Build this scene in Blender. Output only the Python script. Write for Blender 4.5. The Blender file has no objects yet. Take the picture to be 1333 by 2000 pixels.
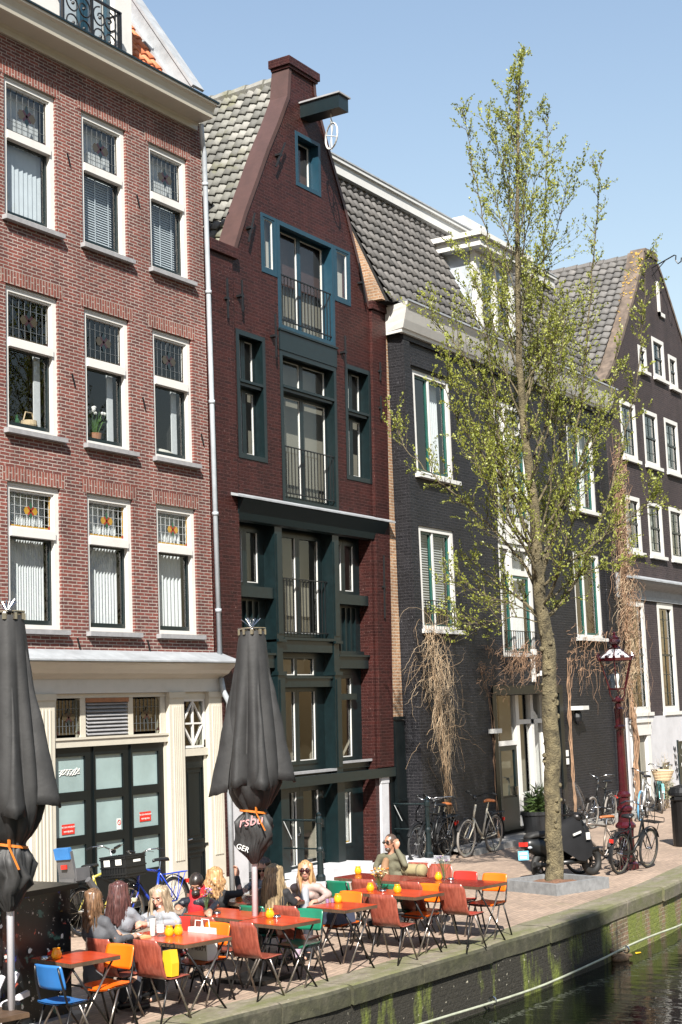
import bpy, bmesh, math, random
from math import sin, cos, pi, radians, sqrt, atan2, tan
from mathutils import Vector as V, Matrix, noise
from mathutils.geometry import tessellate_polygon
random.seed(7)
sc = bpy.context.scene
col = sc.collection
# ---------------------------------------------------------------- camera
CAMH = 3.1; FPX = 2945.0; PITCH = radians(7.478); ROLL = radians(-2.138); YAW = radians(31.478)
fw = V((cos(YAW)*cos(PITCH), sin(YAW)*cos(PITCH), sin(PITCH)))
r0 = fw.cross(V((0, 0, 1))).normalized(); u0 = r0.cross(fw)
cr = cos(ROLL)*r0 + sin(ROLL)*u0; cu = cos(ROLL)*u0 - sin(ROLL)*r0
cam_d = bpy.data.cameras.new('camera'); cam = bpy.data.objects.new('camera', cam_d); col.objects.link(cam)
cam_d.sensor_fit = 'VERTICAL'; cam_d.sensor_height = 36; cam_d.lens = FPX/2000*36
cam_d.clip_end = 3000; cam_d.clip_start = 0.1
Mc = Matrix((cr, cu, -fw)).transposed().to_4x4(); Mc.translation = V((0, 0, CAMH)); cam.matrix_world = Mc
sc.camera = cam
def gz(px, py, z=0.0):
    """where the sight line through a photo pixel meets the level z"""
    d = cr*(px-666.5) - cu*(py-1000) + fw*FPX
    t = (z-CAMH)/d.z
    return V((d.x*t, d.y*t, z))
def gx(px, py, X):
    d = cr*(px-666.5) - cu*(py-1000) + fw*FPX
    t = X/d.x
    return V((X, d.y*t, d.z*t+CAMH))
def gd(px, py, depth):
    d = cr*(px-666.5) - cu*(py-1000) + fw*FPX
    return d*(depth/FPX) + V((0, 0, CAMH))
# ---------------------------------------------------------------- light
SUN_AZ = radians(31.6); SUN_EL = radians(41)
sd = V((cos(SUN_AZ)*cos(SUN_EL), sin(SUN_AZ)*cos(SUN_EL), -sin(SUN_EL)))
L = bpy.data.lights.new('sun', 'SUN'); L.energy = 5.0; L.angle = radians(.53); L.color = (1, .95, .87)
lo = bpy.data.objects.new('sun', L); col.objects.link(lo); lo.rotation_euler = sd.to_track_quat('-Z', 'Y').to_euler(); lo.location = (0, 0, 30)
W = bpy.data.worlds.new('World'); sc.world = W; W.use_nodes = True
wn = W.node_tree; bg = wn.nodes['Background']
sky = wn.nodes.new('ShaderNodeTexSky'); sky.sky_type = 'NISHITA'; sky.sun_disc = False
sky.sun_elevation = SUN_EL; sky.sun_rotation = atan2(-sd.x, -sd.y) % (2*pi)
sky.air_density = 2.0; sky.dust_density = .6; sky.ozone_density = 3.5
tint = wn.nodes.new('ShaderNodeMix'); tint.data_type = 'RGBA'; tint.blend_type = 'MULTIPLY'; tint.inputs[0].default_value = 1; tint.inputs[7].default_value = (1.10, 1.0, 1.03, 1)
wn.links.new(sky.outputs[0], tint.inputs[6]); wn.links.new(tint.outputs[2], bg.inputs[0]); bg.inputs[1].default_value = .057
sc.view_settings.view_transform = 'Standard'; sc.view_settings.look = 'None'; sc.view_settings.exposure = 1.5; sc.view_settings.gamma = 1
# ---------------------------------------------------------------- materials
def nt(name):
    m = bpy.data.materials.new(name); m.use_nodes = True
    return m, m.node_tree, m.node_tree.nodes['Principled BSDF']
TONE = .72
def c4(c): return (c[0], c[1], c[2], 1)
def ramp(t, fac, stops):
    r = t.nodes.new('ShaderNodeValToRGB'); e = r.color_ramp.elements
    while len(e) < len(stops): e.new(.5)
    for i, (p, c) in enumerate(stops): e[i].position = p; e[i].color = c4(c)
    t.links.new(fac, r.inputs[0]); return r.outputs[0]
def nz(t, scale, detail=4, rough=.6, vec=None, dim='3D'):
    n = t.nodes.new('ShaderNodeTexNoise'); n.inputs['Scale'].default_value = scale; n.inputs['Detail'].default_value = detail; n.inputs['Roughness'].default_value = rough
    if vec is None:
        tc = t.nodes.new('ShaderNodeTexCoord'); vec = tc.outputs['Object']
    t.links.new(vec, n.inputs['Vector']); return n.outputs[0]
def mixc(t, fac, a, b, mode='MIX'):
    m = t.nodes.new('ShaderNodeMix'); m.data_type = 'RGBA'; m.blend_type = mode
    for s, x in ((0, fac), (6, a), (7, b)):
        if isinstance(x, (int, float)): m.inputs[s].default_value = x
        elif isinstance(x, tuple): m.inputs[s].default_value = c4(x)
        else: t.links.new(x, m.inputs[s])
    return m.outputs[2]
def mth(t, op, a, b=None, c=None):
    m = t.nodes.new('ShaderNodeMath'); m.operation = op
    for i, x in enumerate((a, b, c)):
        if x is None: continue
        if isinstance(x, (int, float)): m.inputs[i].default_value = x
        else: t.links.new(x, m.inputs[i])
    return m.outputs[0]
def bump(t, h, p, strength=.3, dist=.02):
    b = t.nodes.new('ShaderNodeBump'); b.inputs['Strength'].default_value = strength; b.inputs['Distance'].default_value = dist
    t.links.new(h, b.inputs['Height']); t.links.new(b.outputs[0], p.inputs['Normal']); return b
def mat(name, c, rough=.5, metal=0, var=.15, scale=6, bs=0, spec=.5, coat=0, dirt=0, bdist=.01):
    m, t, p = nt(name); c = tuple(x*TONE for x in c)
    d = tuple(max(0, x*(1-var)) for x in c); l = tuple(min(1, x*(1+var)) for x in c)
    n = nz(t, scale)
    o = ramp(t, n, [(.3, d), (.7, l)])
    if dirt:
        n2 = nz(t, scale*.35, 8, .75)
        k = ramp(t, n2, [(.5, (0, 0, 0)), (.72, (dirt,)*3)])
        o = mixc(t, k, o, tuple(x*.35 for x in c))
    t.links.new(o, p.inputs['Base Color'])
    p.inputs['Roughness'].default_value = rough; p.inputs['Metallic'].default_value = metal
    p.inputs['Specular IOR Level'].default_value = spec; p.inputs['Coat Weight'].default_value = coat
    if bs: bump(t, nz(t, scale*5, 5), p, bs, bdist)
    return m
def wall_vec(t):
    tc = t.nodes.new('ShaderNodeTexCoord'); s = t.nodes.new('ShaderNodeSeparateXYZ'); t.links.new(tc.outputs['Object'], s.inputs[0])
    u = mth(t, 'ADD', s.outputs[0], s.outputs[1]); cb = t.nodes.new('ShaderNodeCombineXYZ')
    t.links.new(u, cb.inputs[0]); t.links.new(s.outputs[2], cb.inputs[1]); return cb.outputs[0], s
def brick(name, c1, c2, mortar, msize=.011, rough=.8, bs=.5, bw=.215, rh=.0635, splash=None, sp=.56, swap=False, big=.25, spec=.3):
    m, t, p = nt(name); c1, c2, mortar = (tuple(x*TONE for x in q) for q in (c1, c2, mortar))
    vec, s = wall_vec(t); vec0 = vec
    if swap:
        cb = t.nodes.new('ShaderNodeCombineXYZ'); t.links.new(s.outputs[2], cb.inputs[0])
        t.links.new(mth(t, 'ADD', s.outputs[0], s.outputs[1]), cb.inputs[1]); vec = cb.outputs[0]
    nv = t.nodes.new('ShaderNodeTexNoise'); nv.inputs['Scale'].default_value = 7
    t.links.new(vec, nv.inputs['Vector'])
    wob = t.nodes.new('ShaderNodeVectorMath'); wob.operation = 'MULTIPLY_ADD'; t.links.new(nv.outputs['Color'], wob.inputs[0]); wob.inputs[1].default_value = (.012, .012, 0); t.links.new(vec, wob.inputs[2])
    b = t.nodes.new('ShaderNodeTexBrick'); t.links.new(wob.outputs[0], b.inputs['Vector'])
    b.inputs['Scale'].default_value = 1; b.inputs['Mortar Size'].default_value = msize; b.inputs['Mortar Smooth'].default_value = .25
    b.inputs['Brick Width'].default_value = bw; b.inputs['Row Height'].default_value = rh; b.inputs['Bias'].default_value = 0
    b.inputs['Color1'].default_value = c4(c1); b.inputs['Color2'].default_value = c4(c2); b.inputs['Mortar'].default_value = c4(mortar)
    o = b.outputs['Color']
    k = ramp(t, nz(t, .7, 6, .65), [(.3, (1-big,)*3), (.7, (1+big*.4,)*3)])
    o = mixc(t, 1.0, o, k, 'MULTIPLY')
    mpr = t.nodes.new('ShaderNodeMapping'); mpr.inputs['Scale'].default_value = (2.6, .22, 1); t.links.new(vec0, mpr.inputs[0])
    o = mixc(t, 1.0, o, ramp(t, nz(t, 1.0, 7, .68, mpr.outputs[0]), [(.34, (.74,)*3), (.6, (1.06,)*3)]), 'MULTIPLY')
    k2 = ramp(t, nz(t, 14, 3), [(.3, (.78,)*3), (.75, (1.15,)*3)])
    o = mixc(t, 1.0, o, k2, 'MULTIPLY')
    if splash:
        n2 = nz(t, 26, 2, .5); k3 = ramp(t, n2, [(sp+.09, (0, 0, 0)), (sp+.16, (1, 1, 1))])
        n3 = nz(t, 1.3, 3); k4 = ramp(t, n3, [(.45, (0, 0, 0)), (.7, (1, 1, 1))])
        o = mixc(t, mth(t, 'MULTIPLY', k3, k4), o, splash)
    t.links.new(o, p.inputs['Base Color']); p.inputs['Roughness'].default_value = rough; p.inputs['Specular IOR Level'].default_value = spec
    h = mth(t, 'ADD', mth(t, 'SUBTRACT', 1.0, b.outputs['Fac']), mth(t, 'MULTIPLY', nz(t, 40, 4), .6))
    bump(t, h, p, bs, .02)
    return m
def tile_mat(name, stops, rough=.75, moss=None):
    m, t, p = nt(name); stops = [(a_, tuple(x*TONE for x in q)) for a_, q in stops]
    uv = t.nodes.new('ShaderNodeUVMap'); fl = t.nodes.new('ShaderNodeVectorMath'); fl.operation = 'FLOOR'; t.links.new(uv.outputs[0], fl.inputs[0])
    w = t.nodes.new('ShaderNodeTexWhiteNoise'); w.noise_dimensions = '2D'; t.links.new(fl.outputs[0], w.inputs['Vector'])
    o = ramp(t, w.outputs['Value'], stops)
    k = ramp(t, nz(t, 9, 6, .7), [(.3, (.7,)*3), (.7, (1.15,)*3)])
    o = mixc(t, 1.0, o, k, 'MULTIPLY')
    if moss:
        o = mixc(t, ramp(t, nz(t, 1.6, 6, .7), [(.52, (0, 0, 0)), (.7, (.75,)*3)]), o, moss)
    t.links.new(o, p.inputs['Base Color']); p.inputs['Roughness'].default_value = rough
    bump(t, nz(t, 50, 4), p, .25, .01)
    return m
def glass_mat(name, tint=(.86, .88, .88), rough=.0, ior=1.5, boost=1.0):
    m, t, p = nt(name); t.nodes.remove(p)
    tr = t.nodes.new('ShaderNodeBsdfTransparent'); tr.inputs[0].default_value = c4(tint)
    gl = t.nodes.new('ShaderNodeBsdfGlossy'); gl.inputs['Roughness'].default_value = rough
    ge = t.nodes.new('ShaderNodeNewGeometry'); dt = t.nodes.new('ShaderNodeVectorMath'); dt.operation = 'DOT_PRODUCT'; t.links.new(ge.outputs['Normal'], dt.inputs[0]); t.links.new(ge.outputs['Incoming'], dt.inputs[1])
    fr = mth(t, 'ADD', mth(t, 'MULTIPLY', mth(t, 'POWER', mth(t, 'SUBTRACT', 1.0, mth(t, 'ABSOLUTE', dt.outputs['Value'])), 5.0), .95), .045)
    bb = t.nodes.new('ShaderNodeBump'); bb.inputs['Strength'].default_value = .04; bb.inputs['Distance'].default_value = .02
    t.links.new(nz(t, 2.2, 2), bb.inputs['Height']); t.links.new(bb.outputs[0], gl.inputs['Normal'])
    mx = t.nodes.new('ShaderNodeMixShader'); t.links.new(mth(t, 'MINIMUM', mth(t, 'MULTIPLY', fr, 1.7*boost), .9), mx.inputs[0]); t.links.new(tr.outputs[0], mx.inputs[1]); t.links.new(gl.outputs[0], mx.inputs[2])
    t.links.new(mx.outputs[0], t.nodes['Material Output'].inputs[0]); return m
def leaf_mat(name, stops, trans=.45):
    m, t, p = nt(name); stops = [(a_, tuple(x*.9 for x in q)) for a_, q in stops]
    o = ramp(t, nz(t, 3.0, 3), stops)
    t.links.new(o, p.inputs['Base Color']); p.inputs['Roughness'].default_value = .5
    tl = t.nodes.new('ShaderNodeBsdfTranslucent'); t.links.new(o, tl.inputs[0])
    mx = t.nodes.new('ShaderNodeMixShader'); mx.inputs[0].default_value = trans
    t.links.new(p.outputs[0], mx.inputs[1]); t.links.new(tl.outputs[0], mx.inputs[2]); t.links.new(mx.outputs[0], t.nodes['Material Output'].inputs[0]); return m
def hair_mat(name, dark, light):
    m, t, p = nt(name)
    tc = t.nodes.new('ShaderNodeTexCoord'); mp = t.nodes.new('ShaderNodeMapping'); mp.inputs['Scale'].default_value = (60, 60, 4); t.links.new(tc.outputs['Object'], mp.inputs[0])
    o = ramp(t, nz(t, 1.0, 3, .6, mp.outputs[0]), [(.35, dark), (.68, light)])
    t.links.new(o, p.inputs['Base Color']); p.inputs['Roughness'].default_value = .38; return m
def wood_mat(name, c1, c2, rough=.3, scale=(2, 40, 2), coat=0):
    m, t, p = nt(name)
    tc = t.nodes.new('ShaderNodeTexCoord'); mp = t.nodes.new('ShaderNodeMapping'); mp.inputs['Scale'].default_value = scale; t.links.new(tc.outputs['Object'], mp.inputs[0])
    o = ramp(t, nz(t, 1.5, 6, .65, mp.outputs[0]), [(.32, c1), (.68, c2)])
    t.links.new(o, p.inputs['Base Color']); p.inputs['Roughness'].default_value = rough; p.inputs['Coat Weight'].default_value = coat; p.inputs['Coat Roughness'].default_value = .08; return m
M = {}
M['red_brick'] = brick('red_brick', (.25, .072, .055), (.125, .045, .04), (.42, .365, .325), .008, bw=.205, rh=.054, big=.3, splash=(.5, .42, .38), sp=.60)
M['red_soldier'] = brick('red_soldier', (.30, .09, .065), (.2, .065, .05), (.40, .33, .29), .010, swap=True)
M['maroon'] = brick('maroon_painted_brick', (.058, .015, .0125), (.032, .010, .009), (.085, .034, .03), .008, rough=.45, bs=1.0, splash=(.30, .2, .18), sp=.60, big=.25, spec=.2)
M['maroon_flat'] = mat('maroon_stucco', (.070, .034, .029), .6, var=.18, scale=3, bs=.2, dirt=.3)
M['black_brick'] = brick('black_painted_brick', (.016, .016, .020), (.007, .0075, .0105), (.038, .037, .042), .008, rough=.5, bs=1.0, splash=(.25, .25, .27), sp=.585, big=.4, spec=.3)
M['brown_brick'] = brick('dark_brown_brick', (.060, .043, .044), (.042, .031, .035), (.075, .06, .058), .009, rough=.7, bs=.6, splash=(.3, .24, .22), sp=.6, big=.3)
M['tan_brick'] = brick('tan_brick', (.46, .27, .15), (.34, .18, .10), (.5, .4, .3), .012, big=.35)
M['cream'] = mat('cream_paint', (.58, .545, .46), .35, var=.03, dirt=.12)
M['white'] = mat('white_paint', (.68, .67, .64), .4, var=.03, dirt=.15)
M['greywhite'] = mat('grey_white_paint', (.62, .62, .60), .4, var=.04, dirt=.2)
M['offwhite'] = mat('white_stucco', (.52, .52, .54), .8, var=.06, scale=2, dirt=.35, bs=.2)
M['green'] = mat('dark_green_paint', (.0035, .0115, .0135), .35, var=.25, scale=9, dirt=.15)
M['teal'] = mat('teal_blue_paint', (.008, .042, .068), .4, var=.12)
M['blackgreen'] = mat('black_green_paint', (.0045, .0075, .0085), .35, var=.2, spec=.3)
M['stone'] = mat('grey_stone', (.30, .30, .31), .6, var=.15, scale=10, bs=.2)
M['lead'] = mat('lead_sheet', (.34, .36, .38), .55, var=.18, scale=4, dirt=.3, bs=.15)
M['zinc'] = mat('zinc', (.42, .46, .50), .45, .1, var=.1)
M['iron'] = mat('black_iron', (.012, .013, .015), .4, .2)
M['dark'] = mat('dark_void', (.008, .008, .008), .9)
M['inside'] = mat('interior_plaster', (.30, .275, .22), .9, var=.1, scale=1.2)
M['beige'] = mat('beige_blind', (.25, .235, .19), .8, var=.12, scale=1.0)
M['cream_in'] = mat('white_interior_wall', (.62, .60, .54), .8, var=.05)
M['curtain'] = mat('white_curtain', (.66, .69, .71), .8, var=.06, scale=20)
M['slat'] = mat('white_blind_slat', (.60, .66, .71), .5, var=.05)
M['frost'] = mat('frosted_glass', (.30, .40, .40), .18, var=.16, scale=1.3)
M['glass'] = glass_mat('window_glass')
M['glass_dark'] = glass_mat('tinted_glass', (.62, .66, .64), boost=1.2)
M['clear'] = glass_mat('clear_glass', (.93, .95, .95))
M['lead_line'] = mat('lead_came', (.5, .52, .52), .5, .2)
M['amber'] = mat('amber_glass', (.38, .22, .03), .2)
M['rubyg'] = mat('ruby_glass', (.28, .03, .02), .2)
M['amber_d'] = mat('dimmed_amber_glass', (.05, .04, .025), .15)  # copies of the stained glass colours, darkened to stand in for dimmer light
M['ruby_d'] = mat('dimmed_ruby_glass', (.035, .012, .016), .15)
M['green_d'] = mat('dimmed_green_glass', (.012, .022, .026), .15)
M['line_d'] = mat('dimmed_lead_came', (.13, .145, .155), .5, .2)
M['greeng'] = mat('green_glass', (.03, .10, .05), .2)
M['tile_grey'] = tile_mat('grey_pantile', [(0, (.085, .082, .079)), (1, (.16, .152, .145))])
M['tile_old'] = tile_mat('weathered_pantile', [(0, (.11, .11, .10)), (.5, (.19, .19, .17)), (1, (.29, .285, .26))], moss=(.10, .10, .04))
M['tile_orange'] = tile_mat('orange_pantile', [(0, (.58, .17, .07)), (1, (.72, .26, .12))])
M['rubber'] = mat('rubber', (.012, .012, .012), .7)
M['rubber_grey'] = mat('grey_rubber', (.22, .2, .18), .7)
M['chrome'] = mat('chrome', (.6, .6, .6), .2, 1)
M['steel'] = mat('worn_steel', (.34, .30, .27), .3, .9, var=.25, scale=30)
M['plate'] = mat('dark_steel', (.03, .028, .028), .35, .6)
M['orange'] = mat('orange_laminate', (.88, .155, .008), .3, var=.05)
M['redp'] = mat('red_laminate', (.62, .028, .018), .3, var=.06)
M['greenp'] = mat('green_laminate', (.012, .17, .095), .3, var=.08)
M['bluep'] = mat('blue_laminate', (.035, .17, .46), .3, var=.08)
M['plywood'] = wood_mat('red_plywood', (.13, .026, .016), (.27, .07, .045), .28, (25, 25, 1.5), .3)
M['table'] = wood_mat('red_tabletop', (.29, .024, .008), (.42, .052, .013), .28, (6, 1.2, 2), .12)
M['tabledk'] = wood_mat('mahogany_tabletop', (.13, .013, .009), (.21, .025, .014), .26, (6, 1.2, 2), .15)
M['edge'] = wood_mat('dark_table_edge', (.035, .022, .014), (.10, .06, .035), .5)
M['fabric_par'] = mat('black_parasol_canvas', (.024, .024, .0245), .62, var=.3, scale=5, bs=.2)
M['strap'] = mat('orange_strap', (.6, .17, .015), .6)
M['wpole'] = mat('white_pole', (.74, .72, .76), .35, var=.05)
M['lamp_red'] = mat('oxblood_paint', (.045, .0035, .007), .25, var=.3, scale=8, coat=.3)
M['basket'] = wood_mat('wicker', (.28, .2, .12), (.5, .4, .26), .8, (60, 60, 60))
M['leather'] = mat('brown_leather', (.35, .11, .03), .45)
M['pot'] = mat('black_pot', (.015, .016, .018), .5)
M['terracotta'] = mat('terracotta', (.4, .18, .09), .8)
M['soil'] = mat('bark_mulch', (.16, .08, .045), .95, var=.5, scale=30, bs=.8)
M['paper'] = mat('white_paper', (.75, .75, .72), .7, var=.03)
M['yellow'] = mat('yellow_plastic', (.78, .46, .02), .5, var=.05)
def candle_mat():
    m, t, p = nt('amber_candle_glass')
    t.links.new(ramp(t, nz(t, 14, 3), [(.3, (.85, .30, .01)), (.7, (.95, .50, .02))]), p.inputs['Base Color'])
    p.inputs['Roughness'].default_value = .12; p.inputs['Coat Weight'].default_value = .5; p.inputs['Subsurface Weight'].default_value = .0
    tl = t.nodes.new('ShaderNodeBsdfTranslucent'); tl.inputs[0].default_value = (.95, .45, .02, 1)
    mx = t.nodes.new('ShaderNodeMixShader'); mx.inputs[0].default_value = .4
    t.links.new(p.outputs[0], mx.inputs[1]); t.links.new(tl.outputs[0], mx.inputs[2]); t.links.new(mx.outputs[0], t.nodes['Material Output'].inputs[0]); return m
M['candle'] = candle_mat()
# ---------------------------------------------------------------- mesh builder
class MB:
    def __init__(s, off=(0, 0, 0)): s.v = []; s.f = []; s.mi = []; s.uv = []; s.off = V(off)
    def add(s, vs, fs, m=0, uvs=None):
        b = len(s.v); s.v += [V(p) for p in vs]
        for k, f in enumerate(fs):
            s.f.append([b+i for i in f]); s.mi.append(m); s.uv.append([uvs[i] for i in f] if uvs else None)
        return s
    def box(s, x0, x1, y0, y1, z0, z1, m=0):
        p = [(x, y, z) for z in (z0, z1) for y in (y0, y1) for x in (x0, x1)]
        return s.add(p, [(0, 2, 3, 1), (4, 5, 7, 6), (0, 1, 5, 4), (2, 6, 7, 3), (0, 4, 6, 2), (1, 3, 7, 5)], m)
    def obox(s, mtx, sx, sy, sz, m=0):
        p = [mtx @ V((x*sx/2, y*sy/2, z*sz/2)) for z in (-1, 1) for y in (-1, 1) for x in (-1, 1)]
        return s.add(p, [(0, 2, 3, 1), (4, 5, 7, 6), (0, 1, 5, 4), (2, 6, 7, 3), (0, 4, 6, 2), (1, 3, 7, 5)], m)
    def bar(s, a, b, w, h, m=0, up=(0, 0, 1)):
        a = V(a); b = V(b); d = b-a; x = d.normalized(); y = V(up).cross(x)
        if y.length < 1e-4: y = V((0, 1, 0)).cross(x)
        y.normalize(); z = x.cross(y)
        mt = Matrix((x, y, z)).transposed().to_4x4(); mt.translation = (a+b)/2
        return s.obox(mt, d.length, w, h, m)
    def tube(s, pts, r, n=6, m=0, cap=True):
        pts = [V(p) for p in pts]; k = len(pts); rs = r if isinstance(r, (list, tuple)) else [r]*k
        ring = []; prev = None; base = len(s.v); vs = []
        for i in range(k):
            d = (pts[min(i+1, k-1)]-pts[max(i-1, 0)])
            if d.length < 1e-7: d = V((0, 0, 1))
            d.normalize()
            if prev is None:
                a = d.cross(V((0, 0, 1)));
                if a.length < .05: a = d.cross(V((1, 0, 0)))
            else:
                a = prev - d*prev.dot(d)
                if a.length < 1e-4: a = d.cross(V((0, .3, 1)))
            a.normalize(); prev = a; b = d.cross(a)
            for j in range(n):
                t = 2*pi*j/n; vs.append(pts[i] + (a*cos(t)+b*sin(t))*rs[i])
        fs = []
        for i in range(k-1):
            for j in range(n):
                j2 = (j+1) % n; fs.append((i*n+j, i*n+j2, (i+1)*n+j2, (i+1)*n+j))
        if cap: fs.append(tuple(range(n-1, -1, -1))); fs.append(tuple((k-1)*n+j for j in range(n)))
        return s.add(vs, fs, m)
    def lathe(s, prof, c=(0, 0, 0), n=16, m=0, rf=None, cap=True):
        vs = []; fs = []; k = len(prof); c = V(c)
        for i, (r, z) in enumerate(prof):
            for j in range(n):
                t = 2*pi*j/n; q = r*(rf(t, i, z) if rf else 1); vs.append(c+V((q*cos(t), q*sin(t), z)))
        for i in range(k-1):
            for j in range(n):
                j2 = (j+1) % n; fs.append((i*n+j, i*n+j2, (i+1)*n+j2, (i+1)*n+j))
        if cap: fs.append(tuple(range(n-1, -1, -1))); fs.append(tuple((k-1)*n+j for j in range(n)))
        return s.add(vs, fs, m)
    def prism(s, poly, f0, f1, m=0):
        """poly: 2D points; f0/f1 map a 2D point to 3D on the two ends"""
        n = len(poly); vs = [f0(p) for p in poly]+[f1(p) for p in poly]
        fs = [(i, (i+1) % n, n+(i+1) % n, n+i) for i in range(n)]
        tri = tessellate_polygon([[V((p[0], p[1], 0)) for p in poly]])
        fs += [tuple(t) for t in tri]+[tuple(n+i for i in reversed(t)) for t in tri]
        return s.add(vs, fs, m)
    def torus(s, c, R, r, ax=(0, 1, 0), n=28, k=6, m=0):
        c = V(c); ax = V(ax).normalized(); a = ax.orthogonal().normalized(); b = ax.cross(a); vs = []; fs = []
        for i in range(n):
            t = 2*pi*i/n; d = a*cos(t)+b*sin(t)
            for j in range(k):
                q = 2*pi*j/k; vs.append(c+d*(R+r*cos(q))+ax*r*sin(q))
        for i in range(n):
            for j in range(k):
                i2 = (i+1) % n; j2 = (j+1) % k; fs.append((i*k+j, i2*k+j, i2*k+j2, i*k+j2))
        return s.add(vs, fs, m)
    def ball(s, c, r, n=10, k=7, m=0, rot=None):
        c = V(c); r = r if isinstance(r, (list, tuple, V)) else (r, r, r); vs = []; fs = []
        for i in range(k+1):
            th = pi*i/k
            for j in range(n):
                ph = 2*pi*j/n; p = V((r[0]*sin(th)*cos(ph), r[1]*sin(th)*sin(ph), r[2]*cos(th)))
                vs.append(c+(rot @ p if rot else p))
        for i in range(k):
            for j in range(n):
                j2 = (j+1) % n; fs.append((i*n+j, (i+1)*n+j, (i+1)*n+j2, i*n+j2))
        return s.add(vs, fs, m)
    def sweep(s, prof, path, m=0, closed=False):
        """prof: (out, z) pairs; path: list of (point, outdir)"""
        k = len(prof); vs = []; fs = []
        for (p, o) in path:
            for (a, z) in prof: vs.append(V(p)+V(o)*a+V((0, 0, z)))
        for i in range(len(path)-1):
            for j in range(k-1): fs.append((i*k+j, (i+1)*k+j, (i+1)*k+j+1, i*k+j+1))
        fs.append(tuple(range(k))); fs.append(tuple((len(path)-1)*k+j for j in reversed(range(k))))
        return s.add(vs, fs, m)
    def build(s, name, mats, parent=None, smooth=False, flip=True):
        me = bpy.data.meshes.new(name)
        me.from_pydata([p-s.off for p in s.v], [], s.f)
        mats = mats if isinstance(mats, (list, tuple)) else [mats]
        for x in mats: me.materials.append(M[x] if isinstance(x, str) else x)
        for p, i in zip(me.polygons, s.mi): p.material_index = i; p.use_smooth = smooth
        if any(s.uv):
            ul = me.uv_layers.new(name='UVMap')
            for p, u in zip(me.polygons, s.uv):
                if u:
                    for li, q in zip(p.loop_indices, u): ul.data[li].uv = q
        me.validate()
        if flip:
            bm = bmesh.new(); bm.from_mesh(me); bmesh.ops.remove_doubles(bm, verts=bm.verts, dist=1e-5); bmesh.ops.recalc_face_normals(bm, faces=bm.faces); bm.to_mesh(me); bm.free()
        o = bpy.data.objects.new(name, me); col.objects.link(o)
        if parent: o.parent = parent
        return o
def tag(o, label=None, cat=None, group=None, kind=None):
    if label: o['label'] = label
    if cat: o['category'] = cat
    if group: o['group'] = group
    if kind: o['kind'] = kind
    return o
def root(name, label, cat, loc=(0, 0, 0), rz=0, group=None, rot=None):
    o = bpy.data.objects.new(name, None); col.objects.link(o); o.empty_display_size = .2; o.location = loc
    o.rotation_euler = rot if rot else (0, 0, rz)
    return tag(o, label, cat, group)
def copy_tree(o, parent=None):
    c = o.copy(); col.objects.link(c); c.parent = parent
    for ch in [x for x in kids(o)]: copy_tree(ch, c)
    return c
def kids(o): return [x for x in bpy.data.objects if x.parent == o]
def text(name, body, size, mtx, m, parent=None, depth=.001, align='CENTER', shear=0):
    cu_ = bpy.data.curves.new(name, 'FONT'); cu_.body = body; cu_.size = size; cu_.extrude = depth; cu_.align_x = align; cu_.align_y = 'CENTER'; cu_.shear = shear
    cu_.resolution_u = 2
    tmp = bpy.data.objects.new(name, cu_); col.objects.link(tmp)
    dg = bpy.context.evaluated_depsgraph_get(); me = bpy.data.meshes.new_from_object(tmp.evaluated_get(dg))
    bpy.data.objects.remove(tmp); me.materials.clear(); me.materials.append(M[m])
    o = bpy.data.objects.new(name, me); col.objects.link(o); o.parent = parent; me.transform(mtx); return o
# ================================================================ people
def skin(name, c): return mat(name, c, .5, var=.06, scale=14)
M['skin'] = skin('fair_skin', (.50, .27, .19)); M['skin_tan'] = skin('tanned_skin', (.38, .19, .12)); M['lips'] = mat('lips', (.42, .12, .10), .4); M['eye_w'] = mat('eye_white', (.6, .58, .55), .3); M['iris'] = mat('dark_iris', (.02, .015, .012), .2)
M['shade'] = mat('sunglass_lens', (.03, .006, .008), .08, spec=.8)
def cloth(n, c, bs=.4, var=.12, scale=8, rough=.8): return mat(n, c, rough, var=var, scale=scale, bs=bs)
class Vol:
    """limbs and volumes merged into one skin by a voxel remesh"""
    def __init__(s): s.b = MB()
    def cap(s, a, c, r0_, r1, n=12):
        a = V(a); c = V(c); s.b.ball(a, r0_, n, 8); s.b.ball(c, r1, n, 8); s.b.tube([a, c], [r0_, r1], n); return s
    def chain(s, pts, rs):
        for i in range(len(pts)-1): s.cap(pts[i], pts[i+1], rs[i], rs[i+1])
        return s
    def ball(s, c, r, rot=None): s.b.ball(c, r, 14, 10, rot=rot); return s
    def make(s, name, m, parent, voxel=.012, smooth=4, wr=0):
        o = s.b.build(name, m, parent)
        md = o.modifiers.new('r', 'REMESH'); md.mode = 'VOXEL'; md.voxel_size = voxel; md.use_smooth_shade = True
        ms_ = o.modifiers.new('s', 'SMOOTH'); ms_.iterations = smooth; ms_.factor = .5
        dg = bpy.context.evaluated_depsgraph_get(); me = bpy.data.meshes.new_from_object(o.evaluated_get(dg)); o.modifiers.clear(); o.data = me
        if wr:
            for v in me.vertices:
                q = noise.noise(v.co*9)+.6*noise.noise(v.co*19); v.co += v.normal*wr*q
        for p in me.polygons: p.use_smooth = True
        return o
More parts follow.
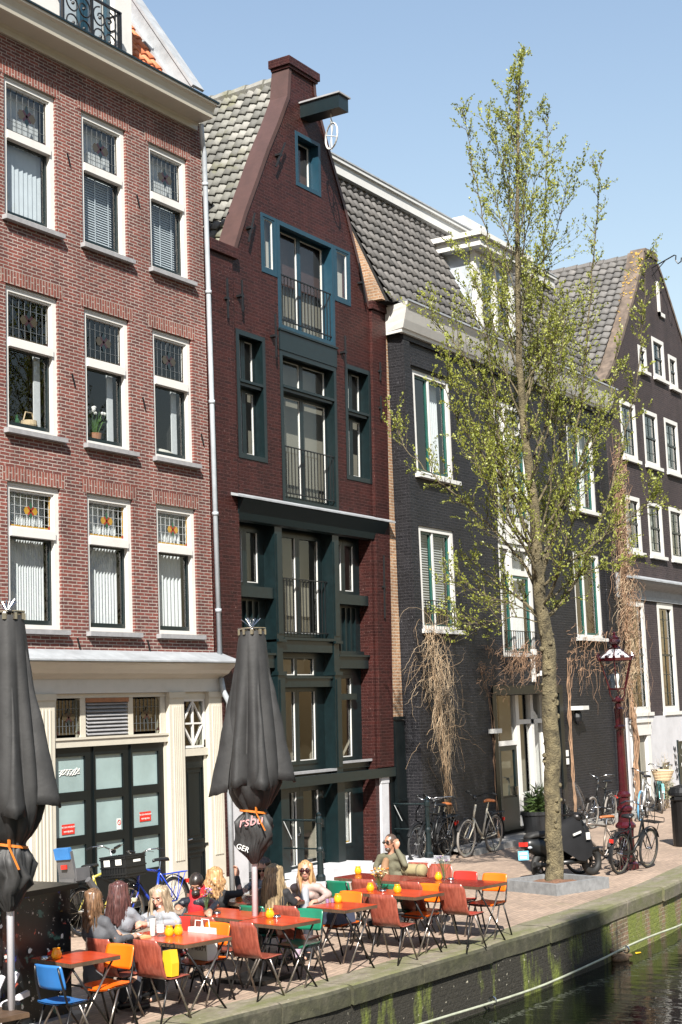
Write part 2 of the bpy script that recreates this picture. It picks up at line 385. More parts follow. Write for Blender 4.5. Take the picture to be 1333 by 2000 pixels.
def person(label, hip, face, head, look, sh=None, armL=None, armR=None, male=False, sk='skin', top='grey', legs_m='jeans', top_len=0, collar=None, hairfn=None, s=1.0, pitch=0, knees=None, sleeve=1.0, body_lean=None):
    """hip: seat point (world x, y, z); face: heading of the lap; head: world head centre; look: heading and pitch of the face; arms: (elbow, wrist, handdir) in world"""
    r = root('person', label, 'person', (hip[0], hip[1], 0)); O = V((hip[0], hip[1], 0))
    f = V((cos(face), sin(face), 0)); l = V((-sin(face), cos(face), 0)); H = V(head)-O; hp = V((0, 0, hip[2]+.10))
    neck = H+V((0, 0, -.155*s))-V((H.x, H.y, 0))*.12; chest = hp.lerp(neck, .62)-f*.015; waist = hp.lerp(neck, .28)
    sw = (.185 if male else .16)*s
    sdir = l if sh is None else V((-sin(sh), cos(sh), 0))
    S = {1: neck+sdir*sw+V((0, 0, -.065)), -1: neck-sdir*sw+V((0, 0, -.065))}
    arms = {1: armL, -1: armR}
    lk = V((cos(look)*cos(pitch), sin(look)*cos(pitch), sin(pitch))); lu = V((-cos(look)*sin(pitch), -sin(look)*sin(pitch), cos(pitch))); ls = lu.cross(lk)
    hr = Matrix((lk, ls, lu)).transposed()
    def hd(x, y, z): return H+hr @ (V((x, y, z))*s)
    B = Vol()
    B.ball(H+hr @ V((-.012, 0, .028))*s, V((.094, .074, .094))*s, hr).ball(hd(.018, 0, -.035), V((.070, .058, .085))*s, hr).ball(hd(.055, 0, -.088), V((.026, .026, .022))*s, hr)
    B.cap(hd(.082, 0, .012), hd(.106, 0, -.026), .009*s, .014*s); B.ball(hd(.098, 0, -.032), V((.012, .018, .010))*s, hr)
    B.ball(hd(.074, 0, .036), V((.014, .05, .012))*s, hr).ball(hd(.083, 0, -.062), V((.012, .024, .010))*s, hr)
    for q in (1, -1): B.ball(hd(-.008, q*.075, -.005), V((.022, .009, .032))*s, hr).ball(hd(.058, q*.038, -.02), V((.022, .02, .02))*s, hr)
    B.chain([hd(-.02, 0, -.06), neck+V((0, 0, .03)), neck+V((0, 0, -.06))], [.052*s, .050*s, .06*s])
    def torso(T, e):
        T.chain([hp, waist, chest, neck+V((0, 0, -.07))], [.14+e, .108+e, .117+e, .075+e])
        T.chain([hp+l*.06, hp-l*.06], [.14+e, .14+e]); T.chain([waist+l*.05, waist-l*.05], [.105+e, .105+e]); T.chain([chest+sdir*.085, chest-sdir*.085], [.097+e, .097+e]); T.chain([S[1], neck+V((0, 0, -.045)), S[-1]], [.052+e, .058+e, .052+e])
        if not male: T.ball(chest+f*.075+sdir*.065+V((0, 0, -.02)), .054+e).ball(chest+f*.075-sdir*.065+V((0, 0, -.02)), .054+e)
    torso(B, -.012)
    kn = {}
    for q in (1, -1):
        k_ = knees[q] if knees else (hp+f*.44+l*q*.11+V((0, 0, -.03))); an = k_-f*.04+V((0, 0, .10-k_.z)); kn[q] = (k_, an)
        B.chain([hp+l*q*.09, k_, k_.lerp(an, .35)-f*.02, an], [.085, .058, .055, .038]); B.chain([an+V((0, 0, -.05)), an+f*.17+V((0, 0, -.065))], [.035, .028])
    def hand(w, d, nrm, thumb):
        d = d.normalized(); side = nrm.cross(d).normalized(); nrm = d.cross(side).normalized()
        B.chain([w, w+d*.045, w+d*.085], [.027, .034, .031]); B.chain([w+d*.05+side*.024, w+d*.08+side*.02], [.02, .018]); B.chain([w+d*.05-side*.024, w+d*.08-side*.02], [.02, .018])
        for i, L_ in enumerate((.062, .075, .070, .052)):
            o_ = w+d*.09+side*(.030-.020*i); m_ = o_+d*L_*.55-nrm*L_*.22; B.chain([o_, m_, m_+d*L_*.2-nrm*L_*.42], [.0115, .0105, .009])
        t0 = w+d*.03+side*.03*thumb; B.chain([t0, t0+d*.035+side*.022*thumb-nrm*.01, t0+d*.07+side*.02*thumb-nrm*.02], [.014, .013, .011])
    T = Vol(); torso(T, .008)
    for q in (1, -1):
        if arms[q]: el, wr, hdn = V(arms[q][0])-O, V(arms[q][1])-O, V(arms[q][2])
        else: el = S[q]+V((0, 0, -.24))+f*.10+sdir*q*.05; wr = el+f*.22-sdir*q*.08+V((0, 0, .02)); hdn = (wr-el)
        B.chain([S[q], el, el.lerp(wr, .3), wr], [.048, .04, .040, .026]); hand(wr, hdn, V((0, 0, 1)) if abs(hdn.normalized().z) < .8 else f, -q)
        we = el.lerp(wr, sleeve) if sleeve >= 0 else S[q].lerp(el, -sleeve); T.chain([S[q], el, el.lerp(wr, .3), we], [.054, .045, .043, .036]) if sleeve >= 0 else T.chain([S[q], we], [.068, .062])
    B.make('body', sk, r, .011, 3)
    if top_len: T.chain([hp+V((0, 0, -.02)), hp-f*.03+V((0, 0, -top_len))], [.165, .17])
    to = T.make('jacket' if top_len or collar else 'top', top, r, .015, 3, .008)
    P_ = Vol(); P_.chain([hp+l*.06, hp-l*.06], [.145, .145])
    for q in (1, -1): P_.chain([hp+l*q*.09, kn[q][0], kn[q][0].lerp(kn[q][1], .5), kn[q][1]+V((0, 0, .02))], [.10, .073, .066, .056])
    P_.make('trousers', legs_m, r, .02, 3, .006)
    for q in (1, -1):
        Q = Vol(); an = kn[q][1]; Q.chain([an+V((0, 0, -.055))-f*.03, an+f*.16+V((0, 0, -.063))], [.045, .036]); Q.make('shoe', 'iron', r, .016, 2)
    # face details
    for q in (1, -1):
        b = MB(); b.ball(hd(.077, q*.032, .008), V((.010, .0145, .0075))*s, 8, 6, rot=hr); e_ = b.build('eye', 'eye_w', r, smooth=True); b = MB(); b.ball(hd(.085, q*.032, .008), V((.004, .007, .007))*s, 8, 5, rot=hr); b.build('iris', 'iris', e_)
        b = MB(); b.tube([hd(.087, q*.016, .034), hd(.088, q*.034, .041), hd(.077, q*.052, .034)], .0045*s, 5); b.build('eyebrow', 'iris', r)
    b = MB(); b.ball(hd(.090, 0, -.060), V((.010, .024, .0085))*s, 10, 5, rot=hr); b.build('mouth', 'lips', r, smooth=True)
    if hairfn: hairfn(r, hd, hr, H, s)
    return r, hd, O, to
def long_hair(m, length, spread=.09, wave=.012, n=230, seed=1, part=.0, back=True, tie=False, fringe=0, curl=0, nar=1.0):
    def fn(r, hd, hr, H, s):
        rr = random.Random(seed); C_ = Vol()
        C_.ball(hd(-.024, 0, .036), V((.099, .084, .094))*s, hr).ball(hd(-.058, 0, -.02), V((.062, .078, .10))*s, hr)
        roots = []; sdh = hr @ V((0, 1, 0))
        for k in range(15):
            a = -1.95+3.9*k/14; d = V((-cos(a)*.100, sin(a)*.088, 0)); out = hr @ d.normalized(); out.z = 0; out.normalize()
            p1 = H+hr @ V((d.x*.85-.022, d.y*.92*nar, .07))*s; p2 = H+hr @ V((d.x*.95*(.8+.2*nar)-.022, d.y*.98*nar, -.02))*s
            side = abs(a)/1.95; ln = length*(1-.12*side)*rr.uniform(.88, 1.03); pts = [p1, p2]; rs = [.026*s, .030*s]
            for q in range(1, 6):
                f = q/5; off = out*spread*(f*(1-.5*f))*(.55+.45*(1-side)) + out*curl*1.2*sin(f*11+k*1.7)+V((sin(f*10+k), cos(f*9+k*2), 0))*curl-sdh*d.y*(1-nar)*f*2.2
                pts.append(p2+V((0, 0, -ln*f))+off); rs.append((.030-.013*f)*s)
            C_.chain(pts, rs); roots.append((p1, p2, out, ln, side))
        o = C_.make('hair', m, r, .0095, 3)
        for v in o.data.vertices:
            c = v.co; q = noise.noise((c.x*55, c.y*55, c.z*5+seed)); w = noise.noise((c.x*120+9, c.y*120, c.z*8)); v.co += v.normal*(.0065*q+.0035*w+.006*noise.noise((c.x*14, c.y*14, c.z*14)))
        b = MB()
        for k in range(70):
            p1, p2, out, ln, side = roots[rr.randrange(15)]; t = Matrix.Rotation(rr.uniform(-.25, .25), 3, 'Z'); o2 = t @ out; pts = [p1+o2*.022, p2+o2*.028]
            for q in range(1, 6): f = q/5; pts.append(p2+V((0, 0, -ln*f*rr.uniform(.97, 1.08)))+o2*(.030-.006*f+spread*f*(1-.5*f))+V((rr.gauss(0, .004), rr.gauss(0, .004), 0))+o2*curl*sin(f*11+k))
            b.tube(pts, [.002]+[.0028]*5+[.001], 3, cap=False)
        b.build('loose_strands', m, r, smooth=True, flip=False); return o
    return fn
def short_hair(m, vol=.01, n=150, seed=2, thick=.03, low=-.03):
    def fn(r, hd, hr, H, s):
        C_ = Vol(); C_.ball(hd(-.024, 0, .036), V((.096+vol, .082+vol, .092+vol))*s, hr).ball(hd(-.06, 0, .0+low*.3), V((.05+vol, .066+vol, .06))*s, hr); C_.make('hair_cap', m, r, .010, 2, .004)
        if not n: return
        rr = random.Random(seed); b = MB()
        for k in range(n):
            a = rr.uniform(-pi, pi); e = rr.uniform(.25, 1.5)
            d = V((cos(a)*cos(e)*.9-.1, sin(a)*cos(e), sin(e))); p = H+hr @ V((d.x*.10-.024, d.y*.086, d.z*.096+.036))*s; q = hr @ V((rr.gauss(0, 1), rr.gauss(0, 1), rr.gauss(0, 1)))*thick
            b.tube([p, p+hr @ d*.014+q*.5, p+hr @ d*.010+q], [.008, .008, .003], 4, cap=False)
        b.build('hair', m, r, smooth=True, flip=False)
    return fn
M['h_brown'] = hair_mat('wavy_brown_hair', (.040, .022, .012), (.19, .105, .055)); M['h_plum'] = hair_mat('plum_brown_hair', (.025, .010, .010), (.11, .045, .04)); M['h_blonde'] = hair_mat('greyish_blonde_hair', (.10, .075, .05), (.36, .28, .19)); M['h_black'] = hair_mat('black_hair', (.006, .005, .005), (.03, .022, .018))
M['h_gold'] = hair_mat('golden_blonde_hair', (.15, .075, .03), (.46, .28, .13)); M['h_fair'] = hair_mat('long_fair_hair', (.08, .055, .03), (.34, .25, .14)); M['h_dark'] = hair_mat('dark_brown_hair', (.012, .008, .006), (.06, .035, .025)); M['h_crop'] = hair_mat('cropped_hair', (.035, .022, .016), (.085, .055, .04))
M['blazer'] = cloth('charcoal_blazer', (.075, .078, .088)); M['greyknit'] = cloth('grey_knit', (.19, .20, .225)); M['palegrey'] = cloth('pale_grey_top', (.30, .31, .335)); M['redshirt'] = cloth('red_shirt', (.50, .012, .02)); M['leatherj'] = mat('black_leather_jacket', (.012, .015, .024), .42, var=.2, bs=.8, spec=.5); M['blacktop'] = cloth('black_top', (.012, .012, .014)); M['pinkj'] = cloth('pale_pink_jacket', (.36, .26, .235), rough=.6); M['khakij'] = cloth('khaki_field_jacket', (.125, .118, .075)); M['jeans'] = cloth('dark_jeans', (.03, .035, .05)); M['lilac'] = cloth('lilac_trousers', (.42, .32, .40)); M['denim'] = cloth('blue_denim', (.05, .085, .16)); M['tanshirt'] = cloth('tan_shirt', (.24, .13, .065))
def ray_at(px, py, X):
    return gx(px, py, X)
# woman in grey blazer, seen from behind
h = ray_at(186, 1758, 12.50); person('woman in charcoal grey blazer with long wavy brown hair, seen from behind', (12.52, h.y-.04, .44), radians(-8), h, radians(-2), armL=((h.x+.14, h.y+.22, .80), (h.x+.38, h.y+.12, .80), (1, -.3, .0)), armR=((h.x+.06, h.y-.25, .79), (h.x+.29, h.y-.24, .79), (1, .1, 0)), top='blazer', top_len=.12, hairfn=long_hair('h_brown', .30, .02, .012, 437, 3, curl=.010, nar=.72), pitch=-.1)
h = ray_at(235, 1742, 13.28); person('woman with dark plum brown hair and grey top, seen from behind', (13.28, h.y, .44), radians(0), h, radians(0), armL=None, armR=((h.x+.10, h.y-.24, .82), (h.x+.36, h.y-.16, .86), (1, .1, .3)), top='greyknit', hairfn=long_hair('h_plum', .34, .07, .004, 494, 5), pitch=-.05)
h = ray_at(311, 1752, 13.70); person('blonde woman in pale grey top looking down at the table', (13.93, h.y-.02, .44), pi, h, radians(190), armL=((h.x-.02, h.y-.27, .82), (h.x-.30, h.y-.08, .83), (-1, .55, .1)), armR=((h.x-.02, h.y+.24, .84), (h.x-.30, h.y+.02, .85), (-1, -.5, .1)), top='palegrey', hairfn=long_hair('h_blonde', .24, .06, .006, 456, 7, part=.01), pitch=-.38)
h = ray_at(384, 1727, 15.05); person('dark haired man in red shirt and leather jacket looking down', (15.25, h.y+.05, .44), radians(188), h, radians(205), armL=((h.x-.06, h.y-.34, .84), (h.x-.30, h.y-.42, .80), (-.8, -.5, -.1)), armR=((h.x-.10, h.y+.22, .80), (h.x-.30, h.y+.05, .82), (-.8, -.6, .2)), male=True, sk='skin_tan', top='leatherj', collar=True, hairfn=short_hair('h_black', .008, 0), pitch=-.62)
rp, hd, O, to = bpy.data.objects['person.003'] if 'person.003' in bpy.data.objects else None, None, None, None
pm = rp; b = MB(); c = V((15.05-15.25, -.08, .80)); b2 = Vol(); b2.chain([(-.13, -.02, .98), (-.14, -.02, .80), (-.12, 0, .60)], [.10, .125, .12]); b2.make('shirt', 'redshirt', pm, .012, 3, .006)
b = MB(); hp_ = V((h.x-15.25, h.y-(h.y+.05), h.z)); 
bd = Vol(); q = V((cos(radians(205))*.05, sin(radians(205))*.05, -.10)); bd.ball(hp_+q, (.055, .055, .045)); bd.make('beard', 'h_black', pm, .009, 2, .003)
h = ray_at(424, 1712, 15.85); person('woman with wavy golden hair in black top raising a phone', (15.85, h.y, .44), radians(-12), h, radians(-20), armR=((h.x+.16, h.y-.24, .83), (h.x+.27, h.y-.12, 1.02), (.1, .1, 1)), armL=None, top='blacktop', hairfn=long_hair('h_gold', .27, .10, .014, 494, 9, curl=.02), pitch=-.05)
h = ray_at(514, 1694, 16.72); person('dark haired woman with glasses bowing over the shaded table', (16.95, h.y+.05, .44), pi, h, radians(205), armL=((h.x-.05, h.y-.25, .82), (h.x-.25, h.y-.1, .82), (-1, .3, 0)), armR=((h.x-.05, h.y+.22, .82), (h.x-.28, h.y+.1, .82), (-1, -.3, 0)), top='greyknit', hairfn=long_hair('h_dark', .32, .07, .005, 418, 11), pitch=-.45)
g5 = bpy.data.objects['person.005']
def glasses(par, h, look, pitch, m, nm, hip, frame_r=.005, sx=.030, sz=.024):
    lk = V((cos(look)*cos(pitch), sin(look)*cos(pitch), sin(pitch))); lu = V((-cos(look)*sin(pitch), -sin(look)*sin(pitch), cos(pitch))); ls = lu.cross(lk); hr = Matrix((lk, ls, lu)).transposed(); H = V(h)-V((hip[0], hip[1], 0)); b = MB()
    for q in (1, -1): b.ball(H+hr @ V((.100, q*.034, .008)), (.006, sx, sz), 12, 6, rot=hr); b.tube([H+hr @ V((.10, q*.062, .014)), H+hr @ V((.0, q*.086, .012))], .004, 5)
    b.tube([H+hr @ V((.106, .012, .014)), H+hr @ V((.106, -.012, .014))], .004, 5); b.build(nm, m, par, smooth=True)
glasses(g5, h, radians(205), -.45, 'iris', 'glasses', (16.95, h.y+.05))
h = ray_at(536, 1707, 15.55); person('woman with very long fair hair and black top, seen from behind', (15.50, h.y+.02, .44), radians(5), h, radians(20), armR=((h.x+.08, h.y-.22, .80), (h.x+.26, h.y-.12, .80), (.8, .2, .1)), top='blacktop', legs_m='lilac', hairfn=long_hair('h_fair', .50, .12, .005, 570, 13), pitch=-.12)
h = ray_at(597, 1700, 16.62); person('woman in sunglasses and pale pink jacket facing the canal', (16.78, h.y+.06, .44), radians(195), h, radians(208), armL=((h.x+.12, h.y-.27, .76), (h.x-.10, h.y-.24, .70), (-1, .3, 0)), armR=((h.x+.10, h.y+.20, .76), (h.x-.12, h.y+.18, .70), (-1, -.2, 0)), top='pinkj', collar=True, legs_m='jeans', hairfn=long_hair('h_gold', .34, .05, .004, 456, 15, nar=.86), pitch=-.02)
g7 = bpy.data.objects['person.007']; glasses(g7, h, radians(208), -.02, 'shade', 'sunglasses', (16.78, h.y+.06), sx=.034, sz=.027)
b2 = Vol(); l_ = V((cos(radians(200)), sin(radians(200)), 0)); n_ = V((h.x-16.78, -.06, h.z-.25)); b2.chain([n_+l_*.055, n_+l_*.09+V((0, 0, -.12)), n_+l_*.085+V((0, 0, -.28))], [.05, .062, .07]); b2.make('shirt', 'palegrey', g7, .012, 3, .004)
h = ray_at(762, 1646, 19.5); person('man in sunglasses and khaki jacket talking on a phone', (19.62, h.y-.02, .45), radians(170), h, radians(165), sh=radians(178), armL=((h.x-.05, h.y-.27, .84), (h.x-.03, h.y-.13, h.z-.09), (.0, .12, 1)), armR=((h.x-.02, h.y+.25, .80), (h.x-.20, h.y+.10, .72), (-.6, -.5, -.3)), male=True, sk='skin_tan', top='khakij', collar=True, legs_m='denim', hairfn=short_hair('h_crop', .003, 0), pitch=.02)
g8 = bpy.data.objects['person.008']; glasses(g8, h, radians(172), .02, 'iris', 'sunglasses', (19.62, h.y-.02), sx=.032, sz=.020)
b2 = Vol(); n_ = V((h.x-19.62, .02, h.z-.25)); l_ = V((cos(radians(150)), sin(radians(150)), 0)); b2.chain([n_+l_*.075, n_+l_*.11+V((0, 0, -.12)), n_+l_*.11+V((0, 0, -.3))], [.05, .065, .08]); b2.make('shirt', 'tanshirt', g8, .012, 3, .004)
q = V((cos(radians(172))*.055, sin(radians(172))*.055, -.09)); bd = Vol(); bd.ball(V((h.x-19.62, .02, h.z))+q, (.042, .046, .036)); bd.make('stubble_beard', 'h_crop', g8, .009, 2)
b = MB(); b.obox(Matrix.Translation((h.x-19.62+.03, .02-.105, h.z-.01)), .02, .02, .12); b.build('phone', 'iron', g8)
# ================================================================ houses
F = 15.67; F2 = 15.3
class House:
    def __init__(s, name, label, cat, loc): s.loc = V(loc); s.root = root(name, label, cat, loc)
    def mb(s): return MB(s.loc)
    def part(s, mb, name, mats, parent=None, **k): return mb.build(name, mats, parent or s.root, **k)
def facade(mb, poly, holes, y, reveal, thick, m=0, mrev=0):
    loops = [[V((p[0], p[1], 0)) for p in poly]]
    for (a, b, c, d) in holes: loops.append([V((a, c, 0)), V((a, d, 0)), V((b, d, 0)), V((b, c, 0))])
    flat = [p for l in loops for p in l]
    tri = tessellate_polygon(loops)
    mb.add([(p.x, y, p.y) for p in flat], [tuple(t) for t in tri], m)
    for (a, b, c, d) in holes:
        mb.add([(a, y, c), (b, y, c), (b, y, d), (a, y, d), (a, y+reveal, c), (b, y+reveal, c), (b, y+reveal, d), (a, y+reveal, d)],
               [(0, 4, 5, 1), (1, 5, 6, 2), (2, 6, 7, 3), (3, 7, 4, 0)], mrev)
    n = len(poly)
    mb.add([(p[0], y, p[1]) for p in poly]+[(p[0], y+thick, p[1]) for p in poly], [(i, (i+1) % n, n+(i+1) % n, n+i) for i in range(n)], m)
def shell(h, x0, x1, y0, y1, z0, z1, m='inside'):
    """rooms behind a front: floors, back and party walls"""
    b = h.mb()
    b.add([(x0, y0, z0), (x1, y0, z0), (x1, y1, z0), (x0, y1, z0), (x0, y0, z1), (x1, y0, z1), (x1, y1, z1), (x0, y1, z1)], [(0, 1, 2, 3), (1, 2, 6, 5), (2, 3, 7, 6), (3, 0, 4, 7), (4, 5, 6, 7)])
    h.part(b, 'room', m, flip=False)
def ring(b, x0, x1, z0, z1, w, y0, y1, m=0, wt=None, wb=None):
    wt = w if wt is None else wt; wb = w if wb is None else wb
    b.box(x0, x0+w, y0, y1, z0, z1, m); b.box(x1-w, x1, y0, y1, z0, z1, m)
    b.box(x0+w, x1-w, y0, y1, z1-wt, z1, m); b.box(x0+w, x1-w, y0, y1, z0, z0+wb, m)
def pane(h, par, x0, x1, z0, z1, y, m='glass', name='pane'):
    b = h.mb(); b.add([(x0, y, z0), (x1, y, z0), (x1, y, z1), (x0, y, z1)], [(0, 1, 2, 3)]); return b.build(name, m, par, flip=False)
def sheet(h, par, x0, x1, z0, z1, y, m, name='blind'):
    b = h.mb(); b.box(x0, x1, y, y+.008, z0, z1); return b.build(name, m, par)
def curtain(h, par, x0, x1, z0, z1, y, m='curtain', pitch=.075, amp=.016):
    b = h.mb(); n = int((x1-x0)/pitch*6); vs = []
    for i in range(n+1):
        x = x0+(x1-x0)*i/n; ph = i/6*2*pi + .8*noise.noise((x*3, z0, 0))*3
        vs += [(x, y+amp*sin(ph)*1.3, z0), (x, y+amp*sin(ph), z1)]
    b.add(vs, [(2*i, 2*i+2, 2*i+3, 2*i+1) for i in range(n)]); o = b.build('curtain', m, par, smooth=True, flip=False); return o
def slats(h, par, x0, x1, z0, z1, y, m='slat', step=.042, tilt=1.0):
    b = h.mb(); z = z1
    while z > z0:
        dy = .024*cos(tilt); dz = .024*sin(tilt)
        b.add([(x0, y-dy, z-dz), (x1, y-dy, z-dz), (x1, y+dy, z+dz), (x0, y+dy, z+dz)], [(0, 1, 2, 3)]); z -= step
    for x in (x0+.1, (x0+x1)/2, x1-.1): b.box(x-.012, x+.012, y-.03, y-.028, z0, z1)
    return b.build('venetian_blind', m, par, flip=False)
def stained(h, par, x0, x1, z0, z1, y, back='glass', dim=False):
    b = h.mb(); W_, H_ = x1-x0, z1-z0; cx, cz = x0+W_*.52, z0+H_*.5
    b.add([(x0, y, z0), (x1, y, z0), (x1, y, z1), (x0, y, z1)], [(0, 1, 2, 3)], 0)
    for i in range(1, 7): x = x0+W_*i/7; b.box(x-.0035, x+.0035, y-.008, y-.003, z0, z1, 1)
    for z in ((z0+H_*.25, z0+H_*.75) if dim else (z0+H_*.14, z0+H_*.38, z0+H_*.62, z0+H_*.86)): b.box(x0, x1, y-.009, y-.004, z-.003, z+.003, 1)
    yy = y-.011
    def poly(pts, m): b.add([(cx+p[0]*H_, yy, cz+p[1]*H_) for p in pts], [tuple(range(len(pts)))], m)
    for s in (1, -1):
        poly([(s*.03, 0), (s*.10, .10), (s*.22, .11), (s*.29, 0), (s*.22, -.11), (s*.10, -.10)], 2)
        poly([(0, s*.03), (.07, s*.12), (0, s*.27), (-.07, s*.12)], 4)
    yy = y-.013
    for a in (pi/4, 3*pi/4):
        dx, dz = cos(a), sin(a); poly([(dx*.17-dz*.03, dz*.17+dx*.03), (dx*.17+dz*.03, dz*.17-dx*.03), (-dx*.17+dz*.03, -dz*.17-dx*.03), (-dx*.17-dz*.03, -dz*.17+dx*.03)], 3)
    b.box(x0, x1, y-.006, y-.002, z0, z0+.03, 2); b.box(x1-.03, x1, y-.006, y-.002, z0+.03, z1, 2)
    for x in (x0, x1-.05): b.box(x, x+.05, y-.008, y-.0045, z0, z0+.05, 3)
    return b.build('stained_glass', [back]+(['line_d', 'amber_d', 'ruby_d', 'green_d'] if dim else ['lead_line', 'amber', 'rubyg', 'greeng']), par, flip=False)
def tiles(mb, o, U, Vv, nu, nv, tw, th, amp=.035, step=.045, sub=6, m=0, clip=None):
    """pantile field: o lower corner, U along the eave, Vv up the slope"""
    o = V(o); U = V(U).normalized(); Vv = V(Vv).normalized(); N = U.cross(Vv).normalized()
    if N.z < 0: N = -N
    rnd = random.Random(3)
    for j in range(nv):
        vs = []; uvs = []; fs = []; cols = []
        for i in range(nu*sub+1):
            f = (i % sub)/sub; hh = amp*sin(2*pi*f)*.75 + amp*.3*sin(4*pi*f+.6)
            jit = rnd.uniform(-.006, .006) if i % sub == 0 else 0
            for e in (0, 1):
                p = o+U*(i*tw/sub)+Vv*((j+e*1.04)*th)+N*(hh+(step if e == 0 else .004)+jit); vs.append(p); uvs.append(((i+.01)/sub, j+.2+.5*e))
        for i in range(nu*sub):
            if clip and not clip(V(vs[2*i])): continue
            fs.append((2*i, 2*i+2, 2*i+3, 2*i+1))
        # the thick front lip of the row
        b = len(vs)
        for i in range(nu*sub+1): vs.append(vs[2*i]-N*.03); uvs.append(uvs[2*i])
        for i in range(nu*sub):
            if clip and not clip(V(vs[2*i])): continue
            fs.append((b+i, b+i+1, 2*i+2, 2*i))
        mb.add(vs, fs, m, [( (int(i/(2 if k < b else 1))//sub)+.5, j+.5) for k, i in [(k, (k if k < b else k-b)) for k in range(len(vs))]])
# ---------------------------------------------------------------- red brick house
rh = House('red_brick_house', 'red brick house with white windows, cream cornice and cream shopfront', 'house', (18.0, F, 0))
RX = [(16.19, 17.34), (17.95, 19.07), (19.68, 20.77)]; RZ = [(10.70, 12.95, 12.03), (7.43, 9.65, 8.77), (4.46, 6.64, 5.90)]
holes = [(a, b, c, d) for (a, b) in RX for (c, d, _) in RZ]
b = rh.mb(); facade(b, [(13.0, 4.0), (21.2, 4.0), (21.2, 13.75), (13.0, 13.75)], holes, F, .17, .3)
b.add([(21.2, F+.3, 0), (21.2, F+12, 0), (21.2, F+12, 13.75), (21.2, F+.3, 13.75)], [(0, 1, 2, 3)])
b.add([(13.0, F+.3, 0), (13.0, F+12, 0), (13.0, F+12, 13.75), (13.0, F+.3, 13.75)], [(0, 1, 2, 3)])
rh.part(b, 'wall', 'red_brick', flip=False)
for (x, z) in ((17.62, 12.0), (19.35, 11.8), (17.66, 8.4), (19.4, 8.3), (21.0, 7.9), (17.7, 4.25), (19.4, 4.25)):
    b = rh.mb(); b.bar((x-.03, F-.015, z+.1), (x+.04, F-.015, z-.1), .02, .02); rh.part(b, 'wall_anchor', 'iron')
shell(rh, 13.05, 21.15, F+.18, F+4, 4.05, 13.7, 'dark')
for ci, (x0, x1) in enumerate(RX):
    for ri, (z0, z1, zt) in enumerate(RZ):
        b = rh.mb(); y = F+.045
        ring(b, x0, x1, z0, z1, .095, y, y+.11, 0, .10, .07)
        ring(b, x0+.095, x1-.095, zt+.06, z1-.10, .03, y+.025, y+.10)
        b.box(x0+.095, x1-.095, y-.03, y+.10, zt-.065, zt+.06)
        b.box(x0+.05, x1-.05, y-.012, y-.001, z1-.045, z1-.03)
        wf = rh.part(b, 'window', 'white')
        b = rh.mb(); ring(b, x0+.096, x1-.096, z0+.071, zt-.066, .045, y+.07, y+.115, 0, .03, .075); b.build('sash', 'green', wf)
        pane(rh, wf, x0+.13, x1-.13, z0+.13, zt-.09, y+.09)
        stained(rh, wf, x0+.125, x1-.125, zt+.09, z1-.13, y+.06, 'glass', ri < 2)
        b = rh.mb(); b.box(x0-.06, x1+.09, F-.10, F+.16, z0-.075, z0-.004); b.build('sill', 'stone', wf)
        b = rh.mb(); b.box(x0-.10, x1+.10, F-.006, F+.05, z1+.004, z1+.215); b.build('lintel', 'red_soldier', wf)
        if ri == 0:
            if ci == 0:
                b = rh.mb(); n = 9
                for k in range(n):
                    xx = x0+.13+(x1-x0-.26)*k/n; b.add([(xx, y+.2, z0+.1), (xx+.1, y+.17, z0+.1), (xx+.1, y+.17, zt-.05), (xx, y+.2, zt-.05)], [(0, 1, 2, 3)])
                b.build('vertical_blind', 'slat', wf, flip=False)
            else: slats(rh, wf, x0+.13, x1-.13, z0+.12, zt-.05, y+.2)
            sheet(rh, wf, x0+.1, x1-.1, zt, z1-.08, y+.24, 'curtain')  # pale sheet added so the upper panes look as if mirroring sky
        elif ri == 2: curtain(rh, wf, x0+.1, x1-.1, z0+.05, z1-.1, y+.22, pitch=.055+.02*ci, amp=.012+.004*ci)
        else:
            b = rh.mb(); b.box(x1-.30, x1-.16, y+.2, y+.22, z0+.1, zt); b.build('curtain', 'curtain', wf)
# cornice
b = rh.mb()
prof = [(.0, 13.57), (.05, 13.57), (.05, 13.66), (.08, 13.70), (.34, 13.71), (.39, 13.72), (.40, 13.76), (.41, 13.82), (.45, 13.90), (.50, 13.93), (.50, 13.97), (0.0, 14.02)]
b.sweep(prof, [((13.0, F, 0), (0, -1, 0)), ((21.05, F, 0), (.0, -1, 0)), ((21.05, F, 0), (.25, -1, 0))][:2])
rh.part(b, 'cornice', 'cream')
b = rh.mb(); b.sweep([(.505, 13.965), (.52, 13.965), (.52, 14.0), (-.05, 14.06), (-.05, 14.03)], [((13.0, F, 0), (0, -1, 0)), ((21.1, F, 0), (0, -1, 0))])
rh.part(b, 'gutter', 'green')
# roof and dormer
sl = V((0, 1, 1.54)).normalized()
b = rh.mb(); tiles(b, (13.0, F+.0, 13.86), (1, 0, 0), sl, 34, 18, .235, .28)
rh.part(b, 'roof', 'tile_orange', smooth=True, flip=False)
b = rh.mb(); b.add([(13, F+.02, 13.8), (21.1, F+.02, 13.8), (21.1, F+3.5, 19.1), (13, F+3.5, 19.1), (13, F+7, 13.8), (21.1, F+7, 13.8)], [(0, 1, 2, 3), (2, 3, 4, 5)]); rh.part(b, 'roof_deck', 'dark', flip=False)
b = rh.mb()   # sloping party-wall coping in lead
def slab(b, xa, xb, off, thick, v0, v1, m=0):
    N = V((0, -1.54, 1)).normalized()
    def P(x, v, n): return V((x, F, 13.8))+sl*v+N*n
    p = [P(x, v, n) for n in (off, off+thick) for v in (v0, v1) for x in (xa, xb)]
    b.add(p, [(0, 2, 3, 1), (4, 5, 7, 6), (0, 1, 5, 4), (2, 6, 7, 3), (0, 4, 6, 2), (1, 3, 7, 5)], m)
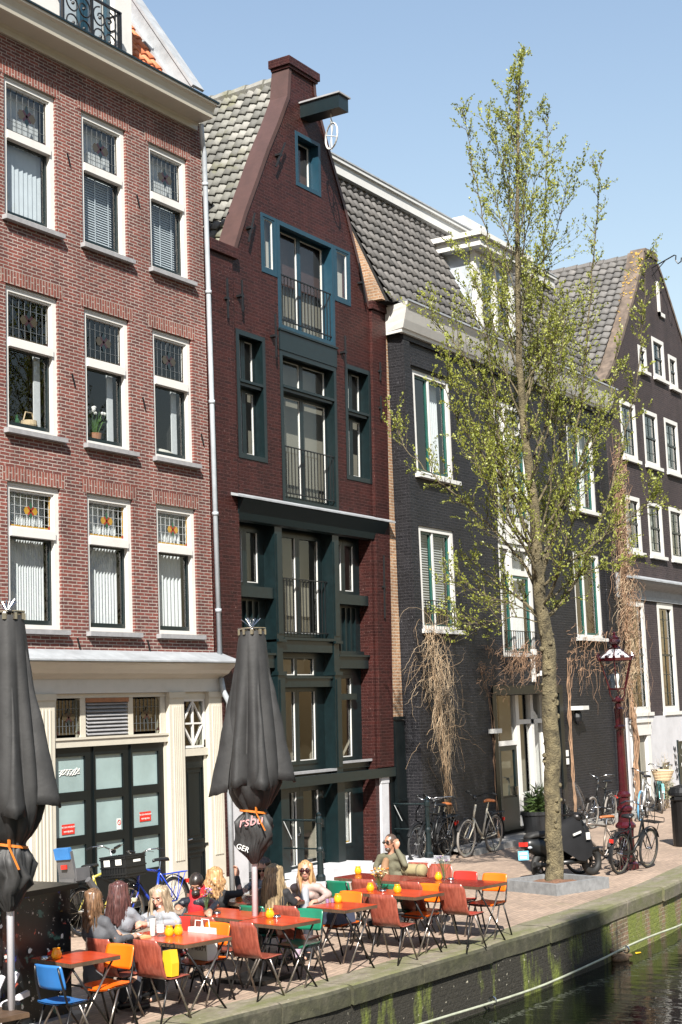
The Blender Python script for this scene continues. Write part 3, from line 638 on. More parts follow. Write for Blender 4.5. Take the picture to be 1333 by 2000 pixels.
slab(b, 20.86, 20.985, .05, .06, .15, 6); slab(b, 20.98, 21.04, .02, .30, .3, 6); slab(b, 20.96, 21.30, .32, .05, .5, 6)
b.box(20.95, 21.22, F+.25, F+.75, 13.9, 14.42); rh.part(b, 'roof_flashing', 'lead')
b = rh.mb(); b.box(21.0, 21.27, F+.5, F+.95, 13.7, 14.55); rh.part(b, 'roof_pier', 'red_brick')
b = rh.mb()   # dormer casing
b.box(17.05, 17.88, F+.12, F+.5, 13.95, 16.6); b.box(19.28, 19.72, F+.12, F+.45, 13.95, 16.6)
b.box(17.88, 19.28, F+.12, F+.4, 16.2, 16.6); b.box(16.9, 19.9, F+.02, F+3, 16.6, 16.75); b.box(17.1, 17.2, F+.5, F+2.6, 14, 16.6); b.box(19.6, 19.7, F+.45, F+2.6, 14, 16.6)
b.add([(19.72, F+.12, 13.95), (19.84, F+.16, 13.95), (19.80, F+.2, 14.2), (19.72, F+.22, 14.4)], [(0, 1, 2, 3)])
dm = rh.part(b, 'dormer', 'white')
b = rh.mb(); ring(b, 17.9, 18.58, 14.0, 16.2, .09, F+.22, F+.3); ring(b, 18.6, 19.27, 14.0, 16.2, .09, F+.22, F+.3); b.build('dormer_door', 'teal', dm)
pane(rh, dm, 17.95, 19.25, 14.05, 16.15, F+.27); sheet(rh, dm, 17.95, 19.2, 14.05, 16.2, F+.36, 'slat')
b = rh.mb(); yb = F-.12
b.bar((17.85, yb, 14.92), (19.32, yb, 14.92), .05, .03); b.bar((17.85, yb, 14.02), (19.32, yb, 14.02), .04, .03)
for x in (17.87, 18.58, 19.3): b.bar((x, yb, 14.0), (x, yb, 14.93), .04, .04, up=(0, 1, 0))
for x in (19.17, 19.24): b.bar((x, yb, 14.0), (x, yb, 14.93), .02, .02, up=(0, 1, 0))
for x in (17.87, 19.3): b.bar((x, yb, 14.9), (x, F+.15, 14.9), .03, .03); b.bar((x, yb, 14.04), (x, F+.15, 14.04), .03, .03)
def curl(cx, cz, R, s, t0, turns, n=22):
    return [(cx+s*R*(1-.7*k/n)*cos(t0+turns*2*pi*k/n), yb, cz+R*(1-.7*k/n)*sin(t0+turns*2*pi*k/n)) for k in range(n+1)]
for cx, s in ((18.12, 1), (18.38, -1), (18.78, 1), (19.02, -1)):
    for cz, q in ((14.64, 1), (14.30, -1)):
        b.tube(curl(cx, cz, .19, s, pi/2*q, 1.2*q), .014, 5)
        b.ball((cx, yb, cz), .03, 6, 5)
rl = b.build('balcony_railing', 'iron', dm); rl.location.x -= .18; dm.location.x -= .28
# drain pipe
b = rh.mb(); b.tube([(20.95, F-.2, 13.62), (21.12, F-.10, 13.35), (21.2, F-.07, 13.2), (21.23, F-.07, 9), (21.27, F-.07, 4.05)], .045, 10); 
for z in (12.6, 10.6, 8.6, 6.6, 4.9): b.lathe([(.045, z-.03), (.058, z-.03), (.058, z+.03), (.045, z+.03)], (21.2+.07*(13.2-z)/9.2, F-.07, 0), 10)
b.tube([(21.25, F-.1, 3.72), (21.25, F-.14, 3.5), (21.33, F-.2, 3.3), (21.40, F-.12, 3.1), (21.42, F-.08, 2.8), (21.44, F-.08, .05)], .05, 10)
rh.part(b, 'drain_pipe', 'zinc', smooth=True)
# shopfront
b = rh.mb()
b.sweep([(0, 3.72), (.05, 3.72), (.12, 3.76), (.22, 3.80), (.27, 3.86), (.36, 3.92), (.42, 3.95), (.42, 3.97), (0, 4.02)], [((13.0, F, 0), (0, -1, 0)), ((21.32, F, 0), (0, -1, 0))])
rh.part(b, 'shop_cornice', 'cream')
b = rh.mb(); b.add([(13, F-.46, 3.975), (21.38, F-.46, 3.975), (21.38, F-.46, 4.0), (13, F-.46, 4.0), (13, F-.01, 4.17), (21.38, F-.01, 4.17)], [(0, 1, 2, 3), (3, 2, 5, 4), (1, 5, 2)])
rh.part(b, 'canopy_sheet', 'lead', flip=False)
b = rh.mb(); b.box(13, 21.36, F-.035, F+.1, 3.50, 3.73); rh.part(b, 'fascia', 'greywhite')
for (x0, x1) in ((16.58, 17.10), (19.86, 20.25), (20.95, 21.33)):
    b = rh.mb(); b.box(x0, x1, F-.05, F+.2, .0, 3.497); b.box(x0-.03, x1+.03, F-.08, F-.05, 0, .35); b.box(x0-.02, x1+.02, F-.07, F-.05, 3.40, 3.497)
    n = 5
    for k in range(n): xx = x0+.07+(x1-x0-.14)*(k+.5)/n; b.box(xx-.014, xx+.014, F-.066, F-.05, .75, 3.27)
    rh.part(b, 'pilaster', 'cream')
b = rh.mb()
b.box(13, 16.579, F, F+.2, 0, 3.497)
b.box(17.1, 19.86, F+.02, F+.14, 3.43, 3.497); b.box(20.25, 20.95, F+.02, F+.14, 3.38, 3.497)
b.box(17.1, 19.86, F-.01, F+.14, 2.69, 2.82); b.box(17.1, 19.86, F-.03, F+.1, 2.80, 2.835)
for x in (17.1, 17.76, 18.9, 19.72): b.box(x, x+.12, F+.03, F+.14, 2.836, 3.429)
b.box(20.25, 20.95, F-.01, F+.14, 2.43, 2.55)
for x in (19.80, 20.88): b.box(x, x+.065, F+.03, F+.3, 0, 2.69)
sf = rh.part(b, 'shop_frame', 'cream')
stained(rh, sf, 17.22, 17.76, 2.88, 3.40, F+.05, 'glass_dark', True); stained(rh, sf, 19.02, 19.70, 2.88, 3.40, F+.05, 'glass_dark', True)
b = rh.mb(); z = 2.87; b.box(17.9, 18.88, F+.1, F+.13, 2.84, 3.43)
while z < 3.34: b.add([(17.9, F+.02, z), (18.88, F+.02, z), (18.88, F+.09, z+.055), (17.9, F+.09, z+.055), (17.9, F+.02, z-.012), (18.88, F+.02, z-.012)], [(0, 1, 2, 3), (0, 1, 5, 4)]); z += .058
b.build('ventilation_louver', 'stone', sf)
b = rh.mb(); b.box(17.88, 18.9, F+.01, F+.06, 3.36, 3.428); b.build('louver_board', mat('bare_wood', (.33, .14, .06), .7, var=.25, scale=12), sf)
for k in range(3):
    x0 = 17.12+k*.895; x1 = x0+.88; b = rh.mb(); y = F+.045; zz = [(2.02, 2.55), (1.36, 1.88), (.70, 1.22)]
    b.box(x0, x0+.09, y, y+.06, .12, 2.688); b.box(x1-.13, x1, y, y+.06, .12, 2.688); b.box(x0+.03, x0+.05, y-.02, y, .12, 2.688)
    for (a, c) in ((2.55, 2.688), (1.88, 2.02), (1.22, 1.36), (.12, .70)): b.box(x0+.09, x1-.13, y, y+.06, a, c)
    d = b.build('shop_door', 'blackgreen', sf)
    for (a, c) in zz: pane(rh, d, x0+.09, x1-.13, a, c, y+.035, 'frost')
    if k in (0, 2):
        X = x0+(.38 if k == 0 else .42); Z = 1.47 if k == 0 else 1.52
        b = rh.mb(); b.box(X-.14, X+.14, y+.026, y+.030, Z-.075, Z+.075); b.build('red_sticker', 'redp', d)
        for q, s_ in ((.03, 'FIETSEN WORDEN'), (-.035, 'VERWIJDERD')):
            text('sticker_text', s_, .036, Matrix.Translation((X-18, y+.0245-F, Z+q)) @ Matrix.Rotation(pi/2, 4, 'X'), 'paper', d, .0008)
    if k == 1:
        X, Z = x1-.22, 1.46; b = rh.mb(); b.box(X-.05, X+.05, y+.027, y+.031, Z-.09, Z+.08); b.build('notice_sticker', 'paper', d)
        b = rh.mb(); b.torus((X, y+.024, Z+.02), .036, .005, n=20); b.bar((X-.025, y+.0235, Z+.045), (X+.025, y+.0235, Z-.005), .006, .004); b.build('prohibition_sign', 'redp', d)
    if k == 0:
        b = rh.mb(); rr = random.Random(4)
        for q in range(4): b.tube([(x0+.2+.45*t/8, y+.02+.01*rr.random(), 2.32+.05*sin(t*1.3+q*1.7)+.02*rr.uniform(-1, 1)) for t in range(9)], .006, 4)
        b.build('cable_bundle', 'paper', d)
shell(rh, 16.7, 21.2, F+.35, F+4, .1, 3.9, 'dark')
b = rh.mb(); y = F+.05; b.box(20.28, 20.93, y, y+.05, .12, 2.43)
for (a, c) in ((1.02, 2.25), (.25, .85)): ring(b, 20.36, 20.85, a, c, .025, y-.02, y); ring(b, 20.43, 20.78, a+.09, c-.09, .012, y-.012, y)
b.box(20.28, 20.93, y-.03, y, .92, .965); d = b.build('front_door', 'blackgreen', sf)
b = rh.mb(); b.tube([(20.37, y-.03, 1.05), (20.48, y-.03, 1.06)], .012, 6); b.build('handle', 'chrome', d)
b = rh.mb(); y = F+.03; ring(b, 20.27, 20.93, 2.56, 3.38, .04, y, y+.05); b.box(20.585, 20.615, y, y+.04, 2.6, 3.34); b.box(20.31, 20.89, y+.001, y+.041, 2.955, 2.985)
for (x, z) in ((20.31, 2.97), (20.89, 2.97)):
    for zz in (2.6, 3.34): b.bar((x, y+.018, z), (20.6, y+.018, zz), .028, .03, up=(0, 1, 0))
fl = b.build('fanlight', 'white', sf); pane(rh, fl, 20.3, 20.9, 2.6, 3.35, y+.03, 'glass_dark')
# things standing in the windows
r = root('flower_pot', 'pot of white daffodils standing inside a middle floor window', 'flower pot', (18.5, F+.3, 7.52)); b = MB(); b.lathe([(.09, 0), (.12, .16), (.125, .18)], n=14); b.build('pot', 'terracotta', r)
b = MB(); fl_ = MB(); rq = random.Random(3)
for k in range(46):
    a = rq.uniform(0, 6.28); q = rq.uniform(.05, .30); b.tube([(.05*cos(a), .04*sin(a), .15), (q*.6*cos(a), q*.35*sin(a), .36), (q*1.1*cos(a), q*.4*sin(a), rq.uniform(.36, .56))], [.008, .007, .002], 3)
for k in range(9): fl_.ball((rq.uniform(-.22, .22), rq.uniform(-.12, .05), rq.uniform(.46, .62)), (.035, .03, .03), 6, 4)
M['blade'] = leaf_mat('narcissus_leaf', [(.3, (.05, .12, .03)), (.7, (.12, .24, .06))], .3); b.build('leaves', M['blade'], r); fl_.build('blooms', 'paper', r)
r = root('sill_basket', 'small wicker basket standing inside a middle floor window', 'basket', (16.98, F+.3, 7.52)); b = MB(); b.lathe([(.10, 0), (.13, .10), (.12, .17)], n=14); b.tube([(-.12, 0, .16), (-.07, 0, .30), (.07, 0, .30), (.12, 0, .16)], .012, 5); b.build('wickerwork', 'basket', r)
r = root('glass_jar', 'glass jar with pale lid inside a middle floor window', 'jar', (16.45, F+.3, 7.52)); b = MB(); b.lathe([(.075, 0), (.08, .02), (.08, .36), (.06, .40)], n=14); b.build('jar', 'amber_d', r); b = MB(); b.lathe([(.075, .40), (.075, .45)], n=14); b.build('lid', 'paper', r)
r = root('green_bottle', 'little green bottle between jar and basket in a window', 'bottle', (16.70, F+.28, 7.52)); b = MB(); b.lathe([(.045, 0), (.05, .02), (.05, .12), (.02, .17), (.02, .22)], n=12); b.build('glass', 'greeng', r)
r = root('cushion', 'pale cushion lying on a middle floor window ledge', 'cushion', (20.25, F+.34, 7.60)); b = MB(); b.ball((0, 0, 0), (.34, .14, .075), 16, 8); b.build('cover', 'cream_in', r, smooth=True)
# ---------------------------------------------------------------- maroon gabled house
gh = House('gabled_house', 'tall maroon painted brick house with spout gable and dark green timber bays', 'house', (24.5, F, 0))
GL = [(21.32, 0), (21.32, 11.42), (22.06, 11.5), (22.14, 11.72), (22.47, 12.45), (22.86, 13.19), (23.25, 13.96), (23.63, 14.63), (23.96, 15.28), (24.04, 15.9), (24.93, 15.9), (24.95, 15.68), (25.12, 15.25), (25.36, 14.73), (25.64, 14.2), (25.98, 13.53), (26.5, 12.4), (26.83, 11.57), (27.42, 11.55), (27.42, 0)]
gholes = [(24.2, 25.08, 13.50, 14.65), (23.0, 26.15, 11.42, 12.6), (22.1, 23.02, 7.72, 10.13), (25.84, 26.84, 7.74, 10.16)]
ctr = [(23.5, 25.5)]
gholes = [(24.2, 25.08, 13.50, 14.65), (22.1, 23.02, 7.72, 10.13), (25.84, 26.84, 7.74, 10.16), (22.0, 26.76, .05, 6.98)]
# centre bay with the two side lights at the top
b = gh.mb()
loops = [[V((p[0], p[1], 0)) for p in GL]]
for (a, c, d, e) in gholes: loops.append([V((a, d, 0)), V((a, e, 0)), V((c, e, 0)), V((c, d, 0))])
loops.append([V(p) for p in ((23.5, 7.02, 0), (23.5, 11.42, 0), (22.98, 11.42, 0), (22.98, 12.6, 0), (26.12, 12.6, 0), (26.12, 11.42, 0), (25.5, 11.42, 0), (25.5, 7.02, 0))])
flat = [p for l in loops for p in l]
b.add([(p.x, F, p.y) for p in flat], [tuple(t) for t in tessellate_polygon(loops)], 0)
for l in loops[1:]:
    n = len(l); b.add([(p.x, F, p.y) for p in l]+[(p.x, F+.3, p.y) for p in l], [(i, (i+1) % n, n+(i+1) % n, n+i) for i in range(n)], 0)
n = len(GL); b.add([(p[0], F, p[1]) for p in GL]+[(p[0], F+.34, p[1]) for p in GL], [(i, (i+1) % n, n+(i+1) % n, n+i) for i in range(n)], 0)
b.add([(p[0], F+.34, p[1]) for p in GL], [tuple(t) for t in tessellate_polygon([loops[0]])][:0], 0)
b.add([(p[0], F+.34, p[1]) for p in GL if p[1] > 11], [tuple(range(sum(1 for p in GL if p[1] > 11)))], 1)
b.box(21.32, 21.98, F-.06, F-.001, 0, 11.40); b.box(26.85, 27.42, F-.07, F-.001, 1.92, 11.5)
b.add([(21.32, F+.34, 0), (21.32, F+12, 0), (21.32, F+12, 11.4), (21.32, F+.34, 11.4), (27.42, F+.34, 0), (27.42, F+12, 0), (27.42, F+12, 11.4), (27.42, F+.34, 11.4)], [(0, 1, 2, 3), (4, 5, 6, 7)])
gw = gh.part(b, 'wall', ['maroon', 'maroon_flat'], flip=False)
# sloping stuccoed verges, proud of the brick
def verge(pts, sgn, w=.0):
    b = gh.mb()
    for (a, c) in zip(pts[:-1], pts[1:]):
        b.add([(a[0]-sgn*.02, F-.02, a[1]), (c[0]-sgn*.02, F-.02, c[1]), (c[0]-sgn*.02, F+.40, c[1]), (a[0]-sgn*.02, F+.40, a[1]),
               (a[0]+sgn*.07, F-.02, a[1]-.02), (c[0]+sgn*.07, F-.02, c[1]-.02)], [(0, 1, 2, 3), (0, 4, 5, 1)])
    gh.part(b, 'gable_verge', 'maroon_flat', flip=False)
verge(GL[2:10], 1); verge([GL[i] for i in range(17, 9, -1)], -1)
b = gh.mb(); b.box(23.99, 24.98, F-.05, F+.40, 15.901, 15.96); b.box(23.95, 25.02, F-.08, F+.43, 15.961, 16.13)
gh.part(b, 'gable_cap', 'maroon')
for q in ((21.26, 22.10, 11.42, 11.62), (26.80, 27.48, 11.52, 11.70)): b = gh.mb(); b.box(q[0], q[1], F-.12, F+.42, q[2], q[3]); gh.part(b, 'shoulder_cap', 'maroon')
for (x, z, l, t) in ((23.55, 13.9, .6, .55), (22.55, 12.15, .62, .35), (21.75, 10.6, .75, 0), (22.2, 10.75, .6, 0), (23.25, 10.2, .85, 0), (25.72, 10.35, .7, 0), (26.45, 12.0, .8, -.3), (27.1, 10.2, .4, 0), (27.1, 5.6, 1.3, 0), (27.1, 9.4, .5, 0)):
    b = gh.mb(); b.bar((x-t*l/2, F-.10 if x < 27 and x > 22 else F-.10, z-l/2), (x+t*l/2, F-.10, z+l/2), .025, .03, up=(0, 1, 0)); b.box(x-.05, x+.05, F-.11, F, z-.02, z+.02); gh.part(b, 'wall_anchor', 'iron')
shell(gh, 21.4, 27.35, F+.5, F+5, .1, 11.3, 'inside')
# roof
up = V((0, 0, 1)); ridge = V((24.5, F+.3, 15.15))
b = gh.mb(); dirL = V((1, 0, 1.957)).normalized()
tiles(b, (21.92, F+6.6, 11.12), (0, -1, 0), dirL, 31, 21, .20, .252, .038, .045); 
gh.part(b, 'roof', 'tile_old', smooth=True, flip=False)
b = gh.mb(); b.add([(21.9, F+.33, 11.0), (24.42, F+.33, 15.85), (26.9, F+.33, 11.0), (21.9, F+9, 11.0), (24.42, F+9, 15.85), (26.9, F+9, 11.0)], [(0, 1, 4, 3), (1, 2, 5, 4), (3, 4, 5)]); gh.part(b, 'roof_deck', 'dark', flip=False)
b = gh.mb()
for k in range(14): b.lathe([(.13, 0), (.15, .02), (.12, .44)], (0, 0, 0), 8) if 0 else b.tube([(24.40, F+.36+k*.45, 15.86), (24.40, F+.36+k*.45+.43, 15.86)], [.155, .125], 8)
gh.part(b, 'ridge_tiles', 'tile_old')
# hoist beam
b = gh.mb(); b.box(24.40, 24.74, F-.92, F+.02, 14.98, 15.27); hb = gh.part(b, 'hoist_beam', 'green')
b = gh.mb(); b.box(24.36, 24.78, F-.96, F+.02, 15.27, 15.30); b.box(24.40, 24.74, F-.93, F, 15.30, 15.325); b.build('beam_cap', 'stone', hb)
b = gh.mb(); hx, hy = 24.57, F-.62
b.tube([(hx, hy, 14.99), (hx, hy, 14.86), (hx+.04, hy, 14.82), (hx, hy, 14.78), (hx-.03, hy, 14.82)], .012, 5)
b.torus((hx, hy, 14.5), .26, .018, (.86, -.5, 0), 22, 5)
for k in range(4): a = k*pi/2+.4; d = V((.5, .86, 0)).normalized(); b.tube([(hx, hy, 14.5), V((hx, hy, 14.5))+d*.26*cos(a)+V((0, 0, .26*sin(a)))], .01, 4)
b.tube([(hx, hy, 14.78), (hx, hy, 14.2)], .012, 4)
b.build('pulley_wheel', 'greywhite', hb)
GFr = 'green'
def gwin(x0, x1, z0, z1, mf, nleaf=1, bar=None, blind='beige', rec=.24, fw_=.09, railing=False, bl_y=.33):
    b = gh.mb(); ring(b, x0+.002, x1-.002, z0+.002, z1-.002, fw_, F-.012, F+.055)
    b.box(x0+.002, x0+fw_, F+.055, F+rec+.05, z0+.002, z1-.002); b.box(x1-fw_, x1-.002, F+.055, F+rec+.05, z0+.002, z1-.002); b.box(x0+fw_, x1-fw_, F+.055, F+rec+.05, z1-fw_*.6, z1-.002); b.box(x0+fw_, x1-fw_, F+.055, F+rec+.05, z0+.002, z0+fw_*.6)
    w = gh.part(b, 'window', mf)
    X0, X1, Z0, Z1 = x0+fw_, x1-fw_, z0+fw_, z1-fw_*.6
    secs = [(Z0, Z1)] if not bar else [(Z0, bar-.06), (bar+.05, Z1)]
    if bar:
        b = gh.mb(); b.box(X0, X1, F+.02, F+rec+.04, bar-.06, bar+.05); b.box(X0, X1, F-.02, F+.02, bar-.0, bar+.05); b.build('transom', mf, w)
    for si, (a, c) in enumerate(secs):
        lw = (X1-X0)/nleaf
        for k in range(nleaf):
            b = gh.mb(); ring(b, X0+k*lw+.003, X0+(k+1)*lw-.003, a+.003, c-.003, .055, F+rec-.06, F+rec, 0, .06, .09 if railing and si == 0 else .06); s_ = b.build('sash', mf, w)
            b = gh.mb(); ring(b, X0+k*lw+.056, X0+(k+1)*lw-.056, a+.06, c-.06, .014, F+rec-.045, F+rec-.01); b.build('glazing_bead', 'greywhite', s_) if False else b.build('glazing_bead', 'greywhite', w)
            pane(gh, w, X0+k*lw+.05, X0+(k+1)*lw-.05, a+.05, c-.05, F+rec-.03)
    if blind: sheet(gh, w, x0-.2, x1+.2, z0-.1, z1+.1, F+bl_y+.1, blind)
    if railing:
        b = gh.mb(); zr = Z0+1.02; yr = F+.03
        b.bar((X0, yr, zr), (X1, yr, zr), .03, .02); b.bar((X0, yr, Z0+.12), (X1, yr, Z0+.12), .03, .02)
        k = X0+.06
        while k < X1: b.bar((k, yr, Z0+.1), (k, yr, zr), .014, .014, up=(0, 1, 0)); k += .115
        b.build('railing', 'iron', w)
    return w
gwin(24.2, 25.08, 13.50, 14.65, 'teal', 1, fw_=.08, blind='cream_in')
gwin(22.1, 23.02, 7.72, 10.13, 'green', 2, bar=9.15); gwin(25.84, 26.84, 7.74, 10.16, 'green', 2, bar=9.17)
# top of the centre bay
gwin(23.5, 25.5, 10.42, 12.6, 'teal', 2, railing=True)
gwin(22.98, 23.49, 11.42, 12.6, 'teal', 1, rec=.06, fw_=.06, blind='cream_in', bl_y=.1); gwin(25.51, 26.12, 11.42, 12.6, 'teal', 1, rec=.06, fw_=.06, blind='cream_in', bl_y=.1)
b = gh.mb(); b.box(23.49, 25.51, F-.03, F+.3, 10.0, 10.415); b.box(23.47, 25.53, F-.06, F+.1, 10.38, 10.42); gh.part(b, 'loft_sill', 'green')
gwin(23.5, 25.5, 7.03, 9.998, 'green', 2, bar=9.28, railing=True)
# canopy over the timber front
b = gh.mb(); b.sweep([(0, 7.0), (.22, 6.95), (.22, 6.98), (0, 7.06)], [((21.75, F, 0), (0, -1, 0)), ((27.42, F, 0), (0, -1, 0))]); gh.part(b, 'canopy_sheet', 'lead')
b = gh.mb(); b.sweep([(-.05, 6.55), (.03, 6.58), (.07, 6.7), (.14, 6.84), (.19, 6.94), (0, 6.99)], [((21.95, F, 0), (0, -1, 0)), ((27.2, F, 0), (0, -1, 0))]); gh.part(b, 'canopy', 'green')
# timber front: everything sits in the big opening 22.0-26.76 x 0.05-6.98
R = F+.30
b = gh.mb()
facade(b, [(22.0, .05), (26.76, .05), (26.76, 6.9), (22.0, 6.9)], [(22.1, 23.1, 5.42, 6.5), (23.58, 25.2, 4.52, 6.5), (25.62, 26.55, 5.42, 6.5), (23.56, 24.95, 3.75, 4.15), (22.15, 23.1, 2.12, 3.8), (23.54, 25.0, 2.1, 3.55), (25.6, 26.4, 2.1, 3.8), (23.5, 25.1, .12, 1.72), (25.52, 26.3, .42, 1.55), (22.2, 23.0, .1, 1.7)], R, .06, .06)
for (xa, xb, p) in ((23.26, 23.50, .26), (25.30, 25.54, .26)):
    b.box(xa, xb, R-p, R-.001, 4.45, 6.6); b.box(xa+.04, xb-.04, R-p-.02, R-p, 4.55, 6.42); b.box(xa-.02, xb+.02, R-p-.05, R-p, 4.40, 4.449)
    b.box(xa+.02, xb-.02, R-p+.02, R-.001, 3.85, 4.40); b.box(xa-.02, xb+.02, R-p-.03, R-.001, 3.78, 3.85); b.box(xa, xb, R-p, R-.001, 1.9, 3.78); b.box(xa+.05, xb-.05, R-p-.02, R-p, 2.0, 3.7); b.box(xa-.02, xb+.02, R-p-.02, R-.001, .06, 1.9)
for (xa, xb) in ((22.02, 23.26), (25.54, 26.74)):
    b.box(xa, xb, R-.22, R-.001, 5.20, 5.40); b.box(xa, xb, R-.20, R-.001, 3.92, 4.18); b.box(xa, xb, R-.24, R-.20, 4.15, 4.19)
    b.box(xa, xb, R-.18, R-.001, 1.95, 2.1)
    k = xa+.15
    while k < xb-.1: b.box(k, k+.03, R-.05, R-.001, 4.25, 5.15); k += .2
    b.box(xa, xb, R-.10, R-.001, 4.19, 4.27)
b.box(23.5, 25.3, R-.22, R-.001, 4.22, 4.47); b.box(23.5, 25.3, R-.27, R-.22, 4.44, 4.49)
b.box(23.5, 25.3, R-.20, R-.001, 3.56, 3.74); b.box(23.5, 25.3, R-.23, R-.20, 3.72, 3.76)
b.box(22.0, 26.76, R-.12, R-.001, 1.74, 1.94)
gh.part(b, 'timber_front', 'green', flip=False)
b = gh.mb(); b.box(23.5, 25.28, R-.28, R-.12, 1.94, 1.985); gh.part(b, 'stone_sill', 'stone'); b = gh.mb(); b.box(25.55, 26.75, R-.24, R-.18, 2.06, 2.105); gh.part(b, 'stone_sill', 'stone')
b = gh.mb(); b.box(22.0, 27.44, F-.10, F+.02, 1.72, 1.90); gh.part(b, 'timber_beam', 'green')
def twin(x0, x1, z0, z1, n=2, blind='beige', name='window', hw='green', fwd=.07, bl=.3):
    b = gh.mb(); lw = (x1-x0)/n; y = R+.0
    for k in range(n): ring(b, x0+k*lw+.003, x0+(k+1)*lw-.003, z0+.003, z1-.003, fwd, y-.02, y+.045)
    w = gh.part(b, name, hw)
    for k in range(n):
        pane(gh, w, x0+k*lw+.06, x0+(k+1)*lw-.06, z0+.06, z1-.06, y+.02)
        b = gh.mb(); xe = x0+(k+1)*lw-fwd; b.box(xe-.018, xe-.001, y-.015, y+.01, z0+fwd, z1-fwd); b.box(x0+k*lw+fwd, xe-.018, y-.015, y+.01, z0+fwd, z0+fwd+.02); b.build('glazing_bead', 'greywhite', w)
    if blind: sheet(gh, w, x0-.1, x1+.1, z0-.1, z1+.1, R+bl, blind)
    return w
twin(22.1, 23.1, 5.42, 6.5, 2); w = twin(23.58, 25.2, 4.52, 6.5, 2); twin(25.62, 26.55, 5.42, 6.5, 2, 'cream_in')
b = gh.mb(); yr = R-.12; b.bar((23.52, yr, 5.62), (25.3, yr, 5.62), .03, .02); b.bar((23.52, yr, 4.6), (25.3, yr, 4.6), .03, .02); k = 23.6
while k < 25.3: b.bar((k, yr, 4.58), (k, yr, 5.62), .014, .014, up=(0, 1, 0)); k += .115
b.build('railing', 'iron', w)
twin(23.56, 24.95, 3.75, 4.15, 2, fwd=.04); twin(22.15, 23.1, 2.12, 3.8, 2, 'beige'); twin(23.54, 25.0, 2.1, 3.55, 2, 'beige', bl=.55)
w = twin(25.6, 26.4, 2.1, 3.8, 1, 'cream_in', bl=.42); b = gh.mb(); b.box(25.62, 26.38, R-.12, R+.04, 3.30, 3.42); b.build('transom', 'green', w)
d = twin(23.5, 25.1, .12, 1.72, 2, None, 'double_door', fwd=.12)
b = gh.mb()
for z in (.35, .95, 1.5): b.box(23.47, 23.53, R-.05, R-.021, z-.07, z+.07); b.box(25.08, 25.13, R-.05, R-.021, z-.07, z+.07)
b.tube([(24.22, R-.05, .95), (24.22, R-.07, .85), (24.14, R-.05, .8)], .012, 5); b.build('hinges', 'chrome', d)
b = gh.mb(); b.box(24.5, 24.9, R+.3, R+.32, .2, 1.6); b.box(23.6, 24.2, R+.25, R+.27, .2, .42); b.build('leaning_board', 'cream_in', d)
w = twin(25.52, 26.3, .42, 1.55, 1, None); b = gh.mb(); b.box(25.58, 26.24, R+.05, R+.056, .48, 1.5); b.build('paper_sheet', 'paper', w); b = gh.mb(); b.box(25.55, 26.27, R+.045, R+.049, .46, .53); b.build('tape_strip', 'yellow', w)
twin(22.2, 23.0, .1, 1.7, 1, 'dark', bl=.1)
b = gh.mb(); b.box(26.92, 27.22, F-.05, F+.2, 0, 1.71); b.box(26.91, 27.23, F-.06, F, 1.60, 1.715); gh.part(b, 'white_pier', 'offwhite'); b = gh.mb(); b.box(21.48, 21.95, F-.09, F, 0, 1.9); gh.part(b, 'white_pier', 'offwhite')
b = gh.mb(); b.box(22.3, 22.5, R-.03, R-.001, 1.15, 1.4); gh.part(b, 'mailbox', 'paper'); b = gh.mb(); b.box(22.32, 22.62, R-.03, R-.001, .3, .7); gh.part(b, 'notice_board', 'paper')
# the old house leans: shear its meshes a little with height
def lean(h, f):
    for o in bpy.data.objects:
        r = o
        while r.parent: r = r.parent
        if r == h.root and o.type == 'MESH':
            for v in o.data.vertices:
                x = v.co.x+h.loc.x; z = v.co.z; v.co.x += f(x)*(z-7)
lean(gh, lambda x: min(.045, max(0.0, .008*(x-21.5))))
# ---------------------------------------------------------------- black painted house
dh = House('mansard_house', 'black painted brick house with grey tiled mansard roof and white cornice', 'house', (33.5, F2, 0))
DX = [(28.16, 29.9), (32.12, 33.95), (36.45, 38.3)]
dholes = [(28.16, 29.9, 8.08, 10.38), (28.13, 29.75, 4.74, 6.95), (32.12, 33.95, 7.45, 10.36), (32.0, 33.88, 4.2, 6.9), (36.5, 38.3, 8.12, 10.4), (36.45, 38.25, 4.74, 7.0), (31.3, 35.15, .12, 3.32)]
b = dh.mb(); facade(b, [(27.74, 0), (39.3, 0), (39.3, 11.12), (27.74, 11.12)], dholes, F2, .16, .42)
b.add([(39.3, F2+.42, 0), (39.3, F2+10, 0), (39.3, F2+10, 11.12), (39.3, F2+.42, 11.12)], [(0, 1, 2, 3)])
for (x0, x1) in ((28.05, 30.0), (32.0, 34.1), (36.3, 38.4)): b.box(x0, x1, F2-.05, F2-.001, 10.44, 10.62)
b.box(27.72, 39.32, F2-.06, F2-.001, 10.95, 11.12); b.box(27.72, 28.0, F2-.05, F2-.001, 0.0, 10.94)
b.box(38.6, 38.9, F2-.04, F2-.001, 0, 10.94)
dh.part(b, 'wall', 'black_brick', flip=False)
b = dh.mb(); b.box(27.1, 27.72, F-.03, F+.3, 1.95, 11.6)
b.prism([(F2+.06, 11.72), (F2+1.50, 14.93), (F2+3, 14.93), (F2+3, 10), (F+.31, 10), (F+.31, 11.72)], lambda p: (27.10, p[0]+.02, p[1]), lambda p: (27.245, p[0]+.02, p[1]))
b.box(27.1, 27.72, F-.02, F+.3, 0, 1.949, 1)
pw = dh.part(b, 'party_wall', ['tan_brick', 'blackgreen'])
b = dh.mb(); b.box(27.25, 27.64, F-.10, F-.03, .05, 2.85); b.box(27.23, 27.64, F-.13, F-.05, 2.86, 2.92); b.box(27.23, 27.64, F-.12, F-.1, 1.2, 1.24); dh.part(b, 'side_door', 'blackgreen')
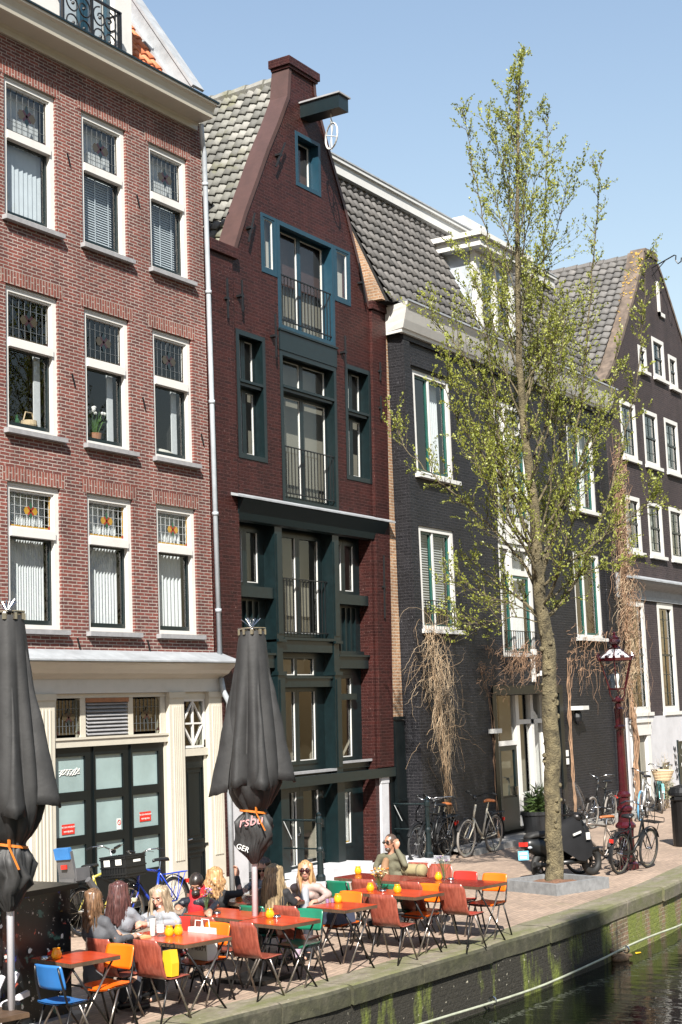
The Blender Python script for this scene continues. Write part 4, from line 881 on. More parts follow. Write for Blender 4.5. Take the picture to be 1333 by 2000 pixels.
shell(dh, 27.75, 39.2, F2+.17, F2+4.5, .02, 11.0, 'dark')
def dwin(x0, x1, z0, z1, kind, mull=.45, tall=False):
    b = dh.mb(); y = F2+.03; ring(b, x0, x1, z0, z1, .13, y, y+.12, 0, .10, .08)
    w = dh.part(b, 'window', 'white')
    xm = x0+.13+(x1-x0-.26)*mull
    for (a, c) in ((x0+.131, xm-.03), (xm+.03, x1-.131)):
        b = dh.mb(); ring(b, a, c, z0+.081, z1-.101, .055, y+.05, y+.10); b.build('sash', M['sash_green'], w)
        pane(dh, w, a+.05, c-.05, z0+.13, z1-.15, y+.08)
    b = dh.mb(); b.box(xm-.03, xm+.03, y+.02, y+.11, z0+.08, z1-.10); b.build('mullion', 'greywhite', w)
    b = dh.mb(); b.box(x0-.08, x1+.08, F2-.14, F2+.1, z0-.09, z0-.003); b.build('sill', 'greywhite', w)
    if kind == 'slats': slats(dh, w, x0+.14, x1-.14, z0+.5, z1-.1, y+.2, 'greyslat', .055)
    if kind == 'curtain': curtain(dh, w, xm+.25, x1-.14, z0+.1, z1-.1, y+.25)
    return w
M['sash_green'] = mat('green_sash_paint', (.012, .08, .065), .35)
M['greyslat'] = mat('grey_blind_slat', (.42, .44, .44), .5, var=.05)
dwin(28.16, 29.9, 8.08, 10.38, 'curtain'); w1 = dwin(28.13, 29.75, 4.74, 6.95, 'slats', .42)
dwin(36.5, 38.3, 8.12, 10.4, 'curtain', .5); dwin(36.45, 38.25, 4.74, 7.0, None, .4)
def rail(par, x0, x1, z0, y):
    b = dh.mb(); b.bar((x0, y, z0+.55), (x1, y, z0+.55), .03, .02); b.bar((x0, y, z0+.05), (x1, y, z0+.05), .03, .02); k = x0
    while k <= x1: b.bar((k, y, z0+.04), (k, y, z0+.55), .013, .013, up=(0, 1, 0)); k += .12
    b.build('railing', 'iron', par)
rail(w1, 28.2, 29.7, 4.8, F2-.05)
for (x0, x1, z0, z1) in ((32.12, 33.95, 7.45, 10.36), (32.0, 33.88, 4.2, 6.9)):
    b = dh.mb(); y = F2+.03; ring(b, x0, x1, z0, z1, .14, y, y+.12); xm = x0+.62; b.box(xm, xm+.16, y, y+.12, z0+.14, z1-.14); b.box(x0+.14, xm, y, y+.12, z1-.75, z1-.62); b.box(xm+.16, x1-.14, y+.02, y+.12, z1-.75, z1-.62)
    w = dh.part(b, 'french_window', 'white')
    for (a, c) in ((x0+.141, xm-.001), (xm+.161, x1-.141)):
        b = dh.mb(); ring(b, a, c, z0+.141, z1-.751, .06, y+.04, y+.1); b.build('sash', M['sash_green'], w); pane(dh, w, a+.05, c-.05, z0+.19, z1-.8, y+.07)
        pane(dh, w, a, c, z1-.62, z1-.14, y+.07)
    slats(dh, w, x0+.14, xm, z0+.3, z1-.1, y+.2, 'greyslat', .055)
    curtain(dh, w, xm+.5, x1-.1, z0+.1, z1-.1, y+.25)
    rail(w, x0, x1, z0+.05, F2-.06)
b = dh.mb(); b.box(32.05, 33.9, F2-.012, F2+.06, 6.9, 7.44); dh.part(b, 'white_panel', 'white')
# cornice, mansard, dormer
b = dh.mb(); prof = [(.02, 11.06), (.12, 11.06), (.13, 11.12), (.17, 11.14), (.24, 11.30), (.32, 11.52), (.36, 11.60), (.38, 11.66), (-.1, 11.72)]
b.sweep(prof, [((27.62, F2+.36, 0), (-.001, 0, 0)), ((27.62, F2, 0), (-.6, -1, 0)), ((39.35, F2, 0), (0, -1, 0))]); dh.part(b, 'cornice', 'white')
b = dh.mb(); b.sweep([(.38, 11.655), (.41, 11.66), (.41, 11.70), (-.1, 11.76)], [((27.62, F2, 0), (-.6, -1, 0)), ((39.4, F2, 0), (0, -1, 0))]); dh.part(b, 'gutter', 'lead')
ms = V((0, 1.5, 3.25)).normalized()
b = dh.mb(); tiles(b, (27.25, F2+.0, 11.72), (1, 0, 0), ms, 46, 12, .262, .295, .042, .05); dh.part(b, 'mansard_roof', 'tile_grey', smooth=True, flip=False)
b = dh.mb(); b.add([(27.26, F2+.03, 11.7), (39.3, F2+.03, 11.7), (39.3, F2+1.5, 14.95), (27.26, F2+1.5, 14.95), (39.3, F2+8, 14.95), (27.26, F2+8, 14.95), (27.26, F2+8, 11.7), (39.3, F2+8, 11.7)], [(0, 1, 2, 3), (3, 2, 4, 5), (0, 3, 5, 6), (1, 7, 4, 2)]); dh.part(b, 'roof_deck', 'dark', flip=False)
b = dh.mb(); b.box(27.1, 39.3, F2+1.28, F2+1.6, 14.86, 15.12); b.box(27.06, 39.33, F2+1.22, F2+1.7, 15.12, 15.20); b.box(27.1, 27.3, F2+1.6, F2+3, 14.86, 15.12); fs_ = dh.part(b, 'roof_fascia', 'greywhite')
b = dh.mb(); b.box(27.04, 39.35, F2+1.20, F2+1.75, 15.201, 15.235); dh.part(b, 'roof_edge', 'lead')
b = dh.mb(); b.box(31.9, 32.2, F2+.18, F2+.3, 11.75, 14.0); b.box(33.75, 34.05, F2+.18, F2+.3, 11.75, 14.0); b.box(32.2, 33.75, F2+.18, F2+.3, 13.8, 14.0); b.box(32.2, 33.75, F2+.18, F2+.3, 11.75, 12.0); b.box(32.9, 33.05, F2+.18, F2+.28, 12, 13.8)
b.box(31.62, 34.33, F2-.12, F2+1.5, 14.0, 14.22); b.box(31.5, 34.45, F2-.22, F2+1.6, 14.22, 14.34)
dd = dh.part(b, 'dormer', 'white')
b = dh.mb(); b.add([(31.95, F2+.3, 12.3), (31.95, F2+.3, 14.0), (31.95, F2+1.15, 14.0), (31.95, F2+.05, 11.8)], [(0, 1, 2, 3)]); 
b.add([(31.78, F2-.05, 11.75), (31.97, F2-.05, 11.75), (31.97, F2+1.02, 14.0), (31.78, F2+1.02, 14.0)], [(0, 1, 2, 3)]); b.build('dormer_cheek', 'zinc', dd, flip=False)
pane(dh, dd, 32.2, 33.75, 12, 13.8, F2+.24); sheet(dh, dd, 32.1, 33.9, 11.8, 14, F2+.5, 'slat')
b = dh.mb(); b.box(34.6, 35.9, F2+1.75, F2+2.5, 14.9, 15.9); dh.part(b, 'roof_box', 'white')
b = dh.mb()
for k in range(40):   # snow guard wire
    pass
# entrance recess
b = dh.mb(); b.box(31.25, 35.2, F2-.05, F2+.2, 3.321, 3.52); b.box(31.22, 31.42, F2-.04, F2-.001, .1, 3.32); b.box(34.98, 35.2, F2-.04, F2-.001, .1, 3.32); dh.part(b, 'door_surround', 'blackgreen')
b = dh.mb(); b.add([(31.3, F2+.16, .12), (31.3, F2+.95, .12), (31.3, F2+.95, 3.32), (31.3, F2+.16, 3.32), (35.15, F2+.16, .12), (35.15, F2+.95, .12), (35.15, F2+.95, 3.32), (35.15, F2+.16, 3.32)], [(0, 1, 2, 3), (4, 5, 6, 7), (3, 2, 6, 7)]); dh.part(b, 'recess_lining', 'greywhite', flip=False)
b = dh.mb(); y = F2+.42
b.box(31.35, 35.1, y+.02, y+.08, .15, .95, 1)
for (x0, x1, z0, z1) in ((31.5, 31.66, .3, 3.3), (32.15, 32.33, .2, 3.3), (33.35, 33.53, .2, 3.3), (34.2, 34.36, .9, 3.3), (34.9, 35.05, .9, 3.3)): b.box(x0, x1, y-.02, y+.1, z0, z1)
for (x0, x1, z) in ((31.66, 32.15, 2.5), (32.33, 33.35, 2.12), (33.53, 34.9, 2.6), (33.53, 34.9, .86), (31.66, 32.15, .8), (31.66, 32.15, .3)): b.box(x0, x1, y-.02, y+.09, z, z+.11)
de = dh.part(b, 'entrance_frame', ['white', 'blackgreen'])
for (x0, x1, z0, z1) in ((31.66, 32.15, .85, 3.3), (32.33, 33.35, 2.2, 3.3), (33.53, 34.2, .95, 3.3), (34.36, 34.9, .95, 3.3)): pane(dh, de, x0, x1, z0, z1, y+.05)
sheet(dh, de, 31.6, 32.2, .8, 3.3, y+.4, 'inside'); sheet(dh, de, 33.5, 34.9, .9, 3.3, y+.5, 'beige')
b = dh.mb(); ring(b, 32.34, 33.34, .15, 2.11, .13, y+.0, y+.06, 0, .1, .75); dr = b.build('front_door', 'green', de); pane(dh, dr, 32.47, 33.2, .9, 2.0, y+.03, 'glass_dark')
b = dh.mb(); b.box(33.15, 33.2, y-.05, y, .95, 1.15); b.build('handle', 'chrome', dr)
b = dh.mb(); b.box(35.22, 35.40, F2-.03, F2-.002, 1.55, 1.7); dh.part(b, 'house_number_plate', 'paper'); b = dh.mb(); b.box(35.22, 35.40, F2-.03, F2-.002, 1.75, 1.9); dh.part(b, 'house_number_plate', 'paper')
b = dh.mb(); b.bar((33.75, F2-.02, 3.75), (33.75, F2-.3, 3.85), .03, .05); b.box(33.55, 33.95, F2-.42, F2-.2, 3.74, 3.86); dh.part(b, 'wall_light', 'greywhite'); b = dh.mb(); b.box(33.5, 33.53, F2-.1, F2, 3.6, 4.3); b.box(33.4, 33.6, F2-.13, F2-.05, 4.25, 4.38); dh.part(b, 'sensor', 'greywhite'); b = dh.mb(); b.box(35.7, 36.1, F2-.35, F2-.0, 2.88, 2.98); dh.part(b, 'wall_light', 'greywhite')
b = dh.mb(); b.ball((35.9, F2-.12, 2.7), (.14, .12, .2), 8, 6); dh.part(b, 'alarm_box', 'iron'); b = dh.mb(); b.box(31.0, 31.3, F2-.2, F2, 2.45, 2.55); dh.part(b, 'wall_light', 'greywhite')
b = dh.mb()
for k in range(9): b.tube([(31.72, y+.02, .9+k*.26), (32.02, y-.02, .9+k*.26)], .012, 4)
b.build('letter_slots', 'chrome', de)
# ---------------------------------------------------------------- dark gabled house far along
bh = House('dark_gabled_house', 'dark brown gabled house with pale plinth and hook at the peak', 'house', (44, F2, 0))
BG = [(39.36, 0), (39.36, 12.0), (40.0, 12.5), (40.94, 13.53), (42.2, 15.1), (43.2, 16.4), (43.35, 16.75), (44.45, 16.85), (44.6, 16.6), (45.2, 16.0), (46.5, 14.5), (47.6, 13.0), (48.4, 12.0), (48.4, 0)]
bw = []
for x in (40.5, 42.35, 44.2, 46.05): bw.append((x, x+1.22, 9.98, 11.66)); bw.append((x-.1, x+1.1, 7.27, 8.88))
bw += [(43.55, 44.6, 12.84, 14.1), (44.98, 45.75, 12.76, 13.8), (42.3, 43.0, 12.84, 13.6)]
bl = [(39.95, 41.42, 2.72, 5.86), (42.5, 43.86, 2.70, 5.88), (44.9, 46.3, 2.7, 5.88), (46.9, 48.2, 2.7, 5.88)]
b = bh.mb(); facade(b, BG, bw+bl+[(44.35, 44.75, 15.0, 15.9), (40.05, 40.75, .1, 2.1)], F2, .14, .35)
b.add([(39.36, F2+.35, 0), (39.36, F2+10, 0), (39.36, F2+10, 12), (39.36, F2+.35, 12)], [(0, 1, 2, 3)]); bh.part(b, 'wall', 'brown_brick', flip=False)
M['verge_b'] = mat('lichened_verge', (.13, .098, .075), .8, var=.5, scale=4)
shell(bh, 39.45, 48.3, F2+.16, F2+4, .05, 11.9, 'dark')
for i, (x0, x1, z0, z1) in enumerate(bw+bl):
    tall = i >= len(bw)
    b = bh.mb(); y = F2-.01; ring(b, x0, x1, z0, z1, .12 if not tall else .16, y, y+.1)
    w = bh.part(b, 'window', 'white'); zi = z0+(z1-z0)*.52
    b = bh.mb(); a, c = x0+(.16 if tall else .12), x1-(.16 if tall else .12); xm = (a+c)/2
    ring(b, a, c, z0+.13, z1-.13, .04, y+.06, y+.1); b.box(a, c, y+.04, y+.1, zi-.03, zi+.03); b.box(xm-.015, xm+.015, y+.07, y+.1, z0+.2, z1-.2)
    for q in ((.25, .75) if not tall else (.17, .34, .68, .85)): b.box(a, c, y+.075, y+.1, z0+(z1-z0)*q-.012, z0+(z1-z0)*q+.012)
    b.build('sash', 'sash_dark', w) if 'sash_dark' in M else b.build('sash', 'green', w)
    pane(bh, w, a, c, z0+.13, z1-.13, y+.085, 'glass_dark')
    b = bh.mb(); b.box(x0-.07, x1+.07, F2-.10, F2-.011, z0-.10, z0-.001); b.build('sill', 'white', w)
    if tall: sheet(bh, w, a-.05, c+.05, z0+.1, z1-.1, y+.3, 'beige')
    elif i % 3 != 2: curtain(bh, w, xm-.1, c, z0+.1, z1-.1, y+.25)
b = bh.mb(); b.box(44.3, 44.42, F2-.06, F2+.1, 14.9, 16.0); b.box(44.3, 44.8, F2-.06, F2+.1, 14.9, 15.02); bh.part(b, 'loft_shutter', 'white')
b = bh.mb(); b.sweep([(0, 6.0), (.05, 6.0), (.05, 6.2), (.1, 6.25), (.3, 6.36), (.34, 6.42), (0, 6.44)], [((39.4, F2, 0), (0, -1, 0)), ((48.4, F2, 0), (0, -1, 0))]); bh.part(b, 'ledge', 'stone')
b = bh.mb(); b.box(39.4, 48.4, F2-.06, F2, 5.9, 6.0); b.sweep([(0, 6.42), (.37, 6.425), (.37, 6.47), (0, 6.6)], [((39.4, F2, 0), (0, -1, 0)), ((48.4, F2, 0), (0, -1, 0))]); bh.part(b, 'ledge_flashing', 'lead')
b = bh.mb(); facade(b, [(39.42, 0), (48.4, 0), (48.4, 2.6), (39.42, 2.6)], [(40.05, 40.75, .1, 2.1), (43.3, 45.2, .1, 1.82)], F2-.06, .1, .05); bh.part(b, 'plinth', 'offwhite', flip=False)
b = bh.mb(); b.box(39.62, 39.85, F2-.12, F2-.061, 0, 2.5); b.box(40.75, 41.0, F2-.12, F2-.061, 0, 2.5); b.box(39.6, 41.05, F2-.14, F2-.061, 2.1, 2.45); b.box(39.55, 41.1, F2-.18, F2-.061, 2.45, 2.53); bh.part(b, 'door_frame', 'white')
b = bh.mb(); b.box(40.05, 40.4, F2+.0, F2+.06, .1, 2.1); b.box(40.4, 40.75, F2-.02, F2+.06, .1, 2.1, 1); bh.part(b, 'front_door', ['blackgreen', 'beige'])
b = bh.mb(); b.box(43.3, 45.2, F2-.03, F2+.04, .1, 1.82); b.box(43.28, 43.36, F2-.1, F2-.03, .0, 1.86); b.box(44.2, 44.23, F2-.045, F2-.03, .1, 1.82); sd_ = bh.part(b, 'steel_door', 'green')
rr = random.Random(9); b = bh.mb()
for k in range(14):
    x, z = rr.uniform(43.5, 45.0), rr.uniform(.9, 1.7); b.add([(x+rr.uniform(-.08, .08), F2-.047, z+rr.uniform(-.08, .08)) for _ in range(5)], [(0, 1, 2, 3, 4)])
b.build('torn_posters', 'paper', sd_, flip=False)
b = bh.mb(); b.add([(42.0, F2-.075, 1.25), (42.0, F2-.075, .3), (42.55, F2-.075, 1.27)], [(0, 1, 2)])
for k in range(5):
    x = 43.05+.02*k; z = 1.6-k*.2; b.tube([(x-.1+.2*t/6, F2-.07, z+.09*sin(t*1.7+k)) for t in range(7)], .012, 4)
bh.part(b, 'graffiti', 'iron', flip=False)
b = bh.mb(); b.prism([(43.3, 16.7), (43.45, 16.86), (44.4, 16.95), (44.6, 16.7)], lambda p: (p[0], F2-.03, p[1]), lambda p: (p[0], F2+.45, p[1])); bh.part(b, 'gable_cap', M['verge_b'])
b = bh.mb()
for (a, c) in zip(BG[1:6], BG[2:7]): b.add([(a[0]-.03, F2-.03, a[1]), (c[0]-.03, F2-.03, c[1]), (c[0]-.03, F2+.5, c[1]), (a[0]-.03, F2+.5, a[1]), (a[0]+.1, F2-.03, a[1]-.03), (c[0]+.1, F2-.03, c[1]-.03)], [(0, 1, 2, 3), (0, 4, 5, 1)])
vg = bh.part(b, 'gable_verge', M['verge_b'], flip=False); b = bh.mb()
for (a, c) in zip(BG[8:12], BG[9:13]): b.add([(a[0]+.03, F2-.03, a[1]), (c[0]+.03, F2-.03, c[1]), (c[0]+.03, F2+.5, c[1]), (a[0]+.03, F2+.5, a[1]), (a[0]-.1, F2-.03, a[1]-.03), (c[0]-.1, F2-.03, c[1]-.03)], [(0, 1, 2, 3), (0, 4, 5, 1)])
bh.part(b, 'gable_verge', M['verge_b'], flip=False)
M['lichen'] = mat('orange_lichen', (.40, .25, .05), .9, var=.3, scale=20)
b = bh.mb(); rr = random.Random(2)
for k in range(90):
    i = rr.choice((3, 4, 4, 4, 5)); t = rr.random(); a, c = BG[i], BG[i+1]; p = V((a[0]+(c[0]-a[0])*t-.045, F2+rr.uniform(0, .42), a[1]+(c[1]-a[1])*t+.01)); s_ = rr.uniform(.015, .06)*rr.uniform(.4, 1.2)
    d = V((c[0]-a[0], 0, c[1]-a[1])).normalized(); b.add([p+d*s_*cos(q*pi/3)*rr.uniform(.6, 1)+V((0, s_*sin(q*pi/3)*rr.uniform(.6, 1), 0)) for q in range(6)], [tuple(range(6))])
b.build('lichen_patch', M['lichen'], vg, flip=False)
b = bh.mb(); b.tube([(44.0, F2, 16.35), (44.0, F2-.75, 16.62), (44.0, F2-.80, 16.6), (44.0, F2-.78, 16.45), (44.0, F2-.85, 16.33), (44.0, F2-.95, 16.38), (44.0, F2-.97, 16.5)], .02, 6); b.tube([(44.0, F2, 16.1), (44.0, F2-.45, 16.5)], .016, 5); bh.part(b, 'hoist_hook', 'iron')
dl = V((3.9, 0, 4.6)).normalized(); b = bh.mb(); tiles(b, (39.5, F2+9.5, 11.95), (0, -1, 0), dl, 34, 20, .27, .305, .04, .05); bh.part(b, 'roof', 'tile_grey', smooth=True, flip=False)
b = bh.mb(); b.add([(39.5, F2+.34, 11.9), (43.9, F2+.34, 16.6), (48.3, F2+.34, 11.9), (39.5, F2+12, 11.9), (43.9, F2+12, 16.6), (48.3, F2+12, 11.9)], [(0, 1, 4, 3), (1, 2, 5, 4), (3, 4, 5)]); bh.part(b, 'roof_deck', 'dark', flip=False)
b = bh.mb()
for k in range(22): b.tube([(43.55, F2+.45+k*.45, 16.62), (43.55, F2+.45+k*.45+.44, 16.62)], [.17, .14], 8)
bh.part(b, 'ridge_tiles', 'tile_grey')
b = bh.mb(); c0 = V((41.4, F2+2.2, 14.05)); 
b.add([c0+V((0, -.4, 0))+dl*.0, c0+V((0, .4, 0)), c0+V((0, .4, 0))+dl*.9, c0+V((0, -.4, 0))+dl*.9], [(0, 1, 2, 3)]); sk = bh.part(b, 'skylight', 'zinc', flip=False)
# the row goes on beyond the view; the water mirrors it
nh = House('row_house', 'dark brick row house with white windows further along the quay', 'house', (53, F2, 0))
nw = [(x, x+1.2, z, z+1.9) for x in (49.4, 51.6, 53.8, 56.0, 58.2) for z in (.9, 4.2, 7.4, 10.2)]
b = nh.mb(); facade(b, [(48.5, 0), (60.5, 0), (60.5, 13.4), (48.5, 13.4)], nw, F2, .14, .35); nh.part(b, 'wall', 'brown_brick', flip=False)
for (x0, x1, z0, z1) in nw:
    b = nh.mb(); ring(b, x0, x1, z0, z1, .16, F2-.01, F2+.1); w = nh.part(b, 'window', 'white'); sheet(nh, w, x0+.1, x1-.1, z0+.1, z1-.1, F2+.12, 'curtain')
b = nh.mb(); b.box(48.5, 60.5, F2-.3, F2+.3, 13.4, 13.8); nh.part(b, 'cornice', 'white')
b = nh.mb(); b.add([(48.5, F2, 13.8), (60.5, F2, 13.8), (60.5, F2+4, 17), (48.5, F2+4, 17)], [(0, 1, 2, 3)]); nh.part(b, 'roof', 'tile_grey', flip=False)
# house across the water: only its shadow and reflections reach the view
oh = House('opposite_house', 'tall brick house with narrow spout gable across the water', 'house', (-3.5, -6, 0))
b = oh.mb(); pts = [(-6.4, -1), (-6.4, 15.5), (-4.3, 20.5), (-4.0, 25.05), (-3.0, 25.05), (-2.7, 20.5), (-.8, 15.5), (-.8, -1)]
b.prism(pts, lambda p: (p[0], -6, p[1]), lambda p: (p[0], -6.8, p[1])); b.box(-6.4, -.8, -18, -6.8, -1, 15.2)
oh.part(b, 'wall', 'red_brick')
# ================================================================ ground, quay, water
def quad_obj(name, pts, m, kind='structure', faces=None):
    b = MB(); b.add(pts, faces or [tuple(range(len(pts)))]); o = b.build(name, m, flip=False); return tag(o, kind=kind)
def paving(name, c1, c2, mortar, bw, rh, rot, moss=True):
    m, t, p = nt(name); tc = t.nodes.new('ShaderNodeTexCoord'); mp = t.nodes.new('ShaderNodeMapping'); mp.inputs['Rotation'].default_value = (0, 0, rot); t.links.new(tc.outputs['Object'], mp.inputs[0])
    b = t.nodes.new('ShaderNodeTexBrick'); t.links.new(mp.outputs[0], b.inputs['Vector']); b.inputs['Scale'].default_value = 1; b.inputs['Brick Width'].default_value = bw; b.inputs['Row Height'].default_value = rh; b.inputs['Mortar Size'].default_value = .006; b.inputs['Mortar Smooth'].default_value = .3
    c1, c2, mortar = (tuple(x*TONE for x in q) for q in (c1, c2, mortar)); b.inputs['Color1'].default_value = c4(c1); b.inputs['Color2'].default_value = c4(c2); b.inputs['Mortar'].default_value = c4(mortar)
    o = mixc(t, 1, b.outputs['Color'], ramp(t, nz(t, .45, 7, .7), [(.28, (.68,)*3), (.72, (1.2,)*3)]), 'MULTIPLY')
    o = mixc(t, 1, o, ramp(t, nz(t, 11, 3), [(.3, (.82,)*3), (.7, (1.15,)*3)]), 'MULTIPLY')
    if moss: o = mixc(t, ramp(t, nz(t, .8, 8, .75), [(.58, (0, 0, 0)), (.75, (.55,)*3)]), o, (.12, .12, .05))
    o = mixc(t, ramp(t, nz(t, 33, 2), [(.70, (0, 0, 0)), (.74, (.7,)*3)]), o, (.32, .24, .14))
    t.links.new(o, p.inputs['Base Color']); p.inputs['Roughness'].default_value = .85
    bump(t, mth(t, 'ADD', mth(t, 'SUBTRACT', 1, b.outputs['Fac']), mth(t, 'MULTIPLY', nz(t, 30, 5), .7)), p, .6, .012); return m
M['paving'] = paving('brick_paving', (.41, .30, .225), (.32, .235, .18), (.24, .19, .14), .21, .075, radians(-4))
M['flag'] = paving('stone_flags', (.34, .33, .31), (.29, .28, .265), (.2, .19, .17), .9, .45, radians(-2), False)
EDGE = [(-10, 10.7), (8, 10.05), (12.66, 9.62), (14.4, 9.32), (16.0, 9.22), (17.34, 9.10), (19.2, 8.97), (21.43, 8.90), (24.66, 8.99), (25.7, 9.09), (32, 9.7), (60, 12.4), (120, 18)]
INN = [(x, y+.52) for x, y in EDGE]
n = len(INN)
o = quad_obj('quay_pavement', [(x, y, 0) for x, y in INN]+[(x, y, 0) for x, y in ((400, 44), (400, 400), (-60, 400), (-60, 13))], M['paving'])
o = quad_obj('sidewalk', [(28.6, 14.55, .12), (39.2, 14.75, .12), (39.2, F2, .12), (28.6, F2, .12), (28.6, 14.55, 0), (39.2, 14.75, 0)], M['flag'], faces=[(0, 1, 2, 3), (4, 5, 1, 0), (4, 0, 3)])
def qmat():
    m, t, p = nt('quay_wall_brick'); vec, s = wall_vec(t)
    b = t.nodes.new('ShaderNodeTexBrick'); t.links.new(vec, b.inputs['Vector']); b.inputs['Scale'].default_value = 1; b.inputs['Brick Width'].default_value = .21; b.inputs['Row Height'].default_value = .065; b.inputs['Mortar Size'].default_value = .008
    b.inputs['Color1'].default_value = (.17, .10, .06, 1); b.inputs['Color2'].default_value = (.12, .085, .05, 1); b.inputs['Mortar'].default_value = (.22, .19, .13, 1)
    cleanx = t.nodes.new('ShaderNodeMapRange'); t.links.new(s.outputs[0], cleanx.inputs[0]); cleanx.inputs[1].default_value = .9; cleanx.inputs[2].default_value = 2.6
    mp = t.nodes.new('ShaderNodeMapping'); mp.inputs['Scale'].default_value = (2.2, 2.2, .8); tc = t.nodes.new('ShaderNodeTexCoord'); t.links.new(tc.outputs['Object'], mp.inputs[0])
    na = nz(t, 1.0, 7, .72, mp.outputs[0])
    grime = ramp(t, mth(t, 'SUBTRACT', mth(t, 'ADD', na, .50), mth(t, 'MULTIPLY', cleanx.outputs[0], .72)), [(.42, (0, 0, 0)), (.60, (1, 1, 1))])
    o = mixc(t, grime, b.outputs['Color'], (.016, .014, .009))
    mp2 = t.nodes.new('ShaderNodeMapping'); mp2.inputs['Scale'].default_value = (1.7, 1.7, .45); mp2.inputs['Location'].default_value = (3.3, 0, 1); t.links.new(tc.outputs['Object'], mp2.inputs[0])
    mo = ramp(t, mth(t, 'ADD', nz(t, 1.0, 6, .7, mp2.outputs[0]), mth(t, 'MULTIPLY', cleanx.outputs[0], .10)), [(.52, (0, 0, 0)), (.63, (.92,)*3)])
    o = mixc(t, mo, o, mixc(t, nz(t, 14, 3), (.055, .075, .008), (.17, .20, .03)))
    sp = ramp(t, nz(t, 20, 2, .5), [(.70, (0, 0, 0)), (.76, (1, 1, 1))]); o = mixc(t, sp, o, (.3, .28, .22))
    t.links.new(o, p.inputs['Base Color']); p.inputs['Roughness'].default_value = .75
    bump(t, mth(t, 'ADD', mth(t, 'SUBTRACT', 1, b.outputs['Fac']), mth(t, 'MULTIPLY', nz(t, 22, 5), 1.4)), p, .8, .02); return m
def copmat():
    m, t, p = nt('coping_stone'); o = ramp(t, nz(t, 5, 7, .7), [(.3, (.085, .072, .052)), (.7, (.20, .175, .135))])
    tc = t.nodes.new('ShaderNodeTexCoord'); mp = t.nodes.new('ShaderNodeMapping'); mp.inputs['Scale'].default_value = (.5, 1.6, 1); t.links.new(tc.outputs['Object'], mp.inputs[0])
    o = mixc(t, ramp(t, nz(t, 1.7, 7, .7, mp.outputs[0]), [(.40, (0, 0, 0)), (.62, (.9,)*3)]), o, (.088, .094, .030))
    o = mixc(t, ramp(t, nz(t, 17, 2), [(.72, (0, 0, 0)), (.77, (1,)*3)]), o, (.5, .48, .42))
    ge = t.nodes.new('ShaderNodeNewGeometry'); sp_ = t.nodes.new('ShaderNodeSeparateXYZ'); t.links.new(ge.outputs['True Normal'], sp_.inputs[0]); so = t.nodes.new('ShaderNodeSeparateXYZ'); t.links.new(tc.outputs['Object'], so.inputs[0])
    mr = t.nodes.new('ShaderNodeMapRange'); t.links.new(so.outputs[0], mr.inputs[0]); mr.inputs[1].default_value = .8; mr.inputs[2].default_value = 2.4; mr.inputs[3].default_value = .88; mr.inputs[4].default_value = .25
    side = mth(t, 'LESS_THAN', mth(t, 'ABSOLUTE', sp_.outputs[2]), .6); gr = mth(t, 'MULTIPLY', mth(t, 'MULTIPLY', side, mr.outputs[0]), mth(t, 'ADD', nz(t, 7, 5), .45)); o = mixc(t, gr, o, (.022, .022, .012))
    t.links.new(o, p.inputs['Base Color']); p.inputs['Roughness'].default_value = .85; bump(t, nz(t, 18, 6), p, .6, .02); return m
qw = root('quay_wall', 'mossy brick quay wall with stone coping above the dark canal', 'wall', (20, 9, 0))
b = MB((20, 9, 0))
for (a, c) in zip(EDGE[:-1], EDGE[1:]): b.add([(a[0], a[1]+.05, -3), (c[0], c[1]+.05, -3), (c[0], c[1]+.05, -.2), (a[0], a[1]+.05, -.2)], [(0, 1, 2, 3)])
b.build('wall_face', qmat(), qw, flip=False)
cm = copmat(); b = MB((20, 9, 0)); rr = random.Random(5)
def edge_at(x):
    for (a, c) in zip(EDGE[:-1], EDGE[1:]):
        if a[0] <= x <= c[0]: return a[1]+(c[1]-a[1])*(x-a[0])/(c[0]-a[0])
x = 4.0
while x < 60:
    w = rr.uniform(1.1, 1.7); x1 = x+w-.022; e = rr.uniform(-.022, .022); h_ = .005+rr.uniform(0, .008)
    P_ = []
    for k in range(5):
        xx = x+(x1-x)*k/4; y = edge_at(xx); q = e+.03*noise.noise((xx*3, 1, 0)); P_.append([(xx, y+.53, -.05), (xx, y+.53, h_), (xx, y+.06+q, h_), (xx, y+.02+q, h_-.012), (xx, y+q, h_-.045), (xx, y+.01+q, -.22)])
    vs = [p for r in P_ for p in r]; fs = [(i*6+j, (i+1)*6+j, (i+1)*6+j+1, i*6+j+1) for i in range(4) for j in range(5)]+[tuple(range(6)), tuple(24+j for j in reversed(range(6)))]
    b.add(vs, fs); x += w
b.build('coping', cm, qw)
b = MB((20, 9, 0)); pts = []
for k in range(140):
    x = 6+k*.35; pts.append((x, edge_at(x)-.10-.03*sin(x*.5), -.66+.03*sin(x*.9)+.12*max(0, (14-x)/8)))
b.tube(pts, .017, 8); M['hose'] = mat('pale_hose', (.36, .38, .29), .5, var=.2)
hose = b.build('mooring_hose', M['hose'], None, smooth=True); hose.location = (20, 9, 0); tag(hose, 'pale green hose strung along the quay wall above the water', 'hose')
b = MB((0, 0, 0))
for x in (13.5, 17.9, 22.2, 26.5):
    b = MB((0, 0, 0)); y = edge_at(x); b.torus((x-20, y-.1-9, -.655), .05, .012, (1, 0, 0), 12, 5); b.bar((x-20, y-.1-9, -.66), (x-20, y-9+.06, -.72), .02, .02); b.build('hose_clip', 'chrome', hose)
